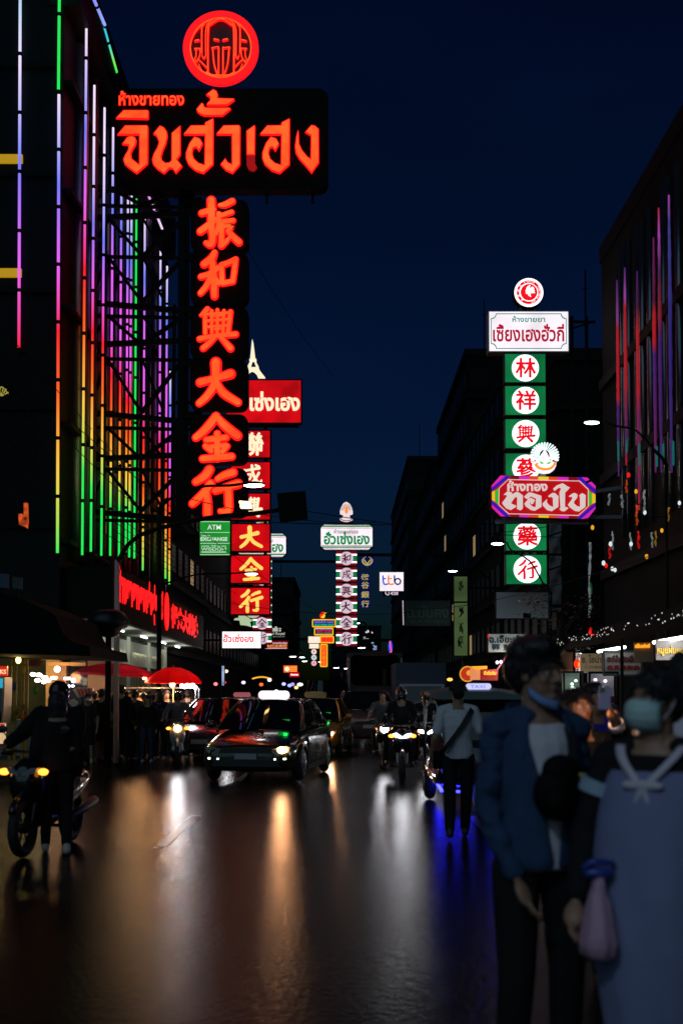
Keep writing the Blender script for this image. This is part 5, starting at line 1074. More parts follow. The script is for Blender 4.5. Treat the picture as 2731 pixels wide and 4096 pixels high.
# ------------------------------------------------------------ crowd on the left pavement edge
crowd = [(352, 26.4, 1.62, 10, darkc, .5, blackc, .5, 'short', shoew, True, 'person in black t-shirt, shorts and white trainers with mask, left end of crowd'),
 (412, 26.9, 1.72, 160, blackc, .5, blackc, .45, 'short', shoeb, False, 'person seen from behind in black with bare calves, beside the left end'),
 (398, 29.5, 1.7, 200, darkc, .5, navyc, 1, 'short', shoeb, False, 'dark haired head behind left end of crowd, under the menu board'),
 (488, 27.0, 1.82, 175, blackc, 1, blackc, 1, 'short', shoeb, False, 'tallest person of the crowd, back turned, all black'),
 (455, 28.1, 1.6, 40, darkc, .5, jeans, 1, 'bun', shoeb, False, 'short person with hair bun left of the tallest figure'),
 (527, 27.8, 1.66, -15, blackc, .5, darkc, 1, 'short', shoew, True, 'masked person right of the tallest figure'),
 (566, 29.5, 1.74, 5, tanc, .5, darkc, 1, 'cap', shoeb, True, 'man in cap and tan shirt with mask facing the street'),
 (592, 26.8, 1.58, 0, blackc, 1, jeans, 1, 'long', shoew, False, 'long haired woman in black with tan shoes at front of crowd'),
 (602, 30.5, 1.68, 30, darkc, .5, darkc, 1, 'short', shoeb, False, 'person half hidden behind man in cap'),
 (630, 29.2, 1.62, -30, greyc, .5, darkc, 1, 'short', shoeb, False, 'person in grey lit by a warm lamp beside the umbrella pole'),
 (655, 31.5, 1.7, 170, darkc, .5, navyc, 1, 'short', shoeb, False, 'back of a dark haired head left of the umbrella pole'),
 (704, 33, 1.72, 20, olivec, .5, darkc, 1, 'short', shoeb, False, 'person in olive right of the umbrella pole'),
 (739, 31.5, 1.66, 150, greyc, .5, darkc, 1, 'big', shoeb, False, 'person with bushy hair in front of the bright white lamps'),
 (768, 34, 1.7, -10, whitec, .5, darkc, 1, 'short', shoeb, False, 'person in pale shirt at right end of crowd'),
 (550, 31.5, 1.6, 60, redc, .5, darkc, 1, 'long', shoeb, False, 'long haired person in dark red behind man in cap')]
k_ = 0
for u, d, H, fc, nm in ((432, 27.6, 1.7, 170, 'bearing a dark backpack shape, behind the pale pole'), (468, 29.6, 1.66, 20, 'between bun-haired person and tallest figure'), (507, 28.4, 1.68, 190, 'close behind the tallest figure'), (541, 27.2, 1.7, 165, 'in front of the dark red shirt'), (577, 28.2, 1.64, 200, 'below the capped man'), (613, 28.0, 1.6, 150, 'right of the long haired woman'), (641, 27.6, 1.66, 185, 'at the kerb under the red parasol'), (668, 29.4, 1.7, 10, 'beside the parasol pole'), (684, 31, 1.62, 175, 'under the parasol bulb'), (722, 30.2, 1.68, 160, 'behind the white motorbike rider'), (752, 30, 1.7, 185, 'right of the bushy haired person'), (380, 28.2, 1.66, 190, 'behind the left end trainers'), (785, 31, 1.66, 170, 'last before the dark red car')):
    k_ += 1; crowd.append((u, d, H, fc, [blackc, darkc, navyc, blackc, olivec][k_ % 5], [.5, 1][k_ % 2], [blackc, darkc, jeans][k_ % 3], [1, 1, .5][k_ % 3], ['short', 'long', 'short', 'cap', 'short', 'bun'][k_ % 6], [shoeb, shoew][k_ % 2], False, 'dark figure '+nm))
for u, d, H, fc, tp, sl_, bt, bl_, hr_, sh, mk, lb in crowd:
    r2 = random.Random(int(u)); q = (r2.random()-.5)*.06
    J = dict(ea=(-.15, .02+q, .64), eb=(.15, .02-q, .64), wa=(-.13+q, -.08, .53+abs(q)), wb=(.14, -.05-q, .5), fa=(-.065, .03+q, .045), fb=(.065, -.03-q, .045), ka=(-.06, -.02+q/2, .285), kb=(.06, -.02-q/2, .285))
    human(lb, at(u, d), d, fc, H, tp, sl_, bot=bt, botlen=bl_, hair=hr_, shoes=sh, J=J, mask=mk, headrot=(-8*q*10, 0, q*300), group='crowd on the left pavement')
# walker in white tee seen from behind
def walker_extra(T, j, hc, hh, hr, h):
    a = j['pel'].lerp(j['neck'], .12); n = j['neck']; pts = []
    c = [V(-.10*h, -.01*h, .84*h), V(-.07*h, .085*h, .80*h) , V(0, .105*h, .69*h), V(.085*h, .085*h, .58*h), V(.125*h, .02*h, .53*h)]
    for off, nm in ((0, 'crossbody_strap'),):
        q = spline(c, 5); rs = []
        for i, p in enumerate(q):
            d = (q[min(i+1, len(q)-1)]-q[max(i-1, 0)]).normalized(); s_ = d.cross(V(0, 1, 0)).normalized()
            rs.append([p+s_*.028, p+s_*.028+V(0, .008, 0), p-s_*.028+V(0, .008, 0), p-s_*.028])
        MB().loft(rs).build(nm, mat('strap', (.01, .01, .011), .6), T)
    MB().bar(V(.01*h, .112*h, .66*h), V(.075*h, .1*h, .545*h), .05, .012).build('strap_tail', mat('strap', (1, 1, 1)), T)
    MB().box(V(.13*h, -.03*h, .5*h), (.1, .16, .2)).build('side_bag', mat('bag', (.004, .004, .0045), .7, spec=.1, bump=.3, bscale=20), T)
human('man walking away in white t-shirt with black crossbody strap', at(1830, 12.7), 12.7, 178, 1.74, whitec, .55, bot=blackc, hair='short', bulk=1.0,
      J=dict(fa=(-.05, -.10, .05), ka=(-.055, -.04, .28), fb=(.06, .10, .06), kb=(.055, .02, .275), ea=(-.155, .03, .65), wa=(-.175, .0, .5), eb=(.15, .04, .64), wb=(.165, -.04, .5)), hero=True, extra=walker_extra, shoes=shoeb)
# ------------------------------------------------------------ street lamps, mast, lanterns
led = glow('street_led', (.93, .97, 1), 9)
def street_lamp(label, u, v, d, pu, pv, energy=120, lens=led, group='street lamps', scale=1., foot=True, col=(.93, .97, 1)):
    """lamp head at photo (u,v), arm running to a pole whose top is at (pu,pv)"""
    h, p = P(u, v, d), P(pu, pv, d)
    T = thing('street_lamp', label, 'street lamp', (p.x, d, 0), group)
    s = 1 if p.x > h.x else -1
    MB().tube([(p.x, d, .1), (p.x, d, p.z-.9), (p.x, d, p.z-.3), (p.x-s*.25, d, p.z)], .07*scale, 8).build('pole', steel, T, smooth=True)
    MB().tube([(p.x-s*.2, d, p.z-.05), p.lerp(h, .4)+Vector((0, 0, .18)), p.lerp(h, .75)+Vector((0, 0, .1)), h+Vector((s*.25, 0, .06))], .04*scale, 8).build('arm', steel, T, smooth=True)
    hd = MB().ell(h+Vector((0, 0, .05)), (.36*scale, .15*scale, .07*scale)).build('lamp_head', steel, T, smooth=True)
    MB().ell(h+Vector((-s*.03, -.02, .0)), (.3*scale, .12*scale, .06*scale)).build('lens', lens, hd, smooth=True)
    if energy: light('lamp_light', 'SPOT', h-Vector((0, 0, .12)), T, energy, col, h-Vector((0, 0, 5)), .12, 150, .8)
    return T
street_lamp('street lamp in front of the tinsel tower, highest on the right', 2370, 1692, 24, 2660, 1800, 10, scale=.55)
street_lamp('street lamp crossing the lowest green character boxes', 1992, 2176, 33, 2200, 2330, 90, scale=.6)
street_lamp('street lamp above the dim yellow green lightbox', 1812, 2285, 55, 1960, 2300, 60, scale=.75)
street_lamp('street lamp glowing over the second lowest red character box', 1003, 2296, 44, 640, 2330, 60, scale=.8, col=(.95, .95, 1))
street_lamp('bright lamp beside the lower end of the big neon column', 1012, 1942, 33, 640, 1995, 60, glow('street_led_bright', (.98, .9, 1), 16))
for i, (u, v, d, q) in enumerate([(1440, 2557, 100, 1500), (1447, 2591, 120, 1500), (1170, 2626, 130, 1120), (1206, 2629, 150, 1160), (1217, 2645, 170, 1180), (1346, 2671, 150, 1390), (1388, 2674, 140, 1430), (1291, 2648, 110, 1320), (1416, 2539, 90, 1470), (1420, 2492, 84, 1480)]):
    street_lamp('tiny distant street lamp, %s among the far lamps' % ['upper one by the gold shop column', 'lower one by the gold shop column', 'leftmost', 'second from left', 'lowest of the left three', 'left of the low pair over the van', 'right of the low pair over the van', 'in front of the orange neon column', 'by the coach roof', 'in front of the golden character disc'][i], u, v, d, q, v+14, 0, scale=1.3, group='distant street lamps')
T = thing('street_lamp', 'assumed unseen street lamp added behind the viewpoint to light the foreground', 'street lamp', (-6.9, -1.6, 0), 'street lamps')  # unseen lamp, assumed and added to brighten the foreground people
MB().tube([(-6.9, -1.6, .1), (-6.9, -1.6, 5.6), (-6.9, -1.6, 6.3), (-6.6, -1.6, 6.6)], .07, 8).build('pole', steel, T, smooth=True); MB().tube([(-6.65, -1.6, 6.58), (-5.2, -1.6, 6.75), (-2.6, -1.6, 6.65)], .04, 8).build('arm', steel, T, smooth=True)
q = MB().ell((-2.3, -1.6, 6.62), (.36, .15, .07)).build('lamp_head', steel, T, smooth=True); MB().ell((-2.3, -1.6, 6.57), (.3, .12, .06)).build('lens', led, q, smooth=True)
light('lamp_light', 'SPOT', (-2.3, -1.6, 6.45), T, 300, (.62, .74, 1), (-1.6, 1.0, 0), .2, 155, .5)  # cool spot of the added lamp, falling on the nearest people
T = thing('signal_mast', 'pale pole with long arm carrying an amber floodlight and dark square board', 'mast', (P(466, 2800, 25).x, 25, 0))
m_ = mat('pinkish_pole', (.7, .5, .42), .5); px = P(466, 2800, 25).x  # stall light on the pole put into its warm base colour
MB().cyl((px, 25, .1), (px, 25, P(455, 2240, 25).z), .065, .055, 14).build('pole', m_, T, smooth=True)
MB().tube([(px, 25, P(0, 2250, 25).z), P(560, 2140, 24.8), P(830, 2072, 24.5), P(1000, 2056, 24.3), P(1118, 2040, 24.2)], .05, 8).build('arm', steel, T, smooth=True)
B = Board(T, 24.2, 2030)
MB().prism([(1108, 1974), (1222, 1965), (1232, 2080), (1120, 2092)], B.fn, .05, .0).build('square_board', black, T)
fl = MB().prism([(955, 2003), (1004, 2006), (1010, 2037), (962, 2036)], B.fn, .02, -.2).build('floodlight', steel, T)
MB().prism([(957, 2005), (1003, 2008), (1008, 2035), (964, 2034)], B.fn, .035, .02).build('lens', glow('flood_amber', (1, .5, .16), 14), fl)
light('flood_beam', 'SPOT', B.fn(982, 2020, .2), T, 8, (1, .58, .25), (-2.5, 6, 0), .15, 90, .8)
T = thing('street_lantern', 'black mushroom shaped lantern on a dark post left of the pale pole', 'street lamp', (P(433, 2800, 23.5).x, 23.5, 0))
px = P(433, 2800, 23.5).x; zc = P(0, 2490, 23.5).z; k = mpp(2490, 23.5)
rg = [[Vector((px+r*k*math.cos(t*.3142), 23.5+r*k*math.sin(t*.3142), zc+(2490-v)*k)) for t in range(20)] for r, v in ((2, 2436), (38, 2440), (62, 2452), (88, 2488), (74, 2510), (52, 2520), (36, 2545), (12, 2550))]
MB().loft(rg).build('lantern_hood', mat('lantern_black', (.006, .008, .012), .4), T, smooth=True)
MB().cyl((px, 23.5, .1), (px, 23.5, zc-.2), .075, .06, 12).build('post', steel, T, smooth=True)

# ------------------------------------------------------------ tower ground floor with red letters
T = thing('shop_canopy', 'dark shop canopy with solid red Thai and Chinese letters along its fascia', 'canopy', (-7.3, 33, 4))
MB().box((-7.28, 43.6, 4.55), (1.36, 21.6, 1.5)).build('fascia', black, T)
MB().box((-7.28, 43.6, 3.76), (1.36, 21.6, .06)).build('soffit', mat('soffit', (.25, .26, .25), .6), T)
def fascia_text(s, y0, y1, z0, z1, bold, name='lettering', m=redtxt, shrink=1):
    vs, fs = text_mesh(s, bold); xs = [p[0] for p in vs]; ys = [p[1] for p in vs]; a, e, f_, g_ = min(xs), max(xs), min(ys), max(ys)
    b = MB(); b.add([V(-6.56, y0+(x-a)/(e-a)*(y1-y0), z0+(y-f_)/(g_-f_)*(z1-z0)) for x, y in vs], fs); n_ = len(vs)
    b.v += [p-V(.03, 0, 0) for p in b.v[:n_]]
    return b.build(name, m, T, fix=False)
mred = glow('canopy_letter_red', (1, .004, .008), 1.4)
fy = lambda u: F*6.56/(CX-u)
fascia_text('ห้างขายทองเซ่งชุ่ยหลี', fy(467), fy(652), 4.03, 5.45, .07, m=mred); b = MB()
MB().loft([[V(-6.56+o, fy(668)+.55*math.cos(t*.2618), 4.72+.72*math.sin(t*.2618)) for t in range(24)] for o in (0, -.03)]).build('round_letter', mred, T)
fascia_text('行金大利成', fy(683), fy(792), 4.12, 5.15, .075, m=mred)
tl = glow('shop_tube', (.9, 1, .95), 6)
for i, y in enumerate((37, 41.5, 46, 50)):
    MB().cyl((-7.2, y-.6, 3.68), (-7.2, y+.6, 3.68), .03, n=8).build('strip_light', tl, T); light('shop_light', 'POINT', (-7.0, y, 3.4), T, 13, (.95, 1, .8), size=.3)
T = thing('ground_floor_shop', 'pale lit shopfront with ribbed shutters and sign lintels under red letters', 'shopfront', (-8, 36, 0))
pal = mat('pale_plaster', (.42, .43, .36), .6, bump=.1, bscale=10, var=.15, vscale=2); olv = mat('olive_shutter', (.17, .17, .09), .5, bump=.1, bscale=20)
for y in (34.2, 37.2, 41.6, 46.0, 50.4): MB().box((-7.95, y, 1.85), (.35, .7, 3.7)).build('column', pal, T)
for i, (y0, y1) in enumerate(((34.6, 36.8), (37.6, 41.2), (42, 45.6), (46.4, 50))):
    ln = MB().box((-7.9, (y0+y1)/2, 3.1), (.25, y1-y0, .9)).build('lintel', pal, T)
    vs, fs = text_mesh(['ทองคำ', 'ห้างทอง', 'เยาวราช', 'ทองแท้'][i], .03); xs = [p[0] for p in vs]; w_ = max(xs)-min(xs)
    MB().add([V(-7.76, y0+.3+(x-min(xs))/w_*(y1-y0-.6), 2.85+y*.55) for x, y in vs], fs).build('lettering', mat('brass_letter', (.32, .27, .1), .35, .8), ln, fix=False)
    sh = MB()
    for k in range(int((y1-y0)/.3)): sh.box((-7.99-.02*(k % 2), y0+.15+.3*k, 1.4), (.06, .3, 2.6))
    sh.build('shutter', olv if i else mat('shop_glass_lit', (.05, .06, .05), .1), T)
# dark awning over left food stall
T = thing('awning', 'broad black awning sloping over the lit food stall at left', 'awning', P(200, 2600, 20))
B = Board(T, 20, 2500)
MB().prism([(-260, 2330), (120, 2400), (262, 2466), (300, 2545), (335, 2578), (398, 2592), (403, 2632), (330, 2628), (-260, 2612)], B.fn, .8, -2.6).build('tarpaulin', mat('black_tarp', (.005, .007, .006), .8, spec=.08, bump=.4, bscale=3), T)
b = MB()
for u in (-60, 8): b.bar(B.fn(u, 2612, .5), B.fn(u, 3140, .5), .06)
b.build('post', steel, T)
for i, (u0, u1, lb) in enumerate(((-20, 36, 'dim bluish unlit sign panel at far left above awning'), (54, 90, 'small dim teal sign panel right of the bluish panel'))):
    T = thing('sign_panel', lb, 'sign', P((u0+u1)/2, 2355, 22)); B = Board(T, 22, 2325); q = MB().prism([(u0, 2292+i*14), (u1, 2298+i*14), (u1, 2354+i*4), (u0, 2348+i*4)], B.fn, .05, -.05).build('panel', mat('dim_panel%d' % i, [(.03, .08, .14), (.03, .06, .07)][i], .5, var=.3, vscale=6), T)
    MB().bar(B.fn((u0+u1)/2, 2350, 0), B.fn((u0+u1)/2, 2420, 0), .05).build('bracket', steel, T)
T = thing('sign_panel', 'green board with amber pipe frame behind the awning edge', 'sign', P(320, 2570, 29)); B = Board(T, 29, 2540)
MB().prism([(275, 2512), (352, 2516), (352, 2585), (275, 2585)], B.fn, 0, -.06).build('panel', glow('dim_green_board', (.005, .09, .01), .5), T)
MB().tube([B.fn(262, 2513, .05), B.fn(345, 2514, .05), B.fn(358, 2522, .05), B.fn(360, 2585, .05)], .05, 8, 2).build('pipe', mat('amber_pipe', (.5, .22, .05), .4), T, smooth=True)
T = thing('torn_sign', 'orange lit fragment of a torn shop banner, upper left edge', 'banner', P(105, 2110, 30)); B = Board(T, 30, 2060)
MB().prism([(98, 2012), (114, 2012), (117, 2090), (114, 2116), (104, 2108), (80, 2100), (76, 2056), (92, 2056), (98, 2068)], B.fn, .05, 0).build('cloth', glow('torn_orange', (.75, .09, .01), .55, (6, .9)), T)
MB().bar(B.fn(70, 2012, 0), B.fn(116, 2012, 0), .04).build('rod', steel, T)
T = thing('neon_sign', 'small yellow fan shaped neon shell at the left edge', 'sign', P(12, 1590, 31)); B = Board(T, 31, 1570)
b = MB()
for k in range(6): a = R(-80+30*k); b.prism(stroke_poly([(10, 1585), (10+26*math.sin(a), 1580-30*math.cos(a))], 3), B.fn, .03+.002*k, 0)
b.prism(stroke_poly([(-10, 1570), (10, 1548), (34, 1575)], 3), B.fn, .05, 0); b.build('rib', glow('dim_yellow', (.6, .5, .08), .5), T)
MB().bar(B.fn(10, 1585, 0), B.fn(10, 1640, 0), .04).build('bracket', steel, T)

# ------------------------------------------------------------ left food stall
T = thing('food_stall', 'brightly lit cream walled corner food stall under the black awning', 'stall', (-7.2, 28.5, 0))
crm = mat('cream_wall', (.5, .34, .19), .6, bump=.05, bscale=10); B = Board(T, 30.5, 2700)
MB().prism([(185, 2640), (240, 2640), (240, 2990), (185, 2990)], B.fn, .0, -.3).build('wall', crm, T); MB().prism([(243, 2655), (270, 2655), (270, 2990), (243, 2990)], B.fn, .1, -.2).build('pillar', mat('pink_pillar', (.30, .2, .18), .6), T)
MB().prism([(272, 2665), (345, 2665), (345, 2990), (272, 2990)], B.fn, -.15, -.3).build('glass_door', mat('shop_glass_dark', (.01, .015, .02), .08), T)
MB().prism([(348, 2640), (425, 2600), (425, 2990), (348, 2990)], B.fn, -.1, -.3).build('side_wall', mat('side_wall', (.24, .20, .16), .6), T)
MB().prism([(-40, 2620), (190, 2620), (190, 2990), (-40, 2990)], B.fn, -.6, -.8).build('back_wall', mat('olive_back', (.05, .055, .015), .7, var=.5, vscale=3), T)
b = MB()
for v, a, e in ((2633, 178, 360), (2656, 205, 355)): b.bar(B.fn(a, v, .3), B.fn(e, v+2, .3), .09)
b.build('ceiling_beam', mat('beam_cream', (.55, .38, .18), .5), T)
B2 = Board(T, 28.6, 2700)
MB().prism([(198, 2618), (356, 2622), (356, 2632), (198, 2629)], B2.fn, 0, -.05).build('red_valance', redface, T); B2.text('lettering', cream, 'หูฉลาม', 202, 2619, 243, 2628, .02)
lp = MB()
for u, v, w in ((142, 2698, 12), (165, 2700, 14), (188, 2710, 14), (205, 2722, 8), (160, 2722, 12), (185, 2728, 10)): lp.ell(B2.fn(u, v, .2), (w*B2.k, .08, 8*B2.k))
lp.build('bulb_cluster', glow('stall_bulb', (1, .85, .65), 6), T, smooth=True)
MB().ell(B2.fn(234, 2677, .1), (.08, .08, .08)).build('bulb', glow('stall_bulb', (1, 1, 1)), T, smooth=True)
MB().cyl(B2.fn(205, 2711, 0), B2.fn(229, 2711, 0), .035, n=8).cyl(B2.fn(242, 2713, -.4), B2.fn(268, 2713, -.4), .035, n=8).build('tube_lamp', glow('stall_tube', (1, .8, .6), 6), T)
MB().ell(B2.fn(299, 2722, .1), (.06, .06, .06)).ell(B2.fn(280, 2745, .1), (.04, .04, .04)).ell(B2.fn(296, 2744, .1), (.05, .04, .03)).build('blue_lamp', glow('stall_blue', (.6, .68, 1), 6), T, smooth=True)
light('stall_light', 'POINT', B2.fn(196, 2705, -1.2), T, 22, (1, .46, .18), size=.15); light('stall_light', 'POINT', B2.fn(385, 2690, -1.2), T, 4, (1, .6, .35), size=.15); light('stall_light', 'POINT', B2.fn(60, 2680, -1.2), T, 12, (1, .75, .15), size=.15); light('stall_light', 'POINT', B2.fn(290, 2690, .5), T, 3, (1, .5, .25), size=.15)
MB().box((-7.0, 27.6, .95), (2.6, .9, .08)).box((-7.0, 27.6, .5), (2.5, .8, .85)).build('counter', mat('counter_steel', (.25, .24, .22), .3, .7), T)
wk = [B2.fn(115, 2650, .6), B2.fn(160, 2646, .6), B2.fn(203, 2668, .6)]
T2_ = thing('basket_shade', 'reddish brown woven basket shade hanging in the left stall', 'lamp shade', B2.fn(158, 2680, .6)); rg = [[B2.fn(158, 2658, .6)+Vector((r*math.cos(t*.3142), r*math.sin(t*.3142), z+.06*math.cos(t*.3142))) for t in range(20)] for r, z in ((.04, .12), (.18, .09), (.27, .0), (.28, -.06))]
MB().loft(rg, capped=False).build('weave', mat('basket_weave', (.28, .05, .015), .7, bump=.9, bscale=50, stretch=(1, 1, 6)), T2_, smooth=True); MB().cap(B2.fn(158, 2640, .6), .01, B2.fn(158, 2615, .6), .01).build('cord', black, T2_)
for i, (u0, v0, u1, v1, c1, c2, t_, lb) in enumerate([(-40, 2664, 30, 2704, 'red', 'cream', 'LUCKS', 'red poster with cream letters at far left of stall'), (-40, 2894, 22, 2975, 'red', 'cream', '金大', 'cream and red menu sign low at left edge')]):
    T = thing('poster', lb, 'poster', P((u0+u1)/2, v1, 21)); B = Board(T, 21, (v0+v1)/2)
    q = MB().prism([(u0, v0), (u1, v0), (u1, v1), (u0, v1)], B.fn, 0, -.06).build('board', glow('poster_red', (.7, .02, .008), .75) if i == 0 else glow('poster_cream', (.95, .6, .3), .7), T)
    if i: MB().prism([(u0, v0), (u1-2, v0+2), (u1-2, v0+34), (u0, v0+34)], B.fn, .01, 0).build('red_band', glow('poster_red', (1, 1, 1)), q); B.text('lettering', glow('poster_letter', (1, .7, .4), .9), t_, u0, v0+6, u1-5, v0+30, .03, q)
    else: B.text('lettering', glow('poster_letter', (1, .7, .4), .9), t_, u0, v0+14, u1-3, v1-8, .03, q, bold=.02)
    if i: MB().prism([(u1-62, v1), (u1, v1), (u1+2, v1+45), (u1-4, v1+45), (u1-10, v1+6), (u1-52, v1+6)], B.fn, 0, -.04).build('stand', steel, T)
T = thing('drinks_cabinet', 'glass cabinet with cyan lit screen at the left edge', 'cabinet', P(-20, 2890, 21.5)); B = Board(T, 21.5, 2800)
MB().prism([(-60, 2705), (20, 2708), (14, 2892), (-60, 2892)], B.fn, 0, -.5, [[(-55, 2712), (12, 2714), (8, 2886), (-55, 2886)]]).build('frame', mat('cabinet_frame', (.2, .17, .14), .4, .5), T); MB().prism([(-55, 2713), (11, 2715), (7, 2886), (-55, 2886)], B.fn, -.03, -.06).build('pane', darkglass, T)
MB().prism([(-50, 2714), (12, 2714), (12, 2752), (-50, 2752)], B.fn, .02, 0).build('screen', glow('cyan_screen', (.02, .4, .65), .8), T)
T = thing('shelf_rack', 'olive yellow shelf rack hung with plants and bags in left stall', 'rack', P(75, 3000, 23)); B = Board(T, 23, 2800)
b = MB()
for u in (42, 62, 92, 108): b.bar(B.fn(u, 2625, 0), B.fn(u, 3040, 0), .06)
for v in (2660, 2830, 2940): b.bar(B.fn(38, v, 0), B.fn(112, v, 0), .05)
b.build('frame', mat('olive_rack', (.22, .19, .02), .6), T)
b = MB(); r2 = random.Random(3)
for k in range(60): p = B.fn(50+r2.random()*62, 2815+r2.random()*70, .1*r2.random()); q = p+V((r2.random()-.5)*.2, -.05, -.12*r2.random()); b.cap(p, .012, q, .004, 4, 1)
b.build('hanging_plant', mat('olive_leaf', (.12, .11, .02), .6), T)
for u, v, c, nm in ((100, 2680, (.5, .36, .02), 'yellow_bag'), (62, 2745, (.01, .03, .2), 'blue_bottle'), (98, 2865, (.35, .1, .02), 'orange_bag'), (148, 2760, (.01, .25, .04), 'green_bag')): MB().ell(B.fn(u, v, .1), (.05, .05, .09)).build(nm, mat(nm, c, .5), T, smooth=True)
T = thing('menu_board', 'tilted white and red menu boards above the crowd at left', 'menu board', P(330, 2850, 28.3)); B = Board(T, 28.3, 2790)
mw = mat('menu_white', (.5, .47, .45), .5); q = MB().prism([(291, 2757), (312, 2749), (372, 2752), (374, 2778), (312, 2790)], B.fn, 0, -.04).build('board', mw, T)
b = MB()
for k in range(4): b.prism([(306+15*k, 2755), (314+15*k, 2753), (328+13*k, 2782), (320+13*k, 2784)], B.fn, .02+.002*k, 0)
b.build('picture_strip', mat('menu_red', (.5, .06, .02), .5), q); MB().prism([(284, 2800), (298, 2795), (314, 2812), (304, 2825), (312, 2838), (290, 2842), (285, 2828), (272, 2812)], B.fn, .05, 0).build('paper_card', mw, T); MB().bar(B.fn(330, 2770, -.05), B.fn(330, 2960, -.05), .04).build('post', steel, T)
T = thing('bucket', 'yellow bucket with skewers beside the left stall counter', 'bucket', P(268, 2885, 26.5)); B = Board(T, 26.5, 2870); k = B.k
MB().cyl(B.fn(268, 2886), B.fn(268, 2856), 10*k, 14*k, 16).build('tub', mat('bucket_yellow', (.55, .5, .12), .5), T, smooth=True); b = MB()
for i in range(7): b.cap(B.fn(260+2.5*i, 2860), .006, B.fn(252+4*i, 2830-(i % 3)*5), .005, 5, 1)
b.build('skewer', mat('skewer', (.3, .2, .1), .6), T)
b = MB().box(B.fn(268, 2990), (.7, .5, .9)); b.build('pedestal', black, T)
T = thing('stall_bulb', 'added warm bulb lighting the olive shelf rack under the awning', 'lamp', P(75, 2640, 21.6)); MB().ell(P(75, 2640, 21.6), (.05, .05, .07)).build('bulb', glow('rack_fill_bulb', (1, .7, .2), 5), T, smooth=True); MB().cap(P(75, 2628, 21.6), .008, P(75, 2600, 21.6), .008, 5).build('cord', black, T); light('bulb_light', 'POINT', P(75, 2660, 21.4), T, 10, (1, .72, .18), size=.08)  # bulb and point light added to brighten the rack from the front
# umbrellas
def umbrella(label, u, d, vt, vb, half, base, pole_v, tilt=0):
    B = Board(None, d, vb); k = B.k; c = B.fn(u, vb); top = B.fn(u, vt).z-c.z; Rr = half*k
    T = thing('parasol', label, 'parasol', (c.x, d, 0), 'food stall parasols'); rg = []
    mt = Matrix.Rotation(R(tilt), 3, 'Y')
    for f_, h in ((.02, 1), (.3, .93), (.6, .68), (.85, .32), (1.0, 0), (1.0, -.18)):
        ring = []
        for t in range(32):
            a = 2*math.pi*t/32; sc = 1-.06*math.sin(a*4)**2*f_ ; ring.append(c+mt@Vector((Rr*f_*sc*math.cos(a), Rr*f_*sc*math.sin(a), top*h)))
        rg.append(ring)
    o = MB().loft(rg, capped=False).build('canopy', base, T, smooth=False); s_ = o.modifiers.new('s', 'SOLIDIFY'); s_.thickness = .006
    MB().cyl((c.x, d, .1), (c.x, d, c.z+top+.05), .022, n=10).build('pole', mat('brass_pole', (.45, .3, .12), .4, .6), T, smooth=True)
    for t in range(8): a = 2*math.pi*t/8; MB().cap(c+mt@Vector((Rr*.98*math.cos(a), Rr*.98*math.sin(a), -.01)), .008, c+mt@Vector((Rr*.05*math.cos(a), Rr*.05*math.sin(a), top*.96)), .008, 5, 1).build('rib', steel, T)
    return T, c, B
def fabric(n, c):
    m = mat(n, c, .6); nn = m.node_tree.nodes; L = m.node_tree.links; t = nn.new('ShaderNodeBsdfTranslucent'); t.inputs[0].default_value = (*c, 1); x = nn.new('ShaderNodeMixShader'); x.inputs[0].default_value = .55
    L.new(nn['Principled BSDF'].outputs[0], x.inputs[1]); L.new(t.outputs[0], x.inputs[2]); L.new(x.outputs[0], nn['Material Output'].inputs[0]); return m
T, c, B = umbrella('bright red parasol with warm bulb on its pole over the crowd', 694, 29, 2668, 2724, 112, fabric('red_canvas', (.75, .01, .008)), 2830)
MB().ell(B.fn(692, 2738, .1), (.07, .06, .07)).build('bulb', glow('parasol_bulb', (1, .55, .2), 18), T, smooth=True); light('bulb_light', 'POINT', B.fn(692, 2742, .25), T, 40, (1, .5, .2), size=.06); light('bulb_light', 'POINT', B.fn(700, 2728, -.4), T, 26, (1, .8, .6), size=.06)
b = MB()
for u, v in ((722, 2743), (733, 2747), (745, 2741), (757, 2743), (765, 2740), (775, 2749)): b.ell(B.fn(u, v, -.3), (.055, .05, .05))
b.build('white_bulb', glow('parasol_white', (.95, .92, 1), 14), T, smooth=True); light('white_light', 'POINT', B.fn(752, 2752, .2), T, 24, (.92, .94, 1), size=.1)
T, c, B = umbrella('faded pink parasol between the pale pole and the red parasol', 465, 29.5, 2652, 2696, 165, fabric('pink_canvas', (.42, .03, .08)), 2830, 3)
for u, v in ((507, 2694), (545, 2695), (587, 2714)): MB().ell(B.fn(u, v, .3), (.055, .05, .035)).build('bulb', glow('pink_parasol_bulb', (1, .66, .3), 12), T, smooth=True)
light('bulb_light', 'POINT', B.fn(587, 2720, .5), T, 38, (1, .5, .2), size=.06); light('bulb_light', 'POINT', B.fn(520, 2705, .5), T, 34, (1, .5, .2), size=.06)
T = thing('food_cart', 'steel food cart with glass case under the parasols behind the crowd', 'cart', (at(640, 30.5), 30.5, 0))
x_ = at(640, 30.5); MB().box((x_, 30.5, .8), (2.2, .8, .5)).build('cart_body', mat('counter_steel', (1, 1, 1)), T); b = MB()
for sx in (-1, 1):
    for sy in (-1, 1): b.bar((x_+sx*1.0, 30.5+sy*.35, 1.05), (x_+sx*1.0, 30.5+sy*.35, 1.75), .03)
b.build('case_frame', chrome, T); MB().box((x_, 30.5, 1.77), (2.1, .8, .04)).build('case_top', mat('counter_steel', (1, 1, 1)), T)
for sx in (-1, 1): MB().torus((x_+sx*.8, 30.05, .3), .26, .03, 'Y', 20, 6).build('wheel', tyre, T, smooth=True)

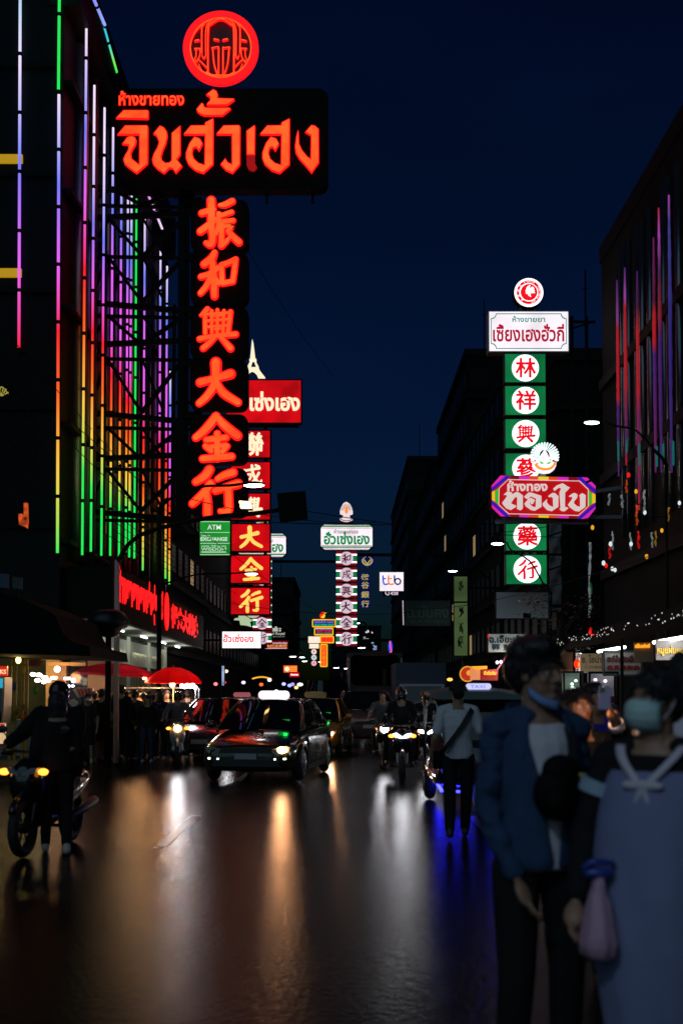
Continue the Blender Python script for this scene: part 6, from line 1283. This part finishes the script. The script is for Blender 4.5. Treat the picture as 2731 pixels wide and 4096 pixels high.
# ------------------------------------------------------------ right side stalls
T = thing('market_canopy', 'long black tarpaulin canopy with tinsel over the right stalls', 'canopy', (6.0, 21, 2.7))
MB().add([(4.7, 15, 2.52), (4.7, 27.5, 2.52), (7.9, 27.5, 3.6), (7.9, 15, 3.6), (4.7, 15, 2.66), (4.7, 27.5, 2.66), (7.9, 27.5, 3.75), (7.9, 15, 3.75)], [(0, 1, 2, 3), (4, 7, 6, 5), (0, 4, 5, 1), (3, 2, 6, 7), (0, 3, 7, 4), (1, 5, 6, 2)]).build('tarpaulin', mat('black_tarp', (1, 1, 1)), T)
b = MB()
for y in (15.5, 19.5, 23.5, 27.3): b.bar((4.8, y, .1), (4.8, y, 2.55), .05)
b.build('post', steel, T)
b = MB(); r2 = random.Random(9)
for k in range(90):
    y = 15+12.3*r2.random()**1.3; z = 2.64+.13*r2.random(); x = 4.68-.1*r2.random(); b.ell((x, y, z), (.008, .008, .012), 5, 3)
b.build('tinsel_glint', glow('tinsel_sparkle', (.85, .9, .85), .8, (40, .9)), T)['kind'] = 'stuff'  # tinsel sparkles put in as tiny glowing beads
cl_l = glow('canopy_tube', (.95, .97, 1), 7)
for y0, y1, z, pw in ((15.2, 18.4, 2.44, 14), (20.3, 22.4, 2.44, 18), (24.0, 26.0, 2.44, 22)):
    MB().cyl((5.05, y0, z), (5.05, y1, z), .028, n=8).build('tube_lamp', cl_l, T); light('tube_light', 'POINT', (5.1, (y0+y1)/2, z-.2), T, pw, (1, .95, .88), size=.3)
def hung(label, d, u0, v0, u1, v1, face, name='shop_board'):
    T = thing(name, label, 'sign', P((u0+u1)/2, v1, d)); B = Board(T, d, (v0+v1)/2)
    bx = B.poly('board', face, [(u0, v0), (u1, v0), (u1, v1), (u0, v1)], 0, -.05); b = MB()
    for u in (u0+8, u1-8): b.cap(B.fn(u, v0, -.02), .008, B.fn(u, v0-40, -.02), .008, 5, 1)
    b.build('hanger', steel, T); return T, B, bx
ink = mat('maroon_ink', (.12, .008, .02), .6); tan = mat('tan_board', (.46, .34, .18), .6, bump=.1, bscale=12, var=.2, vscale=3)
T, B, bx = hung('brown cloth covered board with red hem at the stalls', 24, 2240, 2608, 2296, 2685, mat('brown_cloth', (.2, .1, .05), .8, bump=.6, bscale=12, var=.3, vscale=3)); MB().prism([(2240, 2678), (2296, 2678), (2296, 2685), (2240, 2685)], B.fn, .02, 0).build('hem', mat('gold_hem', (.5, .2, .03), .5), bx)
T, B, bx = hung('narrow white board with red Thai letter above lantern', 23.8, 2293, 2612, 2319, 2690, mat('board_white', (.55, .5, .48), .5)); B.text('lettering', ink, 'ไฮ้', 2295, 2614, 2317, 2632, .03, bx, bold=.03)
T = thing('paper_lantern', 'glowing red paper lantern between brown and tan boards', 'lantern', P(2308, 2675, 23.2)); B = Board(T, 23.2, 2655)
q = MB().ell(B.fn(2307, 2656), (.07, .07, .095)).build('paper', glow('lantern_red', (1, .03, .01), 1.1), T, smooth=True); MB().ell(B.fn(2311, 2658, .05), (.025, .03, .05)).build('glow_core', glow('lantern_core', (1, .35, .03), 1.4), q, smooth=True); MB().cyl(B.fn(2307, 2638), B.fn(2307, 2634), .03).cyl(B.fn(2307, 2676), B.fn(2307, 2680), .03).cap(B.fn(2307, 2680), .012, B.fn(2307, 2694), .02).build('tassel', ink, T)
T, B, bx = hung('tan wooden board with C. CHINA lettering', 23, 2321, 2614, 2405, 2692, tan); B.text('lettering', mat('brown_ink', (.09, .05, .015), .6), 'ซ. ไชน่า', 2325, 2620, 2402, 2652, .03, bx, bold=.01); B.text('lettering', mat('brown_ink', (1, 1, 1)), 'C.CHINA', 2337, 2663, 2403, 2674, .03, bx)
T, B, bx = hung('white framed board with maroon Thai line over red Chinese characters', 21, 2411, 2604, 2565, 2702, mat('board_cream', (.62, .58, .5), .5, var=.1, vscale=2))
b = MB().prism([(2409, 2602), (2567, 2602), (2567, 2704), (2409, 2704)], B.fn, .03, -.03, [[(2416, 2609), (2560, 2609), (2560, 2697), (2416, 2697)]]); b.build('frame', mat('teal_frame', (.06, .1, .1), .5), bx)
B.text('lettering', ink, 'ฮะกี่ลิ้มอิงเฮียง', 2426, 2618, 2552, 2650, .03, bx, bold=.02); B.text('character_row', mat('red_ink', (.35, .01, .02), .6), '香真林安合', 2424, 2660, 2556, 2680, .03, bx, bold=.03)
T, B, bx = hung('orange lit Thai name plate under the canopy', 19.5, 2535, 2570, 2612, 2648, tan); B.text('lettering', glow('amber_plate', (1, .42, .03), 1.), 'สลิ้มเซ่งกี่', 2536, 2574, 2596, 2592, .03, bx, bold=.03)
T, B, bx = hung('long pale panel with brass Thai letters at right edge', 17.4, 2622, 2560, 2790, 2640, mat('panel_grey', (.42, .40, .38), .5)); B.text('lettering', mat('brass_plate', (.6, .4, .07), .35, .7), 'หมูแผ่นหมูหยอง', 2624, 2582, 2788, 2624, .04, bx, bold=.03)
for i, (u0, u1, v0, d, c, lb) in enumerate([(2250, 2332, 2688, 22.5, (.08, .2, .17), 'teal glass food cabinet left of the display case'), (2352, 2472, 2690, 21, (.05, .06, .07), 'dark framed glass display case with small white lamps'), (2560, 2780, 2700, 18.5, (.06, .02, .02), 'dark red stall counter behind the masked woman')]):
    x0, x1 = at(u0, d), at(u1, d); zt = P(0, v0, d).z; T = thing('display_case', lb, 'cabinet', ((x0+x1)/2, d, 0))
    cm = mat('case_%d' % i, c, .3); MB().box(((x0+x1)/2, d+.3, zt*.35), (x1-x0, .6, zt*.7)).build('base', cm, T); b = MB()
    for x in (x0+.02, x1-.02): b.bar((x, d, zt*.7), (x, d, zt), .035)
    b.bar((x0, d, zt), (x1, d, zt), .04); b.build('frame', steel, T); MB().box(((x0+x1)/2, d+.25, zt*.85), (x1-x0-.06, .01, zt*.28)).build('shelf_back', mat('case_back%d' % i, [(.2, .3, .25), (.35, .35, .4), (.05, .02, .02)][i], .4), T)
    if i < 2:
        b = MB(); r2 = random.Random(i)
        for k in range(5): b.ell((x0+.1+(x1-x0-.2)*r2.random(), d+.1, zt*(.78+.18*r2.random())), (.035, .03, .03), 8, 6)
        b.build('case_lamp', glow('case_lamp%d' % i, [(.7, .9, .75), (.95, .9, 1)][i], 1.6), T, smooth=True); b = MB()
        for k in range(9): b.box((x0+.06+(x1-x0-.12)*r2.random(), d+.15, zt*.75), (.06, .05, .1+.06*r2.random()))
        b.build('goods', mat('goods%d' % i, [(.3, .2, .08), (.3, .03, .05)][i], .5), T)
T = thing('tail_lamp', 'red and white vehicle lamp peeping in at right edge', 'lamp', P(2706, 2756, 9)); B = Board(T, 9, 2745); MB().prism([(2684, 2738), (2708, 2741), (2706, 2751), (2692, 2747)], B.fn, .02, -.05).build('red_lens', redl, T); MB().prism([(2696, 2718), (2790, 2708), (2790, 2748), (2712, 2744), (2710, 2722)], B.fn, 0, -.08).build('white_panel', glow('lamp_panel', (.8, .68, .8), .8), T); MB().cyl(B.fn(2750, 2748, -.03), B.fn(2750, 3500, -.03), .03).build('post', steel, T)
# food cart mid right
T = thing('food_cart', 'colourful drinks cart with round red sign and jar shelf, mid right', 'cart', (at(1960, 27), 27, 0)); B = Board(T, 27, 2700)
x0, x1 = at(1850, 27), at(2055, 27); MB().box(((x0+x1)/2, 27.3, .55), (x1-x0, .8, .9)).build('cart_body', mat('cart_white', (.3, .3, .3), .5), T)
q = B.poly('round_sign', glow('cart_red', (.5, .02, .01), .9), circ(1868, 2696, 29, 32), .05, 0); B.poly('rim', glow('cart_yellow', (.75, .4, .02), .8), circ(1868, 2696, 32, 32), .06, .04, q, [circ(1868, 2696, 27, 32)]); B.poly('badge', glow('cart_yellow', (1, 1, 1)), circ(1874, 2692, 11, 20), .08, .05, q)
q = B.poly('orange_panel', glow('cart_orange', (.75, .25, .1), .8), [(1878, 2668), (1918, 2668), (1918, 2720), (1878, 2720)], .09, .05); B.poly('yellow_strip', glow('cart_amber', (1, .38, .02), .9), [(1880, 2666), (1945, 2664), (1945, 2676), (1900, 2680)], .12, .09)
q = B.poly('oval_panel', glow('cart_maroon', (.3, .015, .01), .8), [(1922, 2680), (1990, 2676), (1988, 2722), (1922, 2722)], .07, .02); B.poly('oval', glow('cart_red', (1, 1, 1)), circ(1956, 2692, 30, 28, 12), .1, .07, q); B.text('lettering', glow('cart_letter', (1, .6, .05), 1.), 'น้ำทับทิม', 1932, 2684, 1980, 2700, .12, q, bold=.03)
b = MB()
for u in (2016, 2026, 2036, 2044):
    for v in (2668, 2684, 2700): b.cyl(B.fn(u, v+6, .05), B.fn(u, v-6, .05), 4*B.k, n=10)
b.build('jar', glow('jar_amber', (.7, .42, .12), .65), T); [MB().ell(B.fn(u, v, .1), (r, r, r*1.2)).build('bulb', glow('cart_bulb', (.95, .95, 1), 5), T, smooth=True) for u, v, r in ((2038, 2645, .06), (2000, 2648, .03), (1985, 2650, .03))]
MB().bar(B.fn(1985, 2680, .1), B.fn(2018, 2630, .1), .03).build('pink_pole', glow('pink_pole', (.35, .01, .12), .7), T); light('cart_light', 'POINT', B.fn(2010, 2660, .5), T, 18, (1, .85, .7), size=.1)
b = MB()
for u in (1850, 2053): b.bar(B.fn(u, 2640, -.1), B.fn(u, 2900, -.1), .05)
b.build('post', steel, T)
# street tree
T = thing('street_tree', 'small dark leafy tree above the denim man, between signs and canopy', 'tree', (at(2235, 24.5), 24.5, 0))
tx = at(2235, 24.5); MB().tube([(tx, 24.5, .1), (tx+.05, 24.5, 1.2), (tx-.05, 24.5, 2.3), (tx+.05, 24.5, 3.2)], lambda t: .11-.06*t, 8).build('trunk', mat('bark', (.03, .025, .02), .9, bump=.8, bscale=20), T, smooth=True)
b = MB(); r2 = random.Random(5)
for k in range(7): a = r2.random()*6.28; b.tube([(tx, 24.5, 2.2+.1*k), (tx+.35*math.cos(a), 24.5+.35*math.sin(a), 2.7+.1*k), (tx+.75*math.cos(a), 24.5+.6*math.sin(a), 3.0+.12*k)], lambda t: .035-.025*t, 5)
b.build('limb', mat('bark', (1, 1, 1)), T, smooth=True)
b = MB(); cen = [(tx+r2.uniform(-.75, .75), 24.5+r2.uniform(-.6, .6), r2.uniform(2.55, 3.65)) for _ in range(26)]
for k in range(1900):
    c_ = cen[r2.randrange(26)]; p = V(c_[0]+r2.gauss(0, .13), c_[1]+r2.gauss(0, .13), c_[2]+r2.gauss(0, .11)); a = r2.random()*6.28; l = .05+.05*r2.random(); d1 = V(math.cos(a), math.sin(a), -.5+r2.random()*.6)*l; d2 = V(-math.sin(a), math.cos(a), .3*(r2.random()-.5))*l*.35
    b.add([p, p+d1*.5+d2, p+d1, p+d1*.5-d2], [(0, 1, 2, 3)])
b.build('crown', mat('leaf', (.03, .05, .025), .5), T, fix=False)

# ------------------------------------------------------------ far traffic
fc = car('dark car far down the left lane', blk, lights=(1, 1), beam=0, lamp=lampon_w, drls=False, plate=False); fc['group'] = 'distant traffic'; place(fc, at(1120, 62), 62)
for i, (u, d, lb) in enumerate([(1165, 78, 'dark car beyond the first far car'), (1195, 96, 'third dark car in the distant queue'), (1215, 116, 'fourth car in the distant queue'), (1180, 140, 'fifth car in the distant queue'), (1235, 165, 'most distant car in the queue'), (1420, 95, 'lone distant car right of the van'), (1000, 46, 'dark car left of the nearest taxi roof')]):
    c = copy_tree(fc, label=lb, group='distant traffic'); place(c, at(u, d), d, 0)
pk_ = car('pickup-like white car behind the red car with pink roof bar', whp, lights=(0, 0), drls=False, roofsign=glow('pink_bar', (.45, .12, .14), .6)); place(pk_, at(930, 38), 38, -3)
T = thing('string_lights', 'arched string of yellow fairy lights over the far market', 'lights', P(1060, 2720, 70)); B = Board(T, 70, 2715); b = MB()
for k in range(22): u = 1012+3.3*k; b.ell(B.fn(u, 2717-9*math.sin(k/21*2.6+.3)), (.07, .07, .05), 6, 4)
b.build('bulb', glow('fairy_amber', (1, .5, .03), 1.), T); MB().tube([B.fn(1012+7*k, 2716-9*math.sin(k*2.12/21*2.6+.3)) for k in range(11)], .02, 5, 2).build('wire', black, T)
for i, (u, v, c, lb) in enumerate([(1078, 2720, (.9, .95, 1), 'white shop lamp at the end of the fairy lights'), (1200, 2738, (1, .95, 1), 'bright white shop lamp above the far queue'), (1170, 2737, (.3, .2, .9), 'violet lamp left of bright far shop lamp'), (1158, 2742, (.3, .35, 1), 'blue lamp left of the violet far lamp'), (1185, 2750, (1, .6, .2), 'orange lamp below the bright far lamp'), (1045, 2738, (1, .12, .02), 'small red lamp over the nearest taxi roof'), (1135, 2736, (.4, .4, .9), 'pale violet lamp in the far crowd'), (1105, 2765, (.8, .9, 1), 'small white lamp low in the far queue'), (896, 2730, (1, .05, .08), 'small red lamp behind the white pickup'), (863, 2736, (1, .2, .2), 'reddish lamp left of the small red lamp'), (974, 2730, (.7, .6, .95), 'pale double lamp above the pickup roof bar'), (1798, 2718, (1, .45, .08), 'amber lamp just left of the walker head'), (1530, 2755, (1, .8, .75), 'pair lamp at the left edge of the coach'), (905, 2685, (1, .7, .5), 'small warm lamp near blue lit post')]):
    o = MB().ell(P(u, v, 60), (.11 if i not in (1, 11) else .16, .1, .09), 8, 6).build('shop_lamp', glow('shoplamp_%d' % i, c, 1.8), smooth=True); tag(o, lb, 'lamp', 'distant shop lamps')
T = thing('light_post', 'post with vertical bluish light strip left of the taxi', 'post', P(893, 2800, 50)); B = Board(T, 50, 2700); B.poly('strip', glow('strip_blue', (.35, .45, .75), .8, (2, .6)), [(888, 2664), (897, 2664), (897, 2742), (888, 2742)], .05, -.02); MB().cyl(B.fn(893, 2660, -.1), V(B.fn(893, 0).x, 50.1, .05), .08).build('pole', steel, T)

# ------------------------------------------------------------ foreground people
def open_jacket(mtl, gap0, gap1, name='jacket'):
    def f(T, j, hc, hh, hr, h):
        up = (j['neck']-j['pel']).normalized(); rs = []
        prof = [(-.05, .092, .074), (.03, .092, .076), (.15, .092, .074), (.33, .084, .070), (.6, .090, .072), (.8, .096, .066), (.93, .085, .058), (1.0, .056, .050)]
        for t, rx, ry in prof:
            c = j['pel'].lerp(j['neck'], t); sd = V(1, 0, 0); f2 = sd.cross(up); g = gap0+(gap1-gap0)*max(0, min(1, t)); N = 26
            rs.append([c+sd*((rx*h+.011*math.sin(k*2.1+t*17))*math.cos(R(90+g+(360-2*g)*k/N)))+f2*((ry*h+.011*math.sin(k*1.7+t*23))*math.sin(R(90+g+(360-2*g)*k/N))) for k in range(N+1)])
        o = MB().loft(rs, closed=False).build(name, mtl, T, smooth=True, fix=False); s_ = o.modifiers.new('s', 'SOLIDIFY'); s_.thickness = .012
        u_ = o.modifiers.new('u', 'SUBSURF'); u_.levels = u_.render_levels = 1
        for s in 'ab':
            b = MB(); b.cap(j['neck'].lerp(j['s'+s], .28)+V(0, 0, -.004*h), .037*h, j['s'+s], .0385*h); b.cap(j['s'+s], .034*h, j['e'+s], .031*h); b.cap(j['e'+s], .030*h, j['w'+s].lerp(j['e'+s], .06), .024*h)
            sl = b.build('sleeve', mtl, o, remesh=.008, sm=2)
            for v in sl.data.vertices: v.co += Vector((noise.noise(v.co*Vector((6, 6, 22)))*.016, noise.noise(v.co*Vector((7, 5, 24))+Vector((9, 3, 1)))*.016, 0))
        b = MB()
        for s in (-1, 1):
            pts = [j['neck']+V(s*.005, .058*h*.9, .012*h), j['neck']+V(s*.056*h, .02*h, .004*h), j['neck']+V(s*.06*h, -.035*h, -.03*h), j['neck']+V(s*.05*h, -.062*h, -.075*h)]
            q = spline(pts, 4); rr = []
            for i, p in enumerate(q): w = .02*h; rr.append([p+V(s*.012, 0, w*.9), p+V(s*.03, -.01, -w), p+V(s*.022, 0, -w), p+V(s*.004, 0, w*.8)])
            b.loft(rr)
        b.build('collar', mtl, o)
    return f
def denim_extra(T, j, hc, hh, hr, h):
    open_jacket(denim, 2, 34)(T, j, hc, hh, hr, h)
    q = lambda x, y, z: hc+hr@(V(x, y, z)*hh)
    pts = spline([q(-.30, .0, -.28), q(-.24, -.18, -.42), q(0, -.34, -.52), q(.24, -.18, -.42), q(.30, .0, -.28)], 5); rr = []
    for p in pts: rr.append([p+V(0, -.012, .016), p+V(0, -.022, -.016), p+V(0, -.004, -.02), p+V(0, .002, .016)])
    MB().loft(rr).build('face_mask', mat('blue_mask', (.16, .28, .55), .8, bump=.3, bscale=30), T, smooth=True)
    n = j['neck']; c = [n+V(.045*h, -.02*h, .01*h), n+V(.05*h, -.065*h, -.06*h), n+V(.035*h, -.085*h, -.16*h), n+V(.02*h, -.10*h, -.22*h)]
    q2 = spline(c, 5); MB().loft([[p+V(.017, 0, 0), p+V(.017, -.006, 0), p+V(-.017, -.006, 0), p+V(-.017, 0, 0)] for p in q2]).build('neck_strap', mat('strap', (1, 1, 1)), T)
    b = MB(); b.ell(n+V(-.0*h, -.105*h, -.165*h), (.108, .07, .105), 16, 10); b.ell(n+V(.0*h, -.11*h, -.115*h), (.075, .055, .06), 14, 8); b.ell(n+V(-.02*h, -.135*h, -.18*h), (.06, .05, .06), 12, 8); b.build('camera_bag', mat('bag', (.004, .004, .0045), .7, spec=.1, bump=.3, bscale=20), T, remesh=.01)
    MB().ell(n+V(.075*h, -.066*h, -.15*h), (.03, .012, .045)).build('yellow_print', mat('yellow_print', (.6, .45, .02), .7), T, smooth=True)
human('tall man in open denim jacket over white tee with mask under chin', at(2150, 4.5), 4.5, 17, 1.80, whitec, 0, bot=blackc, hair='big', hero=True, headrot=(-2, 0, 30), extra=denim_extra, shoes=shoew,
      J=dict(sa=(-.092, .01, .812), sb=(.090, .01, .812), ea=(-.116, .02, .645), wa=(-.08, -.05, .505), eb=(.125, .05, .645), wb=(.115, -.02, .5)))
dress = cloth('pale_dress', (.19, .22, .36), .85, .4, 6, .12); bandm = mat('white_strap', (.55, .52, .58), .7, bump=.3, bscale=30)
def mask_extra(T, j, hc, hh, hr, h):
    q = lambda x, y, z: hc+hr@(V(x, y, z)*hh)
    g = []
    for t, (z, dep, w) in enumerate([(.0, -.43, .27), (-.05, -.49, .32), (-.10, -.505, .335), (-.18, -.515, .34), (-.26, -.51, .335), (-.34, -.48, .31), (-.42, -.42, .27), (-.47, -.34, .22)]):
        g.append([q(w*math.sin(a), dep+.34*(1-math.cos(a))+(.012*(t % 2)), z) for a in [R(-80+160*i/12) for i in range(13)]])
    o = MB().loft(g, closed=False).build('face_mask', mat('teal_mask', (.42, .62, .58), .85, bump=.5, bscale=8, stretch=(1, 1, 5)), T, smooth=True, fix=False); s_ = o.modifiers.new('s', 'SOLIDIFY'); s_.thickness = .003
    for s in (-1, 1):
        MB().tube([q(s*.29, -.16, -.05), q(s*.33, -.03, .03), q(s*.36, .05, .02), q(s*.33, -.02, -.15), q(s*.28, -.14, -.3)], .0025, 5).build('ear_loop', whitec, o)
    n = j['neck']; top = j['pel'].lerp(n, .5)
    prof = [(-.95, .10, .095), (-.6, .118, .11), (-.3, .13, .118), (-.06, .132, .115), (.15, .130, .110), (.4, .126, .105), (.6, .118, .095), (.74, .108, .082), (.83, .098, .068)]; rs = []
    for t, rx, ry in prof:
        c = j['pel']+(n-j['pel'])*t; N = 36; rs.append([c+V((rx*h+.008*math.sin(k*1.3+t*3)*(1 if t < .2 else .3))*math.cos(2*math.pi*k/N), (ry*h+.01*math.sin(k*.9+t*4)*(1 if t < .2 else .3))*math.sin(2*math.pi*k/N), 0) for k in range(N)])
    d_ = MB().loft(rs, capped=False).build('dress', dress, T, smooth=True); u_ = d_.modifiers.new('u', 'SUBSURF'); u_.levels = u_.render_levels = 1
    for s in (-1, 1):
        pts = spline([n+V(s*.058*h, .03*h, -.002*h), n+V(s*.066*h, -.02*h, .0), n+V(s*.05*h, -.058*h, -.03*h), n+V(s*.012*h, -.082*h, -.075*h)], 5)
        MB().loft([[p+V(.017, -.004, 0), p+V(.017, -.010, 0), p+V(-.017, -.010, 0), p+V(-.017, -.004, 0)] for p in pts]).build('halter_strap', bandm, d_, smooth=True)
    k_ = n+V(0, -.088*h, -.08*h); b = MB().ell(k_, (.026, .016, .02)); b.cap(k_, .012, k_+V(-.03, -.005, -.075), .007); b.cap(k_, .012, k_+V(.028, -.005, -.08), .007); b.ell(k_+V(-.04, 0, .0), (.035, .012, .016)); b.ell(k_+V(.04, 0, .0), (.035, .012, .016)); b.build('bow', bandm, d_, remesh=.005, sm=1)
    d = (j['ea']-j['sa']).normalized(); p = j['sa'].lerp(j['ea'], .38); MB().cyl(p-d*.024, p+d*.024, .046*h, n=20).build('arm_band', mat('band_teal', (.3, .42, .5), .7), T)
human('woman in teal face mask, black top and pale blue halter dress at right edge', at(2615, 3.95), 3.95, -34, 1.69, blackc, 1, bot=blackc, hair='short', hero=True, headrot=(-3, 0, -28), extra=mask_extra,
      J=dict(ea=(-.15, .0, .65), wa=(-.135, -.09, .535), eb=(.14, .04, .64), wb=(.14, -.02, .5)))
def smile_extra(T, j, hc, hh, hr, h):
    MB().box(j['neck']+V(.0, -.115*h, -.17*h), (.09, .01, .17), rot=Matrix.Rotation(R(8), 3, 'Y')).build('print', mat('cream_print', (.5, .36, .22), .7), T)
    MB().cyl(j['eb'].lerp(j['wb'], .9), j['eb'].lerp(j['wb'], 1.02), .026*h, .024*h, 14).build('cuff', whitec, T)
    for p in ((.135, -.36, .0), (-.135, -.36, .0)): MB().torus(hc+hr@(V(*p)*hh), .075*hh, .006*hh, 'Y', 18, 5).build('glasses_rim', chrome, T)
PX, PD = at(2318, 6.3), 6.3
def L_(u, v, d, H): p = P(u, v, d); return ((p.x-PX)/H, (p.y-PD)/H, p.z/H)
human('smiling woman with glasses and dark hair holding up a phone', PX, PD, 0, 1.63, blackc, 1, bot=darkc, hair='long', hero=True, headrot=(-12, 0, 22), extra=smile_extra, J=dict(eb=L_(2500, 3010, 6.05, 1.63), wb=L_(2462, 2895, 5.85, 1.63)))
T = thing('phone', 'pale lilac phone held up in front of the smiling woman', 'phone', P(2418, 2800, 5.72)); B = Board(T, 5.72, 2795)
rot = lambda pts: [(2418+(x-2418)*math.cos(R(4))-(y-2800)*math.sin(R(4)), 2800+(x-2418)*math.sin(R(4))+(y-2800)*math.cos(R(4))) for x, y in pts]
B.poly('case', mat('lilac_case', (.62, .5, .72), .35), rot(rrect(2391, 2744, 2440, 2838, 9)), .0, -.01); q = B.poly('camera_bump', mat('lime_bump', (.42, .45, .22), .3), rot(rrect(2394, 2748, 2415, 2772, 6)), .003, 0)
B.poly('screen', glow('phone_face_fill', (1, .5, .28), 120), rot(rrect(2393, 2746, 2438, 2836, 8)), -.0105, -.012)  # warm glow added on the hidden side to light her face
b = MB()
for x, y in ((2400, 2754), (2409, 2760), (2400, 2766)): b.prism(rot(circ(x, y, 4, 12)), B.fn, .005, .003)
b.build('lens', darkglass, q)
human('man in blue shirt with small flag patch behind the raised phone', at(2372, 8.4), 8.4, 15, 1.68, cloth('royal_blue_cloth', (.03, .03, .32)), 1, bot=darkc, hair='short', extra=lambda T, j, hc, hh, hr, h: [MB().box(j['sa'].lerp(j['ea'], .3)+V(0, -.075, 0), (.09, .012, .07)).build('flag_patch', mat('flag_white', (.55, .5, .52), .7), T), MB().box(j['sa'].lerp(j['ea'], .3)+V(0, -.083, 0), (.09, .008, .026)).build('flag_stripe', mat('flag_blue', (.02, .03, .2), .7), T)])
human('man in white t-shirt cut by the right frame edge behind masked woman', at(2748, 5.7), 5.7, 150, 1.8, whitec, .55, bot=darkc, hair='short', hero=True, extra=lambda T, j, hc, hh, hr, h: None)
# carrier bag
bx_, bd = at(2385, 3.85), 3.85; hz = P(0, 3478, bd).z; T = thing('carrier_bag', 'clear plastic bag of colourful fruit hanging from the masked woman hand', 'bag', (bx_, bd, P(0, 3800, bd).z))
pm = mat('clear_plastic', (.75, .45, .6), .08, coat=1., bump=.8, bscale=16, stretch=(3, 3, .6)); pm.node_tree.nodes['Principled BSDF'].inputs['Transmission Weight'].default_value = .35
pm.node_tree.nodes['Principled BSDF'].inputs['IOR'].default_value = 1.08
kk = bd/F; rg = []
for v, w, dp in ((3492, 14, .02), (3540, 26, .03), (3600, 44, .05), (3680, 62, .07), (3750, 78, .085), (3800, 74, .08), (3828, 40, .05)):
    rg.append([V(bx_+(w*kk+.006*math.sin(t*2.7+v))*math.cos(t*.2244), bd+(dp+.006*math.sin(t*1.9))*math.sin(t*.2244), CAMZ-(v-HZ)*kk) for t in range(28)])
MB().loft(rg).build('film', pm, T, smooth=True); MB().ell((bx_, bd, hz-.01), (.055, .03, .022)).tube([(bx_-.05, bd, hz), (bx_-.02, bd-.02, hz+.03), (bx_+.05, bd, hz+.02)], .012, 6).build('handle_knot', mat('blue_film', (.03, .06, .3), .3), T, smooth=True)
for u, v, r, c, nm in ((2340, 3770, .028, (.06, .22, .01), 'green_fruit'), (2370, 3782, .03, (.6, .28, .01), 'orange_fruit'), (2392, 3740, .03, (.5, .03, .2), 'magenta_fruit'), (2385, 3690, .022, (.5, .05, .25), 'pink_fruit'), (2425, 3770, .032, (.7, .55, .5), 'white_packet')): MB().ell((bx_+(u-2385)*kk, bd, CAMZ-(v-HZ)*kk), (r, r, r*1.15)).build(nm, mat(nm, c, .4), T, smooth=True)
for u, v, d, w, lb in ((579, 2775, 29.1, 5, 'tiny warm bulb glowing beside the capped man face'), (640, 2795, 28.85, 5, 'assumed tiny warm bulb at chest height left of the parasol pole'), (462, 2790, 27.6, 3, 'assumed tiny warm bulb by the bun haired person')):  # last two bulbs are assumed, put in to warm nearby faces
    T = thing('hand_lamp', lb, 'lamp', P(u, v, d)); MB().ell(P(u, v, d), (.03, .03, .03), 8, 6).build('bulb', glow('hand_bulb', (1, .5, .15), 4), T, smooth=True); MB().cap(P(u, v+4, d), .02, P(u, v+16, d), .018, 8).build('holder', black, T); light('bulb_light', 'POINT', P(u, v, d-.06), T, w, (1, .48, .18), size=.03)
